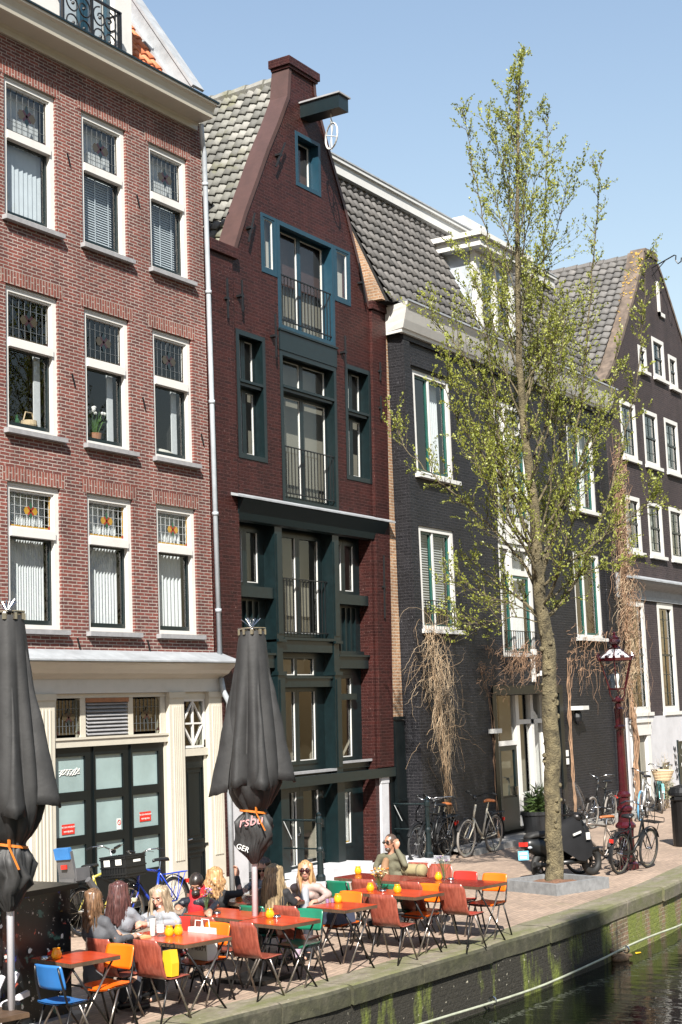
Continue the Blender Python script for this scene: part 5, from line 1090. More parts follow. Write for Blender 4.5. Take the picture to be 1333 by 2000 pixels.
def watermat():
    m, t, p = nt('canal_water'); p.inputs['Base Color'].default_value = (.004, .006, .002, 1); p.inputs['Roughness'].default_value = .03; p.inputs['IOR'].default_value = 1.33
    tc = t.nodes.new('ShaderNodeTexCoord'); mp = t.nodes.new('ShaderNodeMapping'); mp.inputs['Rotation'].default_value = (0, 0, radians(-31)); mp.inputs['Scale'].default_value = (2.4, .9, 1); t.links.new(tc.outputs['Object'], mp.inputs[0])
    h = mth(t, 'ADD', nz(t, 1.6, 3, .5, mp.outputs[0]), mth(t, 'MULTIPLY', nz(t, 6, 2, .5, mp.outputs[0]), .18)); bump(t, h, p, .085, .11); return m
quad_obj('water', [(-80, -60, -.80), (300, -60, -.80), (300, 30, -.80), (-80, 30, -.80)], watermat())
# stoop of the gabled house
M['stoop'] = mat('pale_stone_step', (.55, .55, .57), .7, var=.08, dirt=.25)
st = root('stone_stoop', 'pale stone stoop in front of the dark green doors', 'step', (25.2, 15.1, 0)); b = MB((25.2, 15.1, 0)); b.box(22.9, 27.6, 14.62, F-.13, 0, .10); b.build('lower_step', M['stoop'], st); b = MB((25.2, 15.1, 0)); b.box(23.2, 25.5, 15.2, F+.25, .1001, .2); b.build('upper_step', M['stoop'], st)
# ================================================================ tree, planter, vines, lamp
M['bark'] = mat('lichened_bark', (.155, .128, .07), .9, var=.65, scale=7, bs=1.0, bdist=.05, dirt=.5)
M['bark2'] = mat('twig_bark', (.075, .058, .038), .9, var=.3, scale=9)
M['leaf'] = leaf_mat('spring_leaf', [(.25, (.15, .18, .025)), (.75, (.33, .35, .06))], .35)
tr = root('tree', 'slender street tree in fresh spring leaf growing from a stone planter', 'tree', (24.0, 10.76, 0))
TR = [V(p) for p in ((24.0, 10.76, -.05), (23.98, 10.73, .35), (23.88, 10.64, 1.4), (23.77, 10.55, 2.43), (23.56, 10.45, 4.14), (23.45, 10.49, 4.75), (23.26, 10.41, 6.29), (23.05, 10.42, 7.59), (22.89, 10.37, 8.87), (22.75, 10.25, 10.59), (22.58, 10.05, 12.4), (22.49, 9.94, 13.2), (22.45, 9.86, 14.0))]
RR = [.175, .145, .135, .138, .115, .105, .085, .068, .055, .04, .024, .014, .005]
rt = random.Random(11)
def samp(P_, R_, t):
    k = min(int(t), len(P_)-2); f = t-k; return P_[k].lerp(P_[k+1], f), R_[k]*(1-f)+R_[k+1]*f
b = MB((24.0, 10.76, 0)); pts = []; rs = []
for i in range(97):
    p, r = samp(TR, RR, i/8); pts.append(p+V((noise.noise(p*1.6)*.05, noise.noise(p*2.1+V((5, 5, 5)))*.03, 0))*(r/.1 if r < .1 else 1)); rs.append(r*(1+.10*noise.noise((0, 0, p.z*3.1))))
vs0 = len(b.v); b.tube(pts, rs, 14)
for v in b.v:
    if v.z > .5 and v.z < 4.5:
        q = noise.noise(v*4.5); v += (v-samp(TR, RR, 3)[0]).normalized()*0
# knobs on the stem
for k in range(70):
    z = rt.uniform(1.9, 4.3) if k < 50 else rt.uniform(.3, 1.9)
    t = 0
    for i in range(len(TR)-1):
        if TR[i].z <= z <= TR[i+1].z: t = i+(z-TR[i].z)/(TR[i+1].z-TR[i].z)
    p, r = samp(TR, RR, t); a = rt.uniform(0, 2*pi); b.ball(p+V((cos(a), sin(a), 0))*r*.90, (rt.uniform(.02, .05), rt.uniform(.02, .05), rt.uniform(.02, .06)), 7, 5)
b.build('trunk', 'bark', tr, smooth=True)
br = MB((24.0, 10.76, 0)); tw = MB((24.0, 10.76, 0)); lf = MB((24.0, 10.76, 0))
right = V((cr.x, cr.y, 0)).normalized(); away = V((fw.x, fw.y, 0)).normalized()
def leafat(p, d, s):
    n = V((rt.gauss(0, 1), rt.gauss(0, 1), rt.gauss(.5, 1))).normalized(); a = (d+n*.7).normalized(); w = a.cross(n).normalized()*s*.34
    lf.add([p, p+a*s*.5+w, p+a*s, p+a*s*.5-w], [(0, 1, 2, 3)])
def twig(p0, d0, L, r, lvl, up=.25, leafy=1.0):
    n = max(3, int(L/.16)); pts = [p0]; d = d0.normalized(); ph = rt.uniform(0, 6)
    for i in range(n):
        d = (d+V((rt.gauss(0, .10), rt.gauss(0, .10), rt.gauss(0, .06)+up*.16))).normalized(); pts.append(pts[-1]+d*(L/n))
    (br if lvl < 2 else tw).tube(pts, [r*(1-.8*i/n) for i in range(n+1)], 5 if lvl < 2 else 3, cap=False)
    for i in range(1, n+1):
        f = i/n
        if lvl < 3 and f > (.22 if lvl == 1 else .12):
            for _ in range(2 if lvl == 1 else 1):
                if rt.random() < .86:
                    a = rt.uniform(0, 2*pi); o = d.orthogonal().normalized(); o = Matrix.Rotation(a, 3, d) @ o
                    twig(pts[i], ((pts[i]-pts[i-1]).normalized()*.8+o*.75+V((0, 0, .3))), L*(1-f*.55)*rt.uniform(.22, .42)+.08, r*.45*(1-.6*f)+.0015, lvl+1, up, leafy)
        if lvl >= 2 or f > .55:
            dens = (4.6 if lvl == 3 else 3.5)*leafy
            k = int(dens)+(rt.random() < dens % 1)
            for _ in range(k):
                q = pts[i-1].lerp(pts[i], rt.random()); leafat(q+V((rt.gauss(0, .014), rt.gauss(0, .014), rt.gauss(0, .014))), (pts[i]-pts[i-1]).normalized(), rt.uniform(.024, .054))
    return pts
ENV = [(4.2, .9), (5.2, 1.7), (6.2, 2.15), (7.6, 2.0), (8.6, 1.5), (10, 1.05), (11.5, .78), (12.6, .52), (13.4, .30), (14.5, .08)]
def env(z):
    for (a, c) in zip(ENV[:-1], ENV[1:]):
        if a[0] <= z <= c[0]: return a[1]+(c[1]-a[1])*(z-a[0])/(c[0]-a[0])
    return .3
z = 4.5; az = 0
while z < 13.8:
    t = 0
    for i in range(len(TR)-1):
        if TR[i].z <= z <= TR[i+1].z: t = i+(z-TR[i].z)/(TR[i+1].z-TR[i].z)
    p, r = samp(TR, RR, t); az += 2.4+rt.uniform(-.5, .5); e = .55+.75*min(1, (z-4)/7)+rt.uniform(-.12, .12)
    L_ = env(min(14.4, z+.8))/max(.35, cos(e))*rt.uniform(.8, 1.05); L_ = min(L_, 3.0, max(.25, (14.45-z)*1.0))
    d = (right*cos(az)+away*sin(az))*cos(e)+V((0, 0, sin(e)))
    twig(p, d, L_, max(.009, r*.30), 1, .35)
    z += rt.uniform(.16, .26) if z < 9 else rt.uniform(.20, .30)
def limb(px, r0_, r1, dz, leafy=1.0, d1=1.0):
    """a big limb along a bent path, with side shoots"""
    D0 = 25.47; n_ = len(px); P_ = [gd(x, y, D0+dz*i/(n_-1)) for i, (x, y) in enumerate(px)]
    Q = []
    for i in range((n_-1)*5+1):
        k = min(i//5, n_-2); f = i/5-k; Q.append(P_[k].lerp(P_[k+1], f)+V((rt.gauss(0, .012), rt.gauss(0, .012), rt.gauss(0, .012))))
    m_ = len(Q); br.tube(Q, [(r0_+(r1-r0_)*(i/(m_-1))**.7)*.72 for i in range(m_)], 7)
    for i in range(4, m_):
        for _ in range(2):
            if rt.random() < .75:
                a = rt.uniform(0, 2*pi); d = (Q[i]-Q[i-1]).normalized(); o = Matrix.Rotation(a, 3, d) @ d.orthogonal().normalized()
                twig(Q[i], d*.7+o*.8+V((0, 0, .25)), rt.uniform(.35, .85)*d1*(1-.45*i/m_), .008, 2, .3, leafy)
limb([(1062, 1212), (1085, 1190), (1112, 1155), (1140, 1110), (1160, 1050), (1185, 985), (1210, 900), (1235, 800), (1252, 690), (1258, 600), (1262, 505)], .055, .006, 1.4, .9, .85)
limb([(1052, 1150), (1080, 1060), (1105, 960), (1125, 860), (1142, 740), (1150, 620), (1160, 500), (1168, 400), (1172, 325)], .05, .005, -.9, .6, .6)
limb([(1055, 1170), (1030, 1110), (990, 1060), (940, 1010), (890, 965), (840, 925), (795, 880), (775, 830)], .05, .006, 1.0, .9)
limb([(1050, 1110), (1020, 1020), (995, 930), (975, 850), (965, 760), (950, 640), (935, 560)], .045, .006, -1.0, 1, .8)
limb([(1058, 1210), (1010, 1180), (960, 1165), (910, 1150), (880, 1130)], .02, .004, -.6, .7)
limb([(1058, 1213), (1000, 1205), (950, 1220), (900, 1215), (870, 1190)], .018, .004, .8, .7)
limb([(1055, 1150), (1110, 1100), (1165, 1060), (1215, 1020), (1265, 985), (1290, 960)], .04, .005, -1.1, .9)
limb([(1020, 830), (1045, 720), (1058, 600), (1066, 450), (1068, 330), (1070, 230)], .035, .005, .5, .9, .6)
limb([(1018, 760), (985, 640), (960, 500), (935, 380), (915, 280), (905, 215)], .03, .004, -.5, .6, .5)
limb([(1062, 1180), (1120, 1130), (1180, 1105), (1230, 1090)], .03, .004, 1.2, .8)
limb([(1052, 1120), (1095, 1020), (1130, 930), (1165, 850), (1195, 770), (1205, 690)], .035, .005, .3, 1.1, .9)
limb([(1050, 1090), (1075, 960), (1085, 830), (1095, 700), (1105, 590)], .03, .005, -.8, 1.1, .9)
limb([(1045, 1060), (1000, 970), (950, 900), (900, 830), (870, 760), (880, 690)], .035, .005, -.9, 1.1, .9)
br.build('limbs', 'bark', tr, smooth=True, flip=False); tw.build('twigs', 'bark2', tr, flip=False); lf.build('crown', 'leaf', tr, flip=False)
print('leaves', len(lf.f), 'twig faces', len(tw.f))
# stone planter round the tree
pl = root('tree_planter', 'low grey stone planter with bark mulch around the tree', 'planter', (23.75, 10.62, 0), radians(-20)); pl.scale = (.74, .74, .95)
M['plst'] = mat('bluestone', (.20, .205, .21), .75, var=.25, scale=7, bs=.3, dirt=.35)
b = MB()
for (x0, x1, y0, y1) in ((-.85, -.70, -.85, .85), (.70, .85, -.85, .85), (-.699, .699, -.85, -.70), (-.699, .699, .70, .85)): b.box(x0, x1, y0, y1, 0, .19)
b.build('kerb_stone', M['plst'], pl)
b = MB(); N_ = 22; vs = []
for i in range(N_+1):
    for j in range(N_+1):
        x = -.70+1.4*i/N_; y = -.70+1.4*j/N_; vs.append((x, y, .10+.06*noise.noise((x*3, y*3, 0))+.05*max(0, 1-sqrt(x*x+y*y)*1.5)))
b.add(vs, [(i*(N_+1)+j, (i+1)*(N_+1)+j, (i+1)*(N_+1)+j+1, i*(N_+1)+j+1) for i in range(N_) for j in range(N_)]); b.build('mulch', 'soil', pl, flip=False)
# bare climbers
M['vine'] = mat('dry_vine', (.34, .235, .14), .9, var=.35, scale=4)
M['vine_red'] = mat('reddish_vine', (.29, .175, .105), .9, var=.35, scale=4)
M['vine_pale'] = mat('bleached_vine', (.42, .32, .21), .9, var=.3, scale=4)
rv = random.Random(21)
def strand(b, pts, r0_, wob=.05, sub=5):
    P_ = []
    for i in range(len(pts)-1):
        for k in range(sub):
            P_.append(V(pts[i]).lerp(V(pts[i+1]), k/sub)+V((rv.gauss(0, wob), rv.gauss(0, wob*.5), rv.gauss(0, wob*.5))))
    P_.append(V(pts[-1])); r0_ *= .8; b.tube(P_, [r0_*(1-.75*i/len(P_)) for i in range(len(P_))], 4, cap=False)
v1 = root('bare_vine', 'bare brown climbing vine tumbling down the black wall beside the bicycles', 'vine', (28.6, F2-.1, 0))
b = MB((28.6, F2-.1, 0)); b2 = MB((28.6, F2-.1, 0))
for k in range(13):
    x = 28.5+rv.gauss(0, .10); top = rv.uniform(2.6, 4.4)
    strand(b, [(28.85+rv.gauss(0, .06), F2-.10, .55+rv.random()*.3), (28.62+rv.gauss(0, .09), F2-.13, 1.4), (28.45+rv.gauss(0, .12), F2-.16-.1*rv.random(), 2.4), (x-.25+rv.gauss(0, .2), F2-.2-.15*rv.random(), top)], rv.uniform(.007, .015), .035)
for k in range(150):
    # strands wander off the main stem, bend over and droop in loose curls
    t = rv.random()**.8; p = V((28.55-.5*t+rv.gauss(0, .10), F2-.08-.22*rv.random(), 2.2+2.5*t)); d = V((rv.gauss(.35, .8), rv.gauss(0, .25), rv.gauss(.3, .8))).normalized(); pts = [p.copy()]; L_ = rv.uniform(.7, 1.9); n_ = 9; cu_ = rv.gauss(0, .35)
    for q in range(n_):
        d = (Matrix.Rotation(cu_+rv.gauss(0, .22), 3, 'Y') @ d+V((0, 0, -.16))).normalized(); p = p+d*L_/n_; p.y = min(F2-.04, max(F2-.5, p.y)); pts.append(p.copy())
    strand(b if k % 2 else b2, pts, rv.uniform(.004, .008), .012, 2)
for k in range(34):
    x0 = 28.2+rv.gauss(.2, .25); z0 = rv.uniform(3.0, 4.5)
    strand(b2, [(x0, F2-.1-.2*rv.random(), z0), (x0+rv.gauss(.05, .2), F2-.25, z0-.6), (x0+rv.gauss(.1, .2), F2-.2, z0-rv.uniform(.9, 2.0))], rv.uniform(.004, .007), .045)
b.build('vine_stems', 'vine', v1, flip=False); b2.build('vine_tendrils', 'vine_pale', v1, flip=False)
v2 = root('wall_climber', 'thick reddish bare climber on the seam between the black and brown houses', 'vine', (39.4, F2-.1, 0))
b = MB((39.4, F2-.1, 0)); b2 = MB((39.4, F2-.1, 0))
for k in range(16):
    x = 39.35+rv.gauss(0, .07)
    strand(b, [(39.5+rv.gauss(0, .05), F2-.2, .2), (39.5+rv.gauss(0, .06), F2-.24, 2.0), (x+.05, F2-.2, 3.5), (x, F2-.25, 5.5), (x-.05, F2-.25, 7.5), (x-.1+rv.gauss(0, .2), F2-.3, rv.uniform(8.5, 10.6))], rv.uniform(.014, .028), .06)
for k in range(300):
    z0 = rv.uniform(3.5, 9.9); x0 = 39.35+rv.gauss(0, .1); sgn = rv.choice((-1, 1, 1)); dx = sgn*abs(rv.gauss(.3, .45))
    if z0 > 7 : dx *= .6
    strand(b if k % 3 else b2, [(x0, F2-.15-.2*rv.random(), z0), (x0+dx*.6, F2-.35, z0+rv.uniform(0, .35)), (x0+dx, F2-.3, z0-rv.uniform(.1, .5)), (x0+dx*1.05+rv.gauss(0, .1), F2-.2, z0-rv.uniform(.6, 1.5))], rv.uniform(.006, .012), .07)
b.build('vine_stems', 'vine_red', v2, flip=False); b2.build('vine_tendrils', 'vine_pale', v2, flip=False)
v3 = root('creeping_vine', 'thin reddish vine creeping over the entrance and up its side', 'vine', (35, F2-.1, 0))
b = MB((35, F2-.1, 0))
for k in range(7): strand(b, [(35.55+rv.gauss(0, .04), F2-.06, .1), (35.45+rv.gauss(0, .05), F2-.08, 1.6), (35.5+rv.gauss(0, .05), F2-.08, 3.0), (35.6+rv.gauss(0, .1), F2-.1, 4.2)], .016, .025)
for k in range(3): strand(b, [(31.1+rv.gauss(0, .03), F2-.06, .1), (31.05, F2-.08, 1.6), (31.1+rv.gauss(0, .05), F2-.08, 2.8), (31.0+rv.gauss(0, .3), F2-.1, 3.9)], .010, .025)
for k in range(70):
    x0 = rv.uniform(30.6, 34.4); z0 = rv.uniform(3.4, 4.4); dx = rv.uniform(-.8, .8)
    strand(b, [(x0, F2-.04, z0), (x0+dx*.5, F2-.13, z0+rv.uniform(-.2, .3)), (x0+dx, F2-.1, z0+rv.uniform(-.5, .2))], rv.uniform(.005, .009), .05)
for k in range(48):
    x0 = rv.uniform(35.4, 38.6); z0 = rv.uniform(3.7, 4.9); dx = rv.uniform(-.6, .8)
    strand(b, [(x0, F2-.04, z0), (x0+dx*.5, F2-.2, z0+rv.uniform(-.1, .25)), (x0+dx, F2-.15, z0-rv.uniform(.1, 1.0))], rv.uniform(.006, .011), .05)
for k in range(40):
    x0 = rv.uniform(32.0, 34.2); strand(b, [(x0, F2-.08, rv.uniform(4.0, 4.6)), (x0+rv.uniform(-.7, .3), F2-.16, 4.2), (x0+rv.uniform(-1.2, .6), F2-.1, rv.uniform(3.4, 4.0))], rv.uniform(.006, .01), .05)
b.build('vine_stems', 'vine_red', v3, flip=False)
# street lamp
lp = root('street_lamp', 'ornate oxblood red street lamp with glazed lantern and crown', 'street lamp', (26.9, 10.55, 0), rot=(0, 0, 0))
LZ = 3.15
b = MB(); b.lathe([(.20, 0), (.20, .12), (.15, .16), (.14, .75), (.15, .85), (.19, .88), (.19, .93), (.135, 1.0), (.125, 1.2), (.15, 1.24), (.15, 1.29), (.11, 1.34), (.10, 1.5), (.125, 1.53), (.125, 1.58), (.085, 1.64), (.075, 2.3), (.068, 2.95), (.10, 2.98), (.10, 3.02), (.075, 3.06), (.085, 3.4), (.065, 3.44), (.062, 3.52), (.115, 3.56), (.115, 3.60), (.05, 3.64), (.03, 3.68)], n=18); [setattr(v, 'z', v.z*.862) for v in b.v]
lpole = b.build('post', 'lamp_red', lp, smooth=False)
b = MB(); zb, zt, rb, rt_ = 3.30, 3.85, .165, .325
c6 = lambda r, z, k: V((r*cos(k*pi/3+.3), r*sin(k*pi/3+.3), z))
for k in range(6):
    b.bar(c6(rb, zb, k), c6(rt_, zt, k), .022, .022); b.bar(c6(rb, zb, k), c6(rb, zb, k+1), .03, .03); b.bar(c6(rt_+.01, zt, k), c6(rt_+.01, zt, k+1), .05, .05)
    b.tube([c6(.06, 3.06, k), c6(.15, 3.18, k), c6(rb, zb, k)], .016, 5) if k % 2 == 0 else None
    b.bar(c6(rt_, zt+.03, k), c6(.12, zt+.19, k), .02, .02); b.tube([c6(rt_+.01, zt, k), c6(rt_+.05, zt+.06, k), c6(rt_+.03, zt+.13, k)], [.03, .025, .008], 5)
    m_ = (c6(rt_, zt+.05, k)+c6(rt_, zt+.05, k+1))/2; b.ball(m_, (.05, .05, .035), 6, 4)
b.lathe([(.10, zt+.2), (.11, zt+.22), (.06, zt+.26), (.09, zt+.29), (.115, zt+.33), (.10, zt+.38), (.115, zt+.41), (.06, zt+.43), (.02, zt+.46), (.03, zt+.49), (0.001, zt+.53)], n=12)
b.build('lantern_frame', 'lamp_red', lp)
b = MB()
for k in range(6): b.add([c6(rb*.98, zb, k), c6(rb*.98, zb, k+1), c6(rt_*.98, zt, k+1), c6(rt_*.98, zt, k)], [(0, 1, 2, 3)])
b.build('lantern_glass', 'clear', lp, flip=False)
b = MB()
for k in range(6): b.add([c6(rt_, zt+.03, k), c6(rt_, zt+.03, k+1), c6(.12, zt+.19, k+1), c6(.12, zt+.19, k)], [(0, 1, 2, 3)])
b.build('lantern_roof', 'offwhite', lp, flip=False)
b = MB(); b.lathe([(.03, 3.3), (.05, 3.34), (.025, 3.38), (.03, 3.42), (.05, 3.5), (.045, 3.58), (.01, 3.62)], n=10); b.build('bulb', 'paper', lp, smooth=True)
# litter bin at the edge of the view
bn = root('litter_bin', 'dark grey rounded litter bin on the brick quay', 'bin', tuple(gz(1345, 1652)[:2])+(0,)); b = MB(); b.lathe([(.30, 0), (.31, .05), (.31, .95), (.32, .96), (.32, 1.0), (.26, 1.03)], n=20); b.build('body', 'plate', bn, smooth=False)
b = MB(); b.lathe([(.31, 1.03), (.35, 1.06), (.35, 1.12), (.30, 1.22), (.12, 1.27), (.001, 1.28)], n=20); b.box(-.345, -.30, -.12, .12, .97, 1.04); b.build('hood', 'iron', bn)
# planter pot by the entrance, scrub at the wall foot
def foliage(b, c, r, n, s, rnd, up=1.0):
    for k in range(n):
        d = V((rnd.gauss(0, 1), rnd.gauss(0, 1), abs(rnd.gauss(0, 1))*up)).normalized(); p = V(c)+V((d.x*r[0], d.y*r[1], d.z*r[2]))*rnd.uniform(.2, 1); a = (d+V((rnd.gauss(0, .5), rnd.gauss(0, .5), rnd.gauss(0, .5)))).normalized(); w = a.orthogonal().normalized()*s*.14
        b.add([p-w, p+a*s*.5-w*.6, p+a*s, p+w], [(0, 1, 2, 3)])
M['shrub'] = leaf_mat('dark_shrub_leaf', [(.3, (.04, .075, .02)), (.7, (.10, .15, .04))], .25)
M['scrub'] = leaf_mat('pale_scrub_leaf', [(.3, (.12, .12, .06)), (.7, (.25, .25, .14))], .25)
pt = root('plant_pot', 'big black pot with a small evergreen shrub beside the entrance', 'plant pot', tuple(gz(1054, 1637)[:2])+(0,)); b = MB(); b.lathe([(.30, 0), (.38, .52), (.41, .54), (.41, .62), (.37, .62), (.35, .55), (.001, .54)], n=24, cap=False); b.build('pot', 'pot', pt, smooth=False)
b = MB(); foliage(b, (.05, 0, .55), (.33, .33, .62), 520, .2, random.Random(3), 1.4); b.build('shrub', 'shrub', pt, flip=False)
b = MB(); sb = gz(1122, 1580); rr = random.Random(6)
for k in range(60): strand(b, [(sb.x+rr.gauss(0, .3), 15.1, 0), (sb.x+rr.gauss(0, .35), 15.0, .6), (sb.x+rr.gauss(0, .45), 15.0, rr.uniform(.8, 1.6))], .006, .03)
sc_ = root('shrub', 'wispy pale shrub against the black brick wall', 'shrub', (sb.x, 15.1, 0)); b.off = V((sb.x, 15.1, 0)); b.build('stems', 'vine_pale', sc_, flip=False)
b = MB(); foliage(b, (0, -.1, .3), (.45, .2, 1.2), 500, .09, rr); b.build('leaves', 'scrub', sc_, flip=False)
# iron hand rails of the stoop
def handrail(name, label, x, ya, yb, z0):
    r = root(name, label, 'railing', (x, yb, z0), group=None); b = MB(); b.lathe([(.09, 0), (.09, .08), (.06, .12), (.05, .5), (.065, .52), (.065, .56), (.045, .6), (.045, 1.0), (.06, 1.02), (.06, 1.1), (.03, 1.14), (.045, 1.17), (.001, 1.22)], n=12); b.build('post', 'green', r)
    b = MB(); b.tube([(0, 0, 1.06), (0, ya-yb, 1.06)], .022, 6); b.tube([(0, 0, .56), (0, ya-yb, .56)], .016, 6); b.tube([(0, ya-yb, 1.06), (0, ya-yb-.18, .72)], .012, 5); b.build('rail', 'green', r); return r
handrail('stoop_railing', 'dark green iron railing with post in front of the parked black bicycles', 27.15, 15.62, 14.85, .10)
handrail('stoop_railing', 'dark green iron railing behind the folded parasol', 23.1, 15.62, 14.85, .10)
# duck on the water
dk = gz(1212, 1876, -.80); d = root('duck', 'brown speckled duck floating on the canal near the wall', 'duck', (dk.x, dk.y, -.82), radians(150)); d.scale = (.8, .8, .8)
b = MB(); b.ball((0, 0, .06), (.20, .11, .09), 14, 9); b.ball((-.2, 0, .10), (.10, .06, .035), 8, 6); b.tube([(.13, 0, .09), (.18, 0, .16), (.19, 0, .22)], [.05, .035, .035], 8); b.ball((.205, 0, .235), (.05, .038, .038), 10, 7)
M['duck'] = mat('speckled_feather', (.16, .10, .055), .8, var=.6, scale=40); b.build('body', M['duck'], d, smooth=True)
b = MB(); b.ball((.265, 0, .225), (.035, .02, .010), 8, 5); b.build('bill', 'yellow', d)
b = MB()
lit = root('floating_leaf', 'yellow leaf floating on the dark canal beside the duck', 'leaf', tuple(gz(1247, 1861, -.795))); b.add([(-.10, 0, 0), (0, .05, .006), (.10, 0, 0), (0, -.05, .004)], [(0, 1, 2, 3)]); b.build('blade', 'yellow', lit, flip=False)
# ================================================================ terrace furniture
PHI = radians(-12)
def rbox(b, x0, x1, y0, y1, z0, z1, r=.04, m=0, n=4):
    P_ = []
    for (cx, cy, a0) in ((x1-r, y1-r, 0), (x0+r, y1-r, pi/2), (x0+r, y0+r, pi), (x1-r, y0+r, 1.5*pi)):
        for k in range(n+1): a = a0+pi/2*k/n; P_.append((cx+r*cos(a), cy+r*sin(a)))
    N_ = len(P_); b.add([(p[0], p[1], z0) for p in P_]+[(p[0], p[1], z1) for p in P_], [tuple(reversed(range(N_))), tuple(range(N_, 2*N_))]+[(i, (i+1) % N_, N_+(i+1) % N_, N_+i) for i in range(N_)], m)
def legs(par, steel):
    for s in (1, -1):
        for (x0, x1) in ((-.10, -.25), (.0, .20)):
            b = MB(); b.tube([(x0, s*.185, .435), (x1, s*.205, 0.0)], .0115, 7); b.build('leg', steel if x1 > 0 else 'plate', par, smooth=True)
def chair_panel(colr, label):
    r = root('cafe_chair', label, 'chair', group='cafe chairs on the terrace')
    b = MB(); n = 10; vs = []; k = 12
    # seat: a dished sheet with rounded corners
    for i in range(n+1):
        for j in range(k+1):
            u = -1+2*i/n; v = -1+2*j/k; w = sqrt(1-.13*u**6); x = u*.20*sqrt(1-.12*v**6)-.01; y = v*.20*w
            vs.append((x, y, .452+.012*v*v-.018*max(0, u-.5)*2+.02*max(0, -u-.6)))
    b.add(vs, [(i*(k+1)+j, (i+1)*(k+1)+j, (i+1)*(k+1)+j+1, i*(k+1)+j+1) for i in range(n) for j in range(k)])
    b.add([V(v)-V((0, 0, .012)) for v in vs], [(i*(k+1)+j, i*(k+1)+j+1, (i+1)*(k+1)+j+1, (i+1)*(k+1)+j) for i in range(n) for j in range(k)])
    b.build('seat', colr, r, smooth=True, flip=False)
    b = MB(); vs = []
    for side in (0, .012):
        for i in range(9):
            for j in range(13):
                u = -1+2*i/8; v = -1+2*j/12; z = .70+u*.118*(1-.06*v**6); y = v*.195*(1-.07*u**6); vs.append((-.215-.03*u-side+.028*v*v, y, z))
    fs = [(i*13+j, i*13+j+1, (i+1)*13+j+1, (i+1)*13+j) for i in range(8) for j in range(12)]
    per = [j for j in range(13)]+[i*13+12 for i in range(1, 9)]+[8*13+j for j in range(11, -1, -1)]+[i*13 for i in range(7, 0, -1)]
    o = 9*13; fs += [tuple(o+q for q in reversed(f)) for f in fs]+[(per[i], per[(i+1) % len(per)], o+per[(i+1) % len(per)], o+per[i]) for i in range(len(per))]
    b.add(vs, fs); b.build('backrest', colr, r, smooth=True)
    for s in (1, -1):
        b = MB(); b.tube([(-.24, s*.165, .80), (-.222, s*.178, .70), (-.185, s*.19, .56), (-.155, s*.19, .46), (-.10, s*.188, .435), (.16, s*.185, .435)], .0115, 7); b.build('frame_tube', 'plate', r, smooth=True)
    legs(r, 'steel'); return r
def chair_shell(label):
    r = root('cafe_chair', label, 'chair', group='cafe chairs on the terrace')
    prof = [(-.262, .845), (-.25, .78), (-.232, .68), (-.212, .58), (-.19, .51), (-.15, .462), (-.09, .445), (0, .445), (.10, .452), (.18, .452), (.22, .44)]
    b = MB(); vs = []; k = 12; n = len(prof)
    for side in (0, 1):
        for i, (x, z) in enumerate(prof):
            for j in range(k+1):
                v = -1+2*j/k; w = .205*(1-.12*max(0, (.84-z)/.4 if z > .5 else 0)*0); w *= (1-.10*v**8*(1 if i in (0, n-1) else 0)); a = prof[max(0, i-1)]; c = prof[min(n-1, i+1)]; d = V((c[0]-a[0], 0, c[1]-a[1])).normalized(); N = V((-d.z, 0, d.x))
                cur = .03*v*v*(1 if i < 5 else .3)
                vs.append(V((x, v*w, z))-N*(cur-.011*side)*-1 if False else V((x+cur*(1 if i < 6 else 0), v*w*(.93 if i == 0 and abs(v) > .9 else 1), z-(.02 if i == 0 and abs(v) > .9 else 0)+(cur*.4 if i >= 6 else 0)))+N*(-.011*side))
    m_ = n*(k+1); fs = [(i*(k+1)+j, i*(k+1)+j+1, (i+1)*(k+1)+j+1, (i+1)*(k+1)+j) for i in range(n-1) for j in range(k)]
    per = [j for j in range(k+1)]+[i*(k+1)+k for i in range(1, n)]+[(n-1)*(k+1)+j for j in range(k-1, -1, -1)]+[i*(k+1) for i in range(n-2, 0, -1)]
    fs += [tuple(m_+q for q in reversed(f)) for f in fs]+[(per[i], per[(i+1) % len(per)], m_+per[(i+1) % len(per)], m_+per[i]) for i in range(len(per))]
    b.add(vs, fs); b.build('shell_seat', 'plywood', r, smooth=True)
    for s in (1, -1):
        b = MB(); b.tube([(-.14, s*.17, .432), (.16, s*.17, .432)], .011, 6); b.build('frame_tube', 'plate', r, smooth=True)
    legs(r, 'steel'); return r
proto = {}
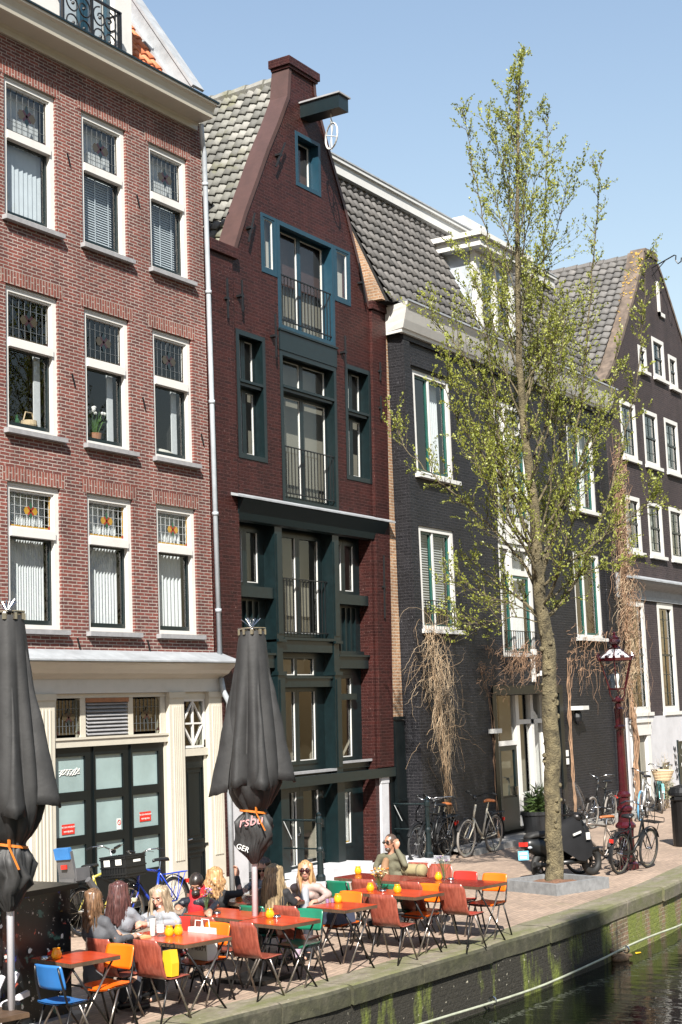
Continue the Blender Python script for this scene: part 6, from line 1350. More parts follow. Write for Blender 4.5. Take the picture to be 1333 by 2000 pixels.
CH = [  # kind, back x, back y, facing, label
 ('blue', 10.98, 10.17, 1, 'blue laminate chair drawn up to the nearest table by the graffiti cabinet'),
 ('orange', 12.25, 10.32, -1, 'orange chair whose back touches the red plywood chair holding a yellow bag'),
 ('wood', 12.40, 10.13, 1, 'red plywood shell chair with a yellow carrier bag on its seat'),
 ('wood', 12.33, 10.70, 1, 'red plywood shell chair under the woman in the grey blazer'),
 ('orange', 13.85, 10.27, -1, 'orange chair with a white paper shopping bag on its seat'),
 ('wood', 13.80, 9.92, 1, 'empty red plywood shell chair pulled up to the table with the parasol pole'),
 ('red', 14.12, 10.90, -1, 'red laminate chair under the blonde woman in a pale grey top'),
 ('wood', 14.02, 10.62, 1, 'red plywood shell chair half hidden behind the white shopping bag'),
 ('green', 15.12, 9.88, -1, 'green chair standing alone at the end of the parasol table near the kerb'),
 ('wood', 15.10, 10.22, 1, 'red plywood shell chair back to back with the lone green chair'),
 ('green', 15.15, 10.75, 1, 'green chair under the woman with long fair hair'),
 ('green', 13.05, 11.30, 1, 'green chair under the woman with dark purple brown hair'),
 ('orange', 16.69, 10.27, -1, 'orange chair with a navy bag on its seat'),
 ('wood', 16.33, 9.62, 1, 'red plywood shell chair closest to the canal edge with sunlit back'),
 ('green', 17.65, 11.10, 1, 'green chair between the sunglasses woman and the white doorstep'),
 ('wood', 17.72, 10.72, 1, 'red plywood shell chair just behind the vase of orange flowers'),
 ('green', 17.50, 10.22, 1, 'green chair directly behind the two candles of the middle table'),
 ('wood', 17.62, 9.95, 1, 'red plywood shell chair hidden behind the orange chair in the middle row'),
 ('orange', 17.68, 9.67, -1, 'orange chair at the kerb end of the middle table'),
 ('wood', 17.51, 9.28, 1, 'red plywood shell chair beside the last table with its back in shade'),
 ('red', 19.09, 9.87, -1, 'bright red laminate chair at the last table of the terrace'),
 ('orange', 18.95, 9.35, -1, 'orange chair at the far end of the terrace nearest the tree'),
 ('wood', 19.75, 11.0, -1, 'red plywood shell chair under the man on the phone'),
 ('red', 16.95, 11.1, -1, 'red laminate chair under the woman in sunglasses and pink jacket'),
 ('wood', 19.62, 10.55, -1, 'red plywood shell chair with a khaki bag slung over it'),
 ('wood', 15.75, 12.0, 1, 'red plywood shell chair under the woman with wavy blonde hair'),
]
matn = {'blue': 'bluep', 'orange': 'orange', 'red': 'redp', 'green': 'greenp'}
chairs = []
for (kd, bx, by, fc, lab) in CH:
    if kd not in proto: proto[kd] = chair_shell(lab) if kd == 'wood' else chair_panel(matn[kd], lab); o = proto[kd]
    else: o = copy_tree(proto[kd])
    o['label'] = lab; rz = (0 if fc > 0 else pi)+radians(-6)+random.gauss(0, .05)
    o.location = (bx+.235*cos(rz), by+.235*sin(rz), 0); o.rotation_euler = (0, 0, rz); chairs.append(o)
def table(name, corner, a, L_, label, top='table', rz=PHI, H_=.75, grp='tables on the terrace', refc='mm'):
    r = root(name, label, 'table', group=grp); r.rotation_euler = (0, 0, rz)
    cx = V((cos(rz), sin(rz), 0)); cy = V((-sin(rz), cos(rz), 0)); c = V((corner[0], corner[1], 0))
    c += cx*(a/2 if refc[0] == 'm' else -a/2)+cy*(L_/2 if refc[1] == 'm' else -L_/2); r.location = c
    b = MB(); b.box(-a/2, a/2, -L_/2, L_/2, H_-.006, H_); b.build('tabletop', top, r)
    b = MB(); b.box(-a/2-.004, a/2+.004, -L_/2-.004, L_/2+.004, H_-.045, H_-.0065); b.build('table_edge', 'edge', r)
    for s in (1, -1):
        for q in (1, -1):
            b = MB(); b.tube([(q*a*.44, s*(L_/2-.06)+q*.012, H_-.045), (-q*a*.40, s*(L_/2-.04)+q*.012, 0)], .012, 7); b.build('leg', 'steel' if q > 0 else 'plate', r, smooth=True)
    b = MB(); b.tube([(0, -L_/2+.07, H_*.62), (0, L_/2-.07, H_*.62)], .010, 6); b.build('stretcher', 'plate', r); return r
table('cafe_table', (11.44, 10.28), .60, .66, 'small red table with one amber candle beside the blue chair')
table('cafe_table', (12.78, 9.93), .66, 1.12, 'red table in front of the grey blazer woman crowded with drinks and two candles')
table('cafe_table', (14.53, 10.42), .60, 1.06, 'red table with a single flower vase in front of the man in the leather jacket')
table('cafe_table', (14.25, 9.69), .60, .71, 'red table with one candle pierced by the parasol pole')
table('cafe_table', (15.58, 9.69), .56, .64, 'small red table with a candle and two little glasses beside the lone green chair')
table('cafe_table', (16.88, 9.46), .56, 1.24, 'long red table with two candles and a vase of orange flowers')
table('cafe_table', (18.29, 10.45), .58, 1.28, 'dark red table in front of the man on the phone', 'tabledk')
table('cafe_table', (18.05, 9.15), .58, 1.28, 'dark red table at the end of the terrace with a flower vase and ashtray', 'tabledk')
table('cafe_table', (16.23, 10.69), .58, 1.25, 'shaded dark table between the women behind the parasol pole', 'tabledk', refc='Mm')
table('low_table', tuple(gz(57, 1977, .46)[:2]), .60, .6, 'low wooden side table at the edge of the view by the parasol pole', 'edge', H_=.46, grp=None, refc='Mm')
# candles
cand = None
for (px, py, lab) in ((111, 1873, 'amber glass candle on the table by the blue chair'), (331, 1828, 'amber glass candle beside the water bottle'), (349, 1826, 'amber glass candle nearest the table corner by the orange chair'),
    (528, 1793, 'amber glass candle on the table with the parasol pole'), (467, 1753, 'amber glass candle on the shaded table behind the pole'), (661, 1763, 'amber glass candle beside two little glasses'), (700, 1707, 'amber glass candle at the end of the dark table by the doors'),
    (724, 1741, 'amber glass candle next to the orange flowers'), (777, 1744, 'amber glass candle in front of the green chair back'), (857, 1719, 'amber glass candle beside the purple flower vase')):
    p = gz(px, py, .75)
    if cand is None:
        cand = root('candle_holder', lab, 'candle', group='amber candle holders'); b = MB(); b.lathe([(.034, 0), (.046, .012), (.053, .035), (.051, .06), (.038, .085), (.034, .098), (.039, .106)], n=14, cap=False); b.build('glass_jar', 'candle', cand, smooth=True)
        b = MB(); b.lathe([(.028, .008), (.03, .05), (.006, .052), (.004, .06)], n=10); b.build('candle_wax', 'paper', cand); o = cand
    else: o = copy_tree(cand)
    o.location = p; o['label'] = lab; o.rotation_euler = (0, 0, random.uniform(0, 6))
# vases, drinks, ashtrays
def vase(px, py, label, cols, n, h):
    p = gz(px, py, .75); r = root('flower_vase', label, 'vase', p); b = MB(); b.lathe([(.03, 0), (.036, .02), (.034, .06), (.014, .09), (.012, .13), (.017, .14)], n=12, cap=False); b.build('bottle', 'clear', r, smooth=True, flip=False)
    rr = random.Random(px); b = MB(); f = MB()
    for k in range(n):
        d = V((rr.gauss(0, .055), rr.gauss(0, .055), h+rr.uniform(-.05, .05))); b.tube([(0, 0, .01), (d.x*.3, d.y*.3, .14), d], .003, 4)
        m_ = rr.randrange(len(cols)); s = rr.uniform(.018, .03)
        for q in range(7):
            a = q*2*pi/7; u = V((cos(a), sin(a), rr.uniform(-.3, .6))); w = V((-sin(a), cos(a), 0))*s*.45; f.add([d, d+u*s*.6+w, d+u*s*1.3, d+u*s*.6-w], [(0, 1, 2, 3)], m_)
        f.ball(d, s*.4, 6, 4, m_)
    b.build('stems', 'shrub', r); f.build('blooms', cols, r, flip=False); return r
M['petal_y'] = mat('yellow_petal', (.75, .42, .06), .7, var=.2, scale=30); M['petal_o'] = mat('orange_petal', (.78, .26, .05), .7, var=.2, scale=30); M['petal_p'] = mat('purple_petal', (.35, .22, .42), .7, var=.2, scale=30); M['petal_c'] = mat('cream_petal', (.75, .65, .45), .7, var=.1, scale=30)
vase(741, 1741, 'small vase of orange and yellow flowers on the middle table', ['petal_y', 'petal_o', 'petal_c'], 22, .24)
vase(404, 1786, 'slim vase of purple flowers on the table before the man in leather', ['petal_p', 'petal_p', 'petal_o'], 16, .27)
vase(868, 1719, 'slim vase of thin lilac sprigs on the last table', ['petal_p', 'petal_c'], 9, .28)
def lathe_obj(name, label, cat, px, py, prof, m, parts=(), n=12, z=.75, loc=None):
    r = root(name, label, cat, loc or gz(px, py, z)); b = MB(); b.lathe(prof, n=n, cap=False); b.build('body', m, r, smooth=True, flip=False)
    for (pn, pf, pm) in parts: b = MB(); b.lathe(pf, n=n); b.build(pn, pm, r)
    return r
lathe_obj('water_bottle', 'clear water bottle with pale label beside the candles', 'bottle', 314, 1830, [(.036, 0), (.04, .01), (.04, .17), (.034, .21), (.016, .25), (.014, .30), (.016, .31)], 'clear', [('bottle_label', [(.0415, .05), (.0415, .13)], 'paper'), ('cap', [(.016, .31), (.016, .33)], 'greywhite')])
lathe_obj('latte_glass', 'tall glass of milky coffee beside the water bottle', 'glass', 299, 1829, [(.026, 0), (.03, .02), (.042, .20)], 'clear', [('drink', [(.025, .006), (.029, .02), (.039, .185)], 'paper')])
lathe_obj('wine_glass', 'stemmed glass of white wine behind the woman in grey', 'glass', 0, 0, [(.034, 0), (.006, .008), (.005, .09), (.035, .13), (.042, .18), (.034, .23)], 'clear', [('wine', [(.006, .105), (.033, .13), (.038, .165)], 'petal_c')], loc=V((13.95, 11.55, .86)))
lathe_obj('water_glass', 'empty tumbler beside the wooden tray', 'glass', 283, 1830, [(.028, 0), (.036, .11)], 'clear')
lathe_obj('water_glass', 'short tumbler by the hands of the woman in pale grey', 'glass', 254, 1822, [(.028, 0), (.036, .12)], 'clear')
for (px, py, l) in ((640, 1764, 'first little glass beside the small table candle'), (650, 1763, 'little glass touching the small table candle')): lathe_obj('shot_glass', l, 'glass', px, py, [(.02, 0), (.026, .08)], 'clear', [('drink', [(.019, .004), (.023, .05)], 'petal_p')])
lathe_obj('wine_carafe', 'small carafe on the shaded table', 'glass', 482, 1750, [(.04, 0), (.05, .04), (.03, .12), (.035, .17)], 'clear')
for (px, py, l) in ((89, 1874, 'metal ashtray beside the candle of the nearest table'), (541, 1793, 'metal ashtray by the parasol table candle'), (881, 1719, 'metal ashtray on the last table'), (748, 1742, 'metal ashtray under the orange flowers'), (424, 1786, 'metal ashtray beside the slim vase')):
    lathe_obj('ashtray', l, 'ashtray', px, py, [(.042, 0), (.048, .004), (.048, .03), (.04, .03), (.038, .008), (.001, .006)], 'chrome')
r = root('serving_tray', 'wooden serving tray with crumpled napkin on the crowded table', 'tray', gz(262, 1831, .75), PHI); b = MB(); b.box(-.11, .11, -.16, .16, .0, .02); b.build('board', mat('pale_wood', (.55, .36, .17), .6), r)
b = MB(); vs = [(-.07+.14*i/7, -.07+.14*j/7, .024+.022*abs(noise.noise((i*.8, j*.8, 3)))) for i in range(8) for j in range(8)]; b.add(vs, [(i*8+j, i*8+8+j, i*8+9+j, i*8+j+1) for i in range(7) for j in range(7)]); b.build('napkin', 'paper', r, flip=False)
b = MB()
# bags
def bag(name, label, loc, w, d, h, m, rz=0, handles=True, flap=None):
    r = root(name, label, 'bag', loc, rz); b = MB(); k = 1.08
    b.add([(-w/2, -d/2, 0), (w/2, -d/2, 0), (w/2, d/2, 0), (-w/2, d/2, 0), (-w/2*k, -d/2*.7, h), (w/2*k, -d/2*.7, h), (w/2*k, d/2*.7, h*.97), (-w/2*k, d/2*.7, h*.97), (-w/2, -d/2*1.1, h*.5), (w/2, -d/2*1.1, h*.5)],
          [(0, 3, 2, 1), (0, 1, 9, 8), (8, 9, 5, 4), (2, 3, 7, 6), (1, 2, 6, 5, 9), (3, 0, 8, 4, 7), (4, 5, 6, 7)]); b.build('body', m, r)
    if handles:
        b = MB()
        for s in (-1, 1): b.tube([(-w*.22, s*d*.3, h*.95), (-w*.18, s*d*.3, h*1.22), (w*.18, s*d*.3, h*1.22), (w*.22, s*d*.3, h*.95)], .006, 5)
        b.build('handles', 'iron' if m != 'paper' else 'paper', r)
    return r
def seatpos(i, fx=.02): o = chairs[i]; rz = o.rotation_euler.z; return V((o.location.x+fx*cos(rz), o.location.y+fx*sin(rz), .46)), rz
p, rz = seatpos(4); g_ = bag('shopping_bag', 'white paper shopping bag with lettering on the orange chair', p, .30, .16, .34, 'paper', rz+pi/2, True)
text('bag_text', 'MexM', .09, Matrix.Translation((.03, -.089, .13)) @ Matrix.Rotation(pi/2, 4, 'X'), 'maroon_flat', g_)
p, rz = seatpos(2, -.02); bag('carrier_bag', 'yellow carrier bag standing on a red plywood chair', p+V((0, -.12, 0)), .10, .14, .26, 'yellow', rz, False); bag('handbag', 'black handbag standing beside the yellow carrier bag', p+V((.12, .0, 0)), .24, .16, .24, 'iron', rz+.3)
M['navy'] = mat('navy_cloth', (.03, .04, .07), .7, bs=.3); M['khaki'] = mat('khaki_cloth', (.30, .25, .13), .85, bs=.3)
p, rz = seatpos(12); g_ = bag('rucksack', 'navy bag with brown straps on the orange chair', p, .34, .26, .17, M['navy'], rz); b = MB(); b.tube([(-.12, -.1, .16), (-.1, -.14, .05), (.06, -.14, .03), (.12, -.1, .16)], .01, 5); b.build('strap', 'leather', g_)
c_ = chairs[24]; r = root('shoulder_bag', 'khaki canvas roll bag lying over a plywood chair', 'bag', (19.55, 10.95, .66), radians(80)); b = MB(); b.lathe([(.001, -.20), (.07, -.195), (.088, -.17), (.082, -.05), (.09, 0), (.082, .1), (.088, .17), (.07, .195), (.001, .20)], n=16); [setattr(v, 'xyz', (v.z, v.y, v.x+.1)) for v in b.v]; b.build('roll', M['khaki'], r, smooth=True)
dk_ = mat('dark_khaki', (.16, .13, .07), .9)
for x in (-.10, .10): b = MB(); b.torus((x, 0, .1), .087, .010, (1, 0, 0), 18, 5); b.build('strap', dk_, r)
b = MB(); b.tube([(.24, .02, .02), (.27, -.02, .10), (.20, -.05, .18)], .035, 8); b.build('end_flap', M['khaki'], r)
# ---------------------------------------------------------------- parasols
def parasol(name, label, base, top, seed, text_=None):
    base = V(base); top = V(top); r = root(name, label, 'parasol', base); b = MB(base); rs = random.Random(seed)
    ax = (top-base); hgt = ax.length
    def P(z): return base+ax*(z/top.z)
    b.tube([P(0), P(top.z)], .036, 14); b.build('pole', 'wpole', r, smooth=True)
    b = MB(base); b.lathe([(.09, 0), (.09, .5), (.075, .52)], base, 14); b.box(base.x-.3, base.x+.3, base.y-.3, base.y+.3, 0, .05); b.build('pole_base', 'plate', r)
    lv = -cr; side = V((lv.x, lv.y, 0)).normalized(); fr_ = V((-fw.x, -fw.y, 0)).normalized()
    prof = [(4.05, .14), (3.95, .155), (3.8, .172), (3.6, .195), (3.4, .22), (3.2, .245), (3.0, .27), (2.8, .295), (2.65, .312), (2.5, .325), (2.38, .33), (2.28, .32), (2.18, .285), (2.10, .245), (2.03, .20), (1.99, .16), (1.955, .14), (1.92, .155), (1.86, .19), (1.78, .21), (1.68, .205), (1.60, .19), (1.52, .15), (1.43, .09), (1.36, .04)]
    n = 128; vs = []; ph = rs.uniform(0, 6); amp = [rs.uniform(.6, 1.3) for _ in range(9)]; wid = [rs.uniform(-.25, .25) for _ in range(9)]
    for (z, R_) in prof:
        for j in range(n):
            t = 2*pi*j/n; open_ = max(0, min(1, (4.0-z)/1.0)); u = ((t+ph)*8/(2*pi)) % 8; w_ = wid[int(u)]*.5; fq = abs((u % 1)+w_*sin(pi*(u % 1))-.5)*2
            k = 1.06-.30*open_*amp[int(u)]*(1-fq)**1.6+.03*noise.noise((cos(t)*3, sin(t)*3, z*1.5+seed))
            if z < 2.4: g_ = min(1, (2.4-z)/.25); k = k*(1-g_)+g_*(1.0+.16*noise.noise((cos(t)*2.2, sin(t)*2.2, z*4+seed))-.16*(1-abs(((t*13/(2*pi)+z*1.5) % 1)-.5)*2)**2)
            if z < 1.96: k = 1+.42*noise.noise((cos(t)*1.4, sin(t)*1.4, z*5+seed))+.22*(abs(noise.noise((cos(t)*3, sin(t)*3, z*9+seed)))-.2)*2
            d = side*cos(t)+fr_*sin(t); c = P(z*top.z/4.1)+(side*.04*noise.noise((0, seed, z*5))+fr_*.03 if z < 1.9 else V((0, 0, 0))); vs.append(c+d*R_*k)
    m_ = len(prof); b = MB(base); b.add(vs, [(i*n+j, i*n+(j+1) % n, (i+1)*n+(j+1) % n, (i+1)*n+j) for i in range(m_-1) for j in range(n)]); b.build('canopy', 'fabric_par', r, smooth=True)
    # two corner flaps that stand off the bundle
    for (tn, z1, w, ww) in ((.05, 2.20, .53, .34), (pi-.12, 2.34, .50, .36), (pi*.62, 2.26, .40, .42), (pi*.30, 2.30, .39, .40)):
        b = MB(base); K = 12; rows = 16; half = []
        for side_ in (0, 1):
            vs = []
            for i in range(rows+1):
                f = i/rows; z = 3.75+(z1-3.75)*f; R_ = .175+(w-.175)*f
                for j in range(K+1):
                    a = -1+2*j/K; tt = tn+a*(.22+ww*.75*f); d = side*cos(tt)+fr_*sin(tt); rad = R_*(1.0-.36*abs(a)**1.3)-.02*side_*(1-abs(a))
                    vs.append(P(z*top.z/4.1)+d*rad+V((0, 0, -.05*(1-abs(a))*f**4+.03*noise.noise((a*3, seed+tn, 1))*f**3))+d*.022*noise.noise((a*2.5, f*5, seed+tn)))
            half.append(vs)
        q = (K+1)*(rows+1); fs = [(i*(K+1)+j, i*(K+1)+j+1, (i+1)*(K+1)+j+1, (i+1)*(K+1)+j) for i in range(rows) for j in range(K)]
        b.add(half[0]+half[1], fs+[tuple(q+x for x in reversed(f)) for f in fs]+[(rows*(K+1)+j, rows*(K+1)+j+1, q+rows*(K+1)+j+1, q+rows*(K+1)+j) for j in range(K)]); b.build('canopy_flap', 'fabric_par', r, smooth=True, flip=False)
    b = MB(base); c = P(1.955*top.z/4.1); q = [c+(side*cos(2*pi*j/24)+fr_*sin(2*pi*j/24))*.165+V((0, 0, .03*sin(2*pi*j/24+1))) for j in range(25)]
    for (u, w) in zip(q[:-1], q[1:]): b.bar(u, w, .008, .024)
    e = c+fr_*.2-side*.04; b.bar(e, e-side*.10+V((0, 0, -.20))+fr_*.05, .022, .006); b.bar(e+V((0, 0, .07)), e, .03, .01); b.build('strap', 'strap', r)
    b = MB(base); t_ = P(4.07*top.z/4.1); b.lathe([(.16, 0), (.165, .01), (.165, .02), (.03, .03)], t_, 24)
    for j in range(10): a = j*2*pi/10; b.bar(t_+V((.15*cos(a), .15*sin(a), 0)), t_+V((.15*cos(a), .15*sin(a), -.06)), .035, .03)
    b.build('rib_ring', 'chrome', r)
    b = MB(base)
    for k in range(16): a = rs.uniform(0, 6.28); d = V((cos(a)*rs.uniform(.02, .13), sin(a)*rs.uniform(.02, .13), .10+rs.uniform(0, .05))); b.tube([t_+V((0, 0, .02)), t_+d], .004, 4)
    b.build('bird_spikes', 'chrome', r)
    X = -side; Y = V((0, 0, 1)); Z = fr_
    def lab(body, z, off, size, m, shear=.3, rot=0):
        c = P(z*top.z/4.1)+fr_*off[1]-side*off[0]-base; mt = Matrix((X, Y, Z)).transposed().to_4x4(); mt.translation = c
        text('canopy_lettering', body, size, mt @ Matrix.Rotation(rot, 4, 'Z'), m, r, .002, shear=shear)
    if text_:
        for a in text_: lab(*a)
    return r
M['pink_ink'] = mat('pink_ink', (.62, .28, .28), .6)
u2b = gz(500, 1915); parasol('parasol', 'folded black parasol with orange strap standing through the red table', (u2b.x, u2b.y, 0), (14.5, 10.16, 4.1), 3, [('rsbu', 1.865, (-.03, .225), .16, 'pink_ink', .3, .12), ('GER', 1.56, (-.12, .225), .085, 'paper', 0, -.4)])
u1b = gz(24, 2070); v_ = V((u1b.x, u1b.y, 0)); D1 = (v_-V((0, 0, CAMH))).dot(fw); t1 = gd(14, 1192, D1)
parasol('parasol', 'folded black parasol with orange strap beside the graffiti cabinet', v_, t1, 8, [('GER', 1.98, (-.12, .30), .09, 'paper', 0, .9)])
# graffiti covered cabinet
gc = root('utility_cabinet', 'black utility cabinet covered with paint splashes and torn stickers', 'cabinet', (11.6, 11.1, 0)); gl_ = V((11.6, 11.1, 0))
def cabmat():
    m, t, p = nt('cabinet_paint'); o = ramp(t, nz(t, 3, 5), [(.3, (.004, .005, .006)), (.7, (.014, .016, .018))])
    tc = t.nodes.new('ShaderNodeTexCoord'); s = t.nodes.new('ShaderNodeSeparateXYZ'); t.links.new(tc.outputs['Object'], s.inputs[0])
    n = nz(t, 22, 3, .6); k = ramp(t, n, [(.66, (0, 0, 0)), (.70, (1, 1, 1))]); o = mixc(t, mth(t, 'MULTIPLY', k, .8), o, (.45, .45, .4))
    for (sc_, lo_, c) in ((5.5, .66, (.42, .09, .06)), (4.3, .67, (.02, .03, .22)), (6.1, .66, (.05, .12, .10)), (4.9, .70, (.3, .18, .02))):
        mp = t.nodes.new('ShaderNodeMapping'); mp.inputs['Location'].default_value = (sc_*7, sc_*3, sc_); t.links.new(tc.outputs['Object'], mp.inputs[0])
        o = mixc(t, ramp(t, nz(t, sc_, 4, .6, mp.outputs[0]), [(lo_-.02, (0, 0, 0)), (lo_+.02, (1, 1, 1))]), o, c)
    t.links.new(o, p.inputs['Base Color']); p.inputs['Roughness'].default_value = .3; return m
b = MB(gl_); b.box(9.4, 12.38, 11.12, 11.75, .06, 1.33); b.box(12.385, 12.40, 11.2, 11.7, .2, 1.25); b.build('body', cabmat(), gc)
b = MB(gl_); b.box(9.35, 12.44, 11.06, 11.82, 1.331, 1.385); b.build('lid', 'plate', gc)
b = MB(gl_); b.box(9.3, 12.5, 11.0, 11.85, 0, .059); b.build('plinth', 'stone', gc)
b = MB(gl_)
for x in (10.4, 11.35): b.box(x, x+.02, 11.112, 11.12, .1, 1.3)
b.box(11.28, 11.33, 11.09, 11.12, .7, .85); b.build('door_seams', 'iron', gc)
rr = random.Random(12); b = MB(gl_)
for k in range(26):
    x, z = rr.uniform(10.6, 12.3), rr.uniform(.15, 1.1); s = rr.uniform(.01, .035); b.add([(x+s*cos(q*1.26)*rr.uniform(.5, 1.3), 11.108, z+s*sin(q*1.26)*rr.uniform(.5, 1.3)) for q in range(5)], [(0, 1, 2, 3, 4)])
b.build('sticker_scraps', 'paper', gc, flip=False)
b = MB(gl_)
for k in range(9): x = 12.05+rr.uniform(-.2, .2); z = rr.uniform(.35, .8); s = rr.uniform(.03, .07); b.add([(x+s*cos(q*1.05)*rr.uniform(.5, 1.2), 11.107, z+s*sin(q*1.05)*rr.uniform(.5, 1.3)) for q in range(6)], [tuple(range(6))])
b.build('red_splashes', 'redp', gc, flip=False)
b = MB(gl_); hx = 11.25
for s in (0, .20): b.tube([(hx+s, 11.0, .62), (hx-.08+s, 11.0, .5), (hx-.1+s, 11.0, .3), (hx+s, 11.0, .12)], .03, 8); 
b.bar((hx-.1, 11.0, .33), (hx+.35, 11.0, .4), .05, .05); hk = b.build('white_bracket', 'wpole', gc)
# ================================================================ bicycles and scooter
M['bblack'] = mat('black_enamel', (.010, .011, .012), .35, spec=.35); M['bblue'] = mat('blue_enamel', (.012, .05, .42), .25, spec=.6); M['byellow'] = mat('olive_yellow_enamel', (.42, .36, .07), .3); M['bcream'] = mat('cream_enamel', (.62, .57, .46), .35); M['bmint'] = mat('mint_enamel', (.16, .46, .46), .3); M['bsky'] = mat('sky_blue_enamel', (.12, .32, .52), .35); M['bgrey'] = mat('raw_steel', (.24, .2, .17), .4, .7); M['bsil'] = mat('silver_enamel', (.55, .56, .57), .3, .5)
M['seatgrey'] = mat('grey_plastic', (.10, .10, .105), .5); M['seatblue'] = mat('blue_cushion', (.03, .17, .45), .5)
def bike(name, label, loc, rz, lean, frame, tyre='rubber', saddle='iron', step=False, rack=True, frontrack=False, crate=None, guards='iron', k=1.0, bars='chrome', sx=1.06, hs=1.0, rim='chrome', tyre_r=None):
    r = root(name, label, 'bicycle', loc, group='parked bicycles', rot=(lean, 0, rz)); R_ = .345; r.scale = (k, k, k)
    for wi, (x, ty) in enumerate(((0, tyre_r or tyre), (sx, tyre))):
        b = MB(); b.torus((x, 0, R_), R_-.022, .022, (0, 1, 0), 36, 7); b.build('wheel', ty, r, smooth=True); w = r_last()
        b = MB(); b.torus((x, 0, R_), R_-.05, .012, (0, 1, 0), 36, 5); b.build('rim', rim, w)
        b = MB(); 
        for k in range(18): a = k*2*pi/18; b.tube([(x, .02*(-1)**k, R_), (x+(R_-.05)*cos(a), 0, R_+(R_-.05)*sin(a))], .0022, 3)
        b.lathe([(.02, -.05), (.025, 0), (.02, .05)], n=8); hubv = b.v[-24:]
        for v in hubv: v.xyz = (x+v.x, v.z, R_+v.y)
        b.build('spokes', 'chrome', w)
        if guards:
            b = MB(); a0, a1 = (radians(20), radians(200)) if wi == 0 else (radians(25), radians(170)); n = 20; vs = []
            for k in range(n+1):
                a = a0+(a1-a0)*k/n; q = R_+.028
                for y in (-.03, 0, .03): vs.append((x+q*cos(a), y, R_+(q+(.008 if y == 0 else 0))*sin(a)))
            b.add(vs, [(k*3+j, k*3+3+j, k*3+4+j, k*3+j+1) for k in range(n) for j in range(2)]); b.build('mudguard', guards, r, flip=False)
    bb = V((.46, 0, .29)); st = V((.30, 0, .80)); hd = V((sx-.30, 0, .88)); hd2 = V((sx-.24, 0, .68)); b = MB()
    b.tube([bb, st+(st-bb)*.06], .019, 8); b.tube([hd2+V((-.0, 0, 0)), hd+V((-.015, 0, .05))], .021, 8)
    if step: b.tube([bb+V((.0, 0, .05)), bb.lerp(hd2, .5)+V((0, 0, -.0)), hd2], .026, 8); b.tube([st.lerp(bb, .45), bb.lerp(hd2, .55)+V((0, 0, .09)), hd], .019, 8) if step == 2 else None
    else: b.tube([bb, hd2], .022, 8); b.tube([st, hd], .019, 8)
    for s in (1, -1): b.tube([bb+V((0, s*.02, 0)), (.2, s*.05, R_*.93), (0, s*.06, R_)], .011, 6); b.tube([st+V((0, s*.02, -.03)), (0, s*.06, R_)], .010, 6)
    b.build('frame', frame, r, smooth=True)
    b = MB(); b.tube([hd2, hd2+V((.03, 0, -.04))], .022, 8)
    for s in (1, -1): b.tube([hd2+V((.01, s*.03, -.01)), hd2+V((.08, s*.055, -.14)), (sx, s*.055, R_)], [.016, .014, .010], 6)
    b.build('fork', frame if rack is not None else 'chrome', r, smooth=True)
    b = MB(); top = hd+V((-.04, 0, .20*hs)); b.tube([hd, top], .012, 6)
    for s in (1, -1): b.tube([top, top+V((.06, s*.08, .02)), top+V((.05, s*.20, .07)), top+V((-.08, s*.27, .07)), top+V((-.22, s*.28, .04))], .011, 6)
    b.tube([top+V((.03, .2, .08)), top+V((.10, .22, .05)), top+V((.0, .27, .03))], .005, 4); b.build('handlebar', bars, r, smooth=True); hb_ = r_last()
    b = MB()
    for s in (1, -1): b.tube([top+V((-.10, s*.272, .068)), top+V((-.23, s*.281, .04))], .017, 7)
    b.ball(top+V((.07, 0, -.02)), (.04, .04, .04), 8, 6); b.build('grip', 'iron', hb_)
    b = MB(); sp_ = st+(st-bb)*.30; b.tube([st, sp_], .013, 6); b.build('seat_post', 'chrome', r)
    b = MB(); sd = [(-.14, .085, .0), (-.12, .10, .02), (-.05, .09, .022), (.03, .045, .02), (.12, .025, .018), (.15, .015, .01)]; vs = []
    for (x, w, z) in sd:
        for k in range(9): a = pi*k/8; vs.append(sp_+V((x+.02, w*cos(a), z+.045*sin(a)**.6-.02)))
    b.add(vs, [(i*9+k, i*9+9+k, i*9+10+k, i*9+k+1) for i in range(5) for k in range(8)]+[tuple(range(9)), tuple(45+k for k in reversed(range(9)))]+[(i*9, i*9+8, i*9+17, i*9+9) for i in range(5)]); b.build('saddle', saddle, r, smooth=True)
    b = MB(); b.torus(bb+V((0, -.05, 0)), .085, .012, (0, 1, 0), 18, 5); b.tube([bb+V((0, -.06, 0)), bb+V((.10, -.07, -.13))], .011, 5); b.tube([bb+V((0, .06, 0)), bb+V((-.10, .07, .13))], .011, 5); b.obox(Matrix.Translation(bb+V((.10, -.12, -.13))), .10, .08, .025); b.obox(Matrix.Translation(bb+V((-.10, .12, .13))), .10, .08, .025)
    b.bar(bb+V((-.02, -.055, .07)), V((0, -.055, R_+.03)), .01, .04); b.bar(bb+V((-.02, -.055, -.07)), V((0, -.055, R_-.03)), .01, .02); b.build('crankset', 'plate', r)
    b = MB(); b.tube([(.18, .05, .28), (.22, .16, .02)], .010, 5); b.build('kickstand', 'plate', r)
    if rack:
        b = MB()
        for s in (1, -1): b.tube([(.22, s*.05, .74), (-.05, s*.065, .74), (-.30, s*.065, .735)], .008, 5); b.tube([(-.1, s*.065, .74), (0, s*.06, R_)], .006, 5); b.tube([(-.25, s*.065, .735), (0, s*.06, R_)], .006, 5)
        for x in (.1, -.05, -.2, -.3): b.tube([(x, -.065, .74), (x, .065, .74)], .006, 5)
        b.build('luggage_rack', 'bblack' if rack is True else rack, r); b = MB(); b.box(-.365, -.34, -.035, .035, .56, .62); b.build('tail_light', 'redp', r)
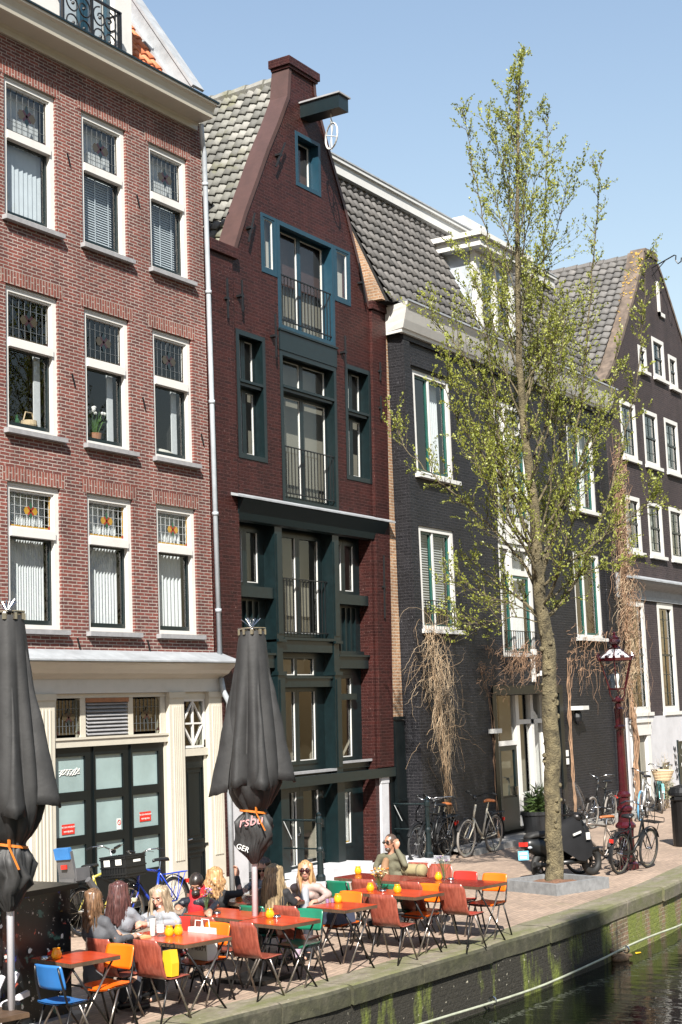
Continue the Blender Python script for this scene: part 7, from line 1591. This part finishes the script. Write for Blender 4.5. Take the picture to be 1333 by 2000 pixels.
    if frontrack:
        b = MB()
        for s in (1, -1): b.tube([(sx-.12, s*.14, .80), (sx+.22, s*.16, .80), (sx+.22, s*.16, .87)], .007, 5); b.tube([(sx+.15, s*.10, .80), (sx, s*.06, R_)], .007, 5); b.tube([(sx-.12, s*.14, .80), (sx-.14, s*.15, 1.05), (sx-.10, 0, 1.07)], .007, 5)
        for x in (-.1, -.02, .06, .14, .22): b.tube([(sx+x, -.15, .80), (sx+x, .15, .80)], .006, 5)
        b.tube([(sx+.22, -.16, .87), (sx+.22, .16, .87)], .007, 5); b.tube([(sx-.12, -.14, .92), (sx-.12, .14, .92)], .006, 5); b.build('front_carrier', 'bblack', r)
    return r
LASTOBJ = [None]
_b0 = MB.build
def _bl(s, *a, **k): LASTOBJ[0] = _b0(s, *a, **k); return LASTOBJ[0]
MB.build = _bl
def r_last(): return LASTOBJ[0]
bkB = bike('bicycle', 'blue bicycle with black plastic crate on its front carrier', (18.55, 14.55, 0), pi, radians(5), 'bblue', crate=1, rack='bblue', frontrack=True)
b = MB(); cx_, cz_ = 1.06+.05, .81
b.box(cx_-.22, cx_+.22, -.24, .24, cz_, cz_+.015)
for (x0, x1, y0, y1) in ((cx_-.22, cx_-.205, -.24, .24), (cx_+.205, cx_+.22, -.24, .24), (cx_-.204, cx_+.204, -.24, -.225), (cx_-.204, cx_+.204, .225, .24)): b.box(x0, x1, y0, y1, cz_+.016, cz_+.30)
for z in (.05, .15, .27, .30): ring_ = [(cx_-.225, -.245), (cx_+.225, -.245), (cx_+.225, .245), (cx_-.225, .245)]; [b.bar((p[0], p[1], cz_+z), (q[0], q[1], cz_+z), .02, .02) for p, q in zip(ring_, ring_[1:]+ring_[:1])]
for k in range(9): b.box(cx_+.22, cx_+.232, -.22+k*.05, -.21+k*.05, cz_+.02, cz_+.15)
cr_ = b.build('crate', 'bblack', bkB)
b = MB(); b.box(cx_+.2355, cx_+.239, .06, .17, cz_+.18, cz_+.26); b.build('crate_sticker', 'paper', cr_); b = MB(); b.box(cx_+.2355, cx_+.239, -.16, -.05, cz_+.17, cz_+.26); b.build('crate_sticker', 'paper', cr_); b = MB(); b.box(cx_-.1, cx_+.06, .2455, .2485, cz_+.2, cz_+.235); b.build('crate_sticker', 'paper', cr_)
bkA = bike('bicycle', 'yellow bicycle with a blue and grey child seat on the back', (17.02, 15.05, 0), 0, radians(-4), 'byellow', bars='chrome', hs=1.35)
b = MB(); b.box(-.28, .02, -.14, .14, .78, .84); b.obox(Matrix.Translation((-.26, 0, 1.0)) @ Matrix.Rotation(radians(-10), 4, 'Y'), .05, .30, .46); b.box(-.25, .04, .14, .17, .80, .98); b.box(-.25, .04, -.17, -.14, .80, .98); b.tube([(-.05, .2, .8), (.12, .2, .62), (.15, .2, .45)], .05, 8); b.tube([(-.05, -.2, .8), (.12, -.2, .62), (.15, -.2, .45)], .05, 8)
cs = b.build('child_seat', 'seatgrey', bkA); b = MB(); b.obox(Matrix.Translation((-.315, 0, 1.20)) @ Matrix.Rotation(radians(-10), 4, 'Y'), .07, .28, .16); b.build('head_cushion', 'seatblue', cs); b = MB(); b.box(-.325, -.30, -.05, .05, .98, 1.04); b.build('reflector', 'redp', cs)
w0 = gz(915, 1676); bike('bicycle', 'cream bicycle with brown saddle leaning by the black wall', (29.4, 14.53, 0), pi-radians(2), radians(-5), 'bcream', k=1.13, tyre='rubber_grey', saddle='leather', step=1, bars='bblack')
bike('bicycle', 'black bicycle parked right behind the iron railing', (28.1, 15.0, 0), pi, radians(-4), 'bblack', k=1.13, tyre='rubber')
bike('bicycle', 'black bicycle squeezed against the wall behind another black one', (28.45, 15.12, 0), pi+radians(5), radians(-6), 'bblack', k=1.13, saddle='leather', step=1)
bike('bicycle', 'black bicycle with front carrier leaning on the lamp post', (26.02, 10.38, 0), radians(-6), radians(7), 'bblack', k=1.06, frontrack=True, step=2)
bike('bicycle', 'bare steel bicycle with brown saddle between scooter and lamp post', (26.85, 10.62, 0), pi-radians(25), radians(6), 'bgrey', saddle='leather', guards=None, rack=False)
bike('bicycle', 'black bicycle with silver fork by the far black wall', (36.25, 14.62, 0), pi, radians(-4), 'bblack', k=1.13, tyre='rubber_grey', guards=None)
bike('bicycle', 'pale blue bicycle with bright blue tyre behind the lamp post', (38.5, 14.5, 0), pi+radians(12), radians(-5), 'bsil', k=1.13, tyre='bsky', tyre_r='rubber', guards=None, rack=False)
bm_ = bike('bicycle', 'mint bicycle with wicker basket by the white plinth', (41.0, 15.1, 0), pi+radians(25), radians(-4), 'bmint', k=1.13, tyre='rubber_grey', guards='bmint')
b = MB(); 
for k in range(7): z = .80+.036*k; b.torus((1.10, 0, z), .12+.010*k, .028, (0, 0, 1), 18, 5)
for v in b.v: v.y *= 1.35
b.build('wicker_basket', 'basket', bm_)
# scooter with leg cover and tall screen
so = root('scooter', 'black motor scooter with tall clear screen and black leg cover', 'scooter', (24.75, 11.3, 0), rot=(radians(-3), 0, radians(-24))); so.scale = (.96, .96, 1.04)
for x in (0, 1.24):
    b = MB(); b.torus((x, 0, .24), .18, .062, (0, 1, 0), 30, 9); w = b.build('wheel', 'rubber', so, smooth=True)
    b = MB(); b.torus((x, 0, .24), .115, .02, (0, 1, 0), 22, 6); [b.tube([(x, 0, .24), (x+.115*cos(k*1.257), 0, .24+.115*sin(k*1.257))], .018, 5) for k in range(5)]; b.build('rim', 'plate', w)
def loft(b, secs, n=14, m=0):
    vs = []
    for (c, w, h, e) in secs:
        for k in range(n): a = 2*pi*k/n; vs.append(V(c)+V((0, w*(abs(cos(a))**e)*(1 if cos(a) > 0 else -1), h*(abs(sin(a))**e)*(1 if sin(a) > 0 else -1))))
    b.add(vs, [(i*n+k, i*n+(k+1) % n, (i+1)*n+(k+1) % n, (i+1)*n+k) for i in range(len(secs)-1) for k in range(n)]+[tuple(range(n)), tuple((len(secs)-1)*n+k for k in reversed(range(n)))], m)
b = MB(); loft(b, [((-.38, 0, .62), .05, .05, .8), ((-.30, 0, .62), .13, .11, .8), ((-.1, 0, .58), .17, .15, .8), ((.2, 0, .52), .18, .20, .8), ((.42, 0, .40), .17, .22, .8)]); b.box(.35, .95, -.19, .19, .24, .31); b.build('body', 'bblack', so, smooth=True)
b = MB(); loft(b, [((-.30, 0, .745), .09, .035, .7), ((-.2, 0, .77), .14, .05, .7), ((.15, 0, .78), .15, .05, .7), ((.42, 0, .76), .10, .04, .7)]); b.build('seat', 'rubber', so, smooth=True)
b = MB(); loft(b, [((1.0, 0, .30), .17, .10, .8), ((1.06, 0, .55), .20, .20, .8), ((1.0, 0, .80), .17, .14, .8), ((.95, 0, .98), .10, .08, .8)]); b.tube([(1.10, 0, .75), (1.24, .0, .24)], .04, 8); b.box(1.13, 1.4, -.07, .07, .40, .47); b.build('front_shield', 'bblack', so, smooth=True)
b = MB(); b.ball((.95, 0, 1.0), (.12, .14, .09), 12, 8); 
for s in (1, -1): b.tube([(.95, 0, 1.03), (.93, s*.2, 1.05), (.86, s*.34, 1.03)], .02, 7); b.tube([(.95, s*.18, 1.05), (1.0, s*.28, 1.2), (.98, s*.32, 1.25)], .008, 5); b.ball((.98, s*.34, 1.28), (.02, .07, .05), 10, 6)
b.build('handlebar', 'plate', so, smooth=True)
b = MB(); vs = []
for i in range(9):
    for j in range(9):
        u = -1+2*j/8; z = 1.02+.58*i/8; w = .30*(1-.45*(i/8)**4)*(1-.25*(1-i/8)**3); vs.append((1.12-.18*i/8-.08*u*u, u*w, z))
b.add(vs, [(i*9+j, i*9+j+1, i*9+10+j, i*9+9+j) for i in range(8) for j in range(8)]); b.build('screen', 'clear', so, smooth=True, flip=False)
b = MB(); vs = []; n = 16
for i, (x, z0, z1, w) in enumerate(((.34, .50, .84, .20), (.5, .38, .92, .25), (.68, .30, .98, .27), (.86, .28, 1.02, .26), (1.02, .34, .98, .25), (1.14, .5, .86, .2))):
    for k in range(n+1): a = -1+2*k/n; y = w*a*(1+.05*sin(i*2+k)); z = z1-(z1-z0)*abs(a)**2.6+.012*sin(k*2.3+i*1.7); vs.append((x, y, z))
b.add(vs, [(i*(n+1)+k, (i+1)*(n+1)+k, (i+1)*(n+1)+k+1, i*(n+1)+k+1) for i in range(5) for k in range(n)]); lc = b.build('leg_cover', mat('black_nylon', (.010, .010, .011), .7, spec=.2), so, smooth=True)
b = MB(); b.obox(Matrix.Translation((.72, -.245, .74)) @ Matrix.Rotation(radians(-12), 4, 'Y'), .20, .02, .035); b.box(.93, 1.02, -.265, -.25, .62, .74); b.build('reflective_strip', 'greywhite', lc)
b = MB(); b.obox(Matrix.Translation((-.46, -.06, .46)) @ Matrix.Rotation(radians(42), 4, 'Z'), .012, .19, .15); b.build('number_plate', mat('light_blue_plate', (.16, .45, .62), .4), so); b = MB(); mt = Matrix.Translation((-.46, -.06, .46)) @ Matrix.Rotation(radians(42), 4, 'Z'); b.obox(mt @ Matrix.Translation((-.008, 0, .03)), .004, .14, .035); b.obox(mt @ Matrix.Translation((-.008, 0, -.03)), .004, .12, .035); b.build('plate_characters', 'paper', so)
b = MB(); b.bar((-.28, 0, .55), (-.45, -.03, .42), .12, .03); b.build('plate_holder', 'plate', so); b = MB(); b.box(-.42, -.36, -.09, .09, .60, .67); b.build('tail_light', 'redp', so)
for s in (1, -1): b = MB(); b.ball((-.34, s*.12, .58), (.05, .03, .025), 8, 6); b.build('indicator', 'zinc', so)
b = MB(); b.tube([(-.30, -.16, .30), (.1, -.17, .26)], [.045, .035], 10); b.tube([(.1, -.2, .18), (.15, -.22, .0)], .015, 5); b.build('exhaust', 'rubber', so)
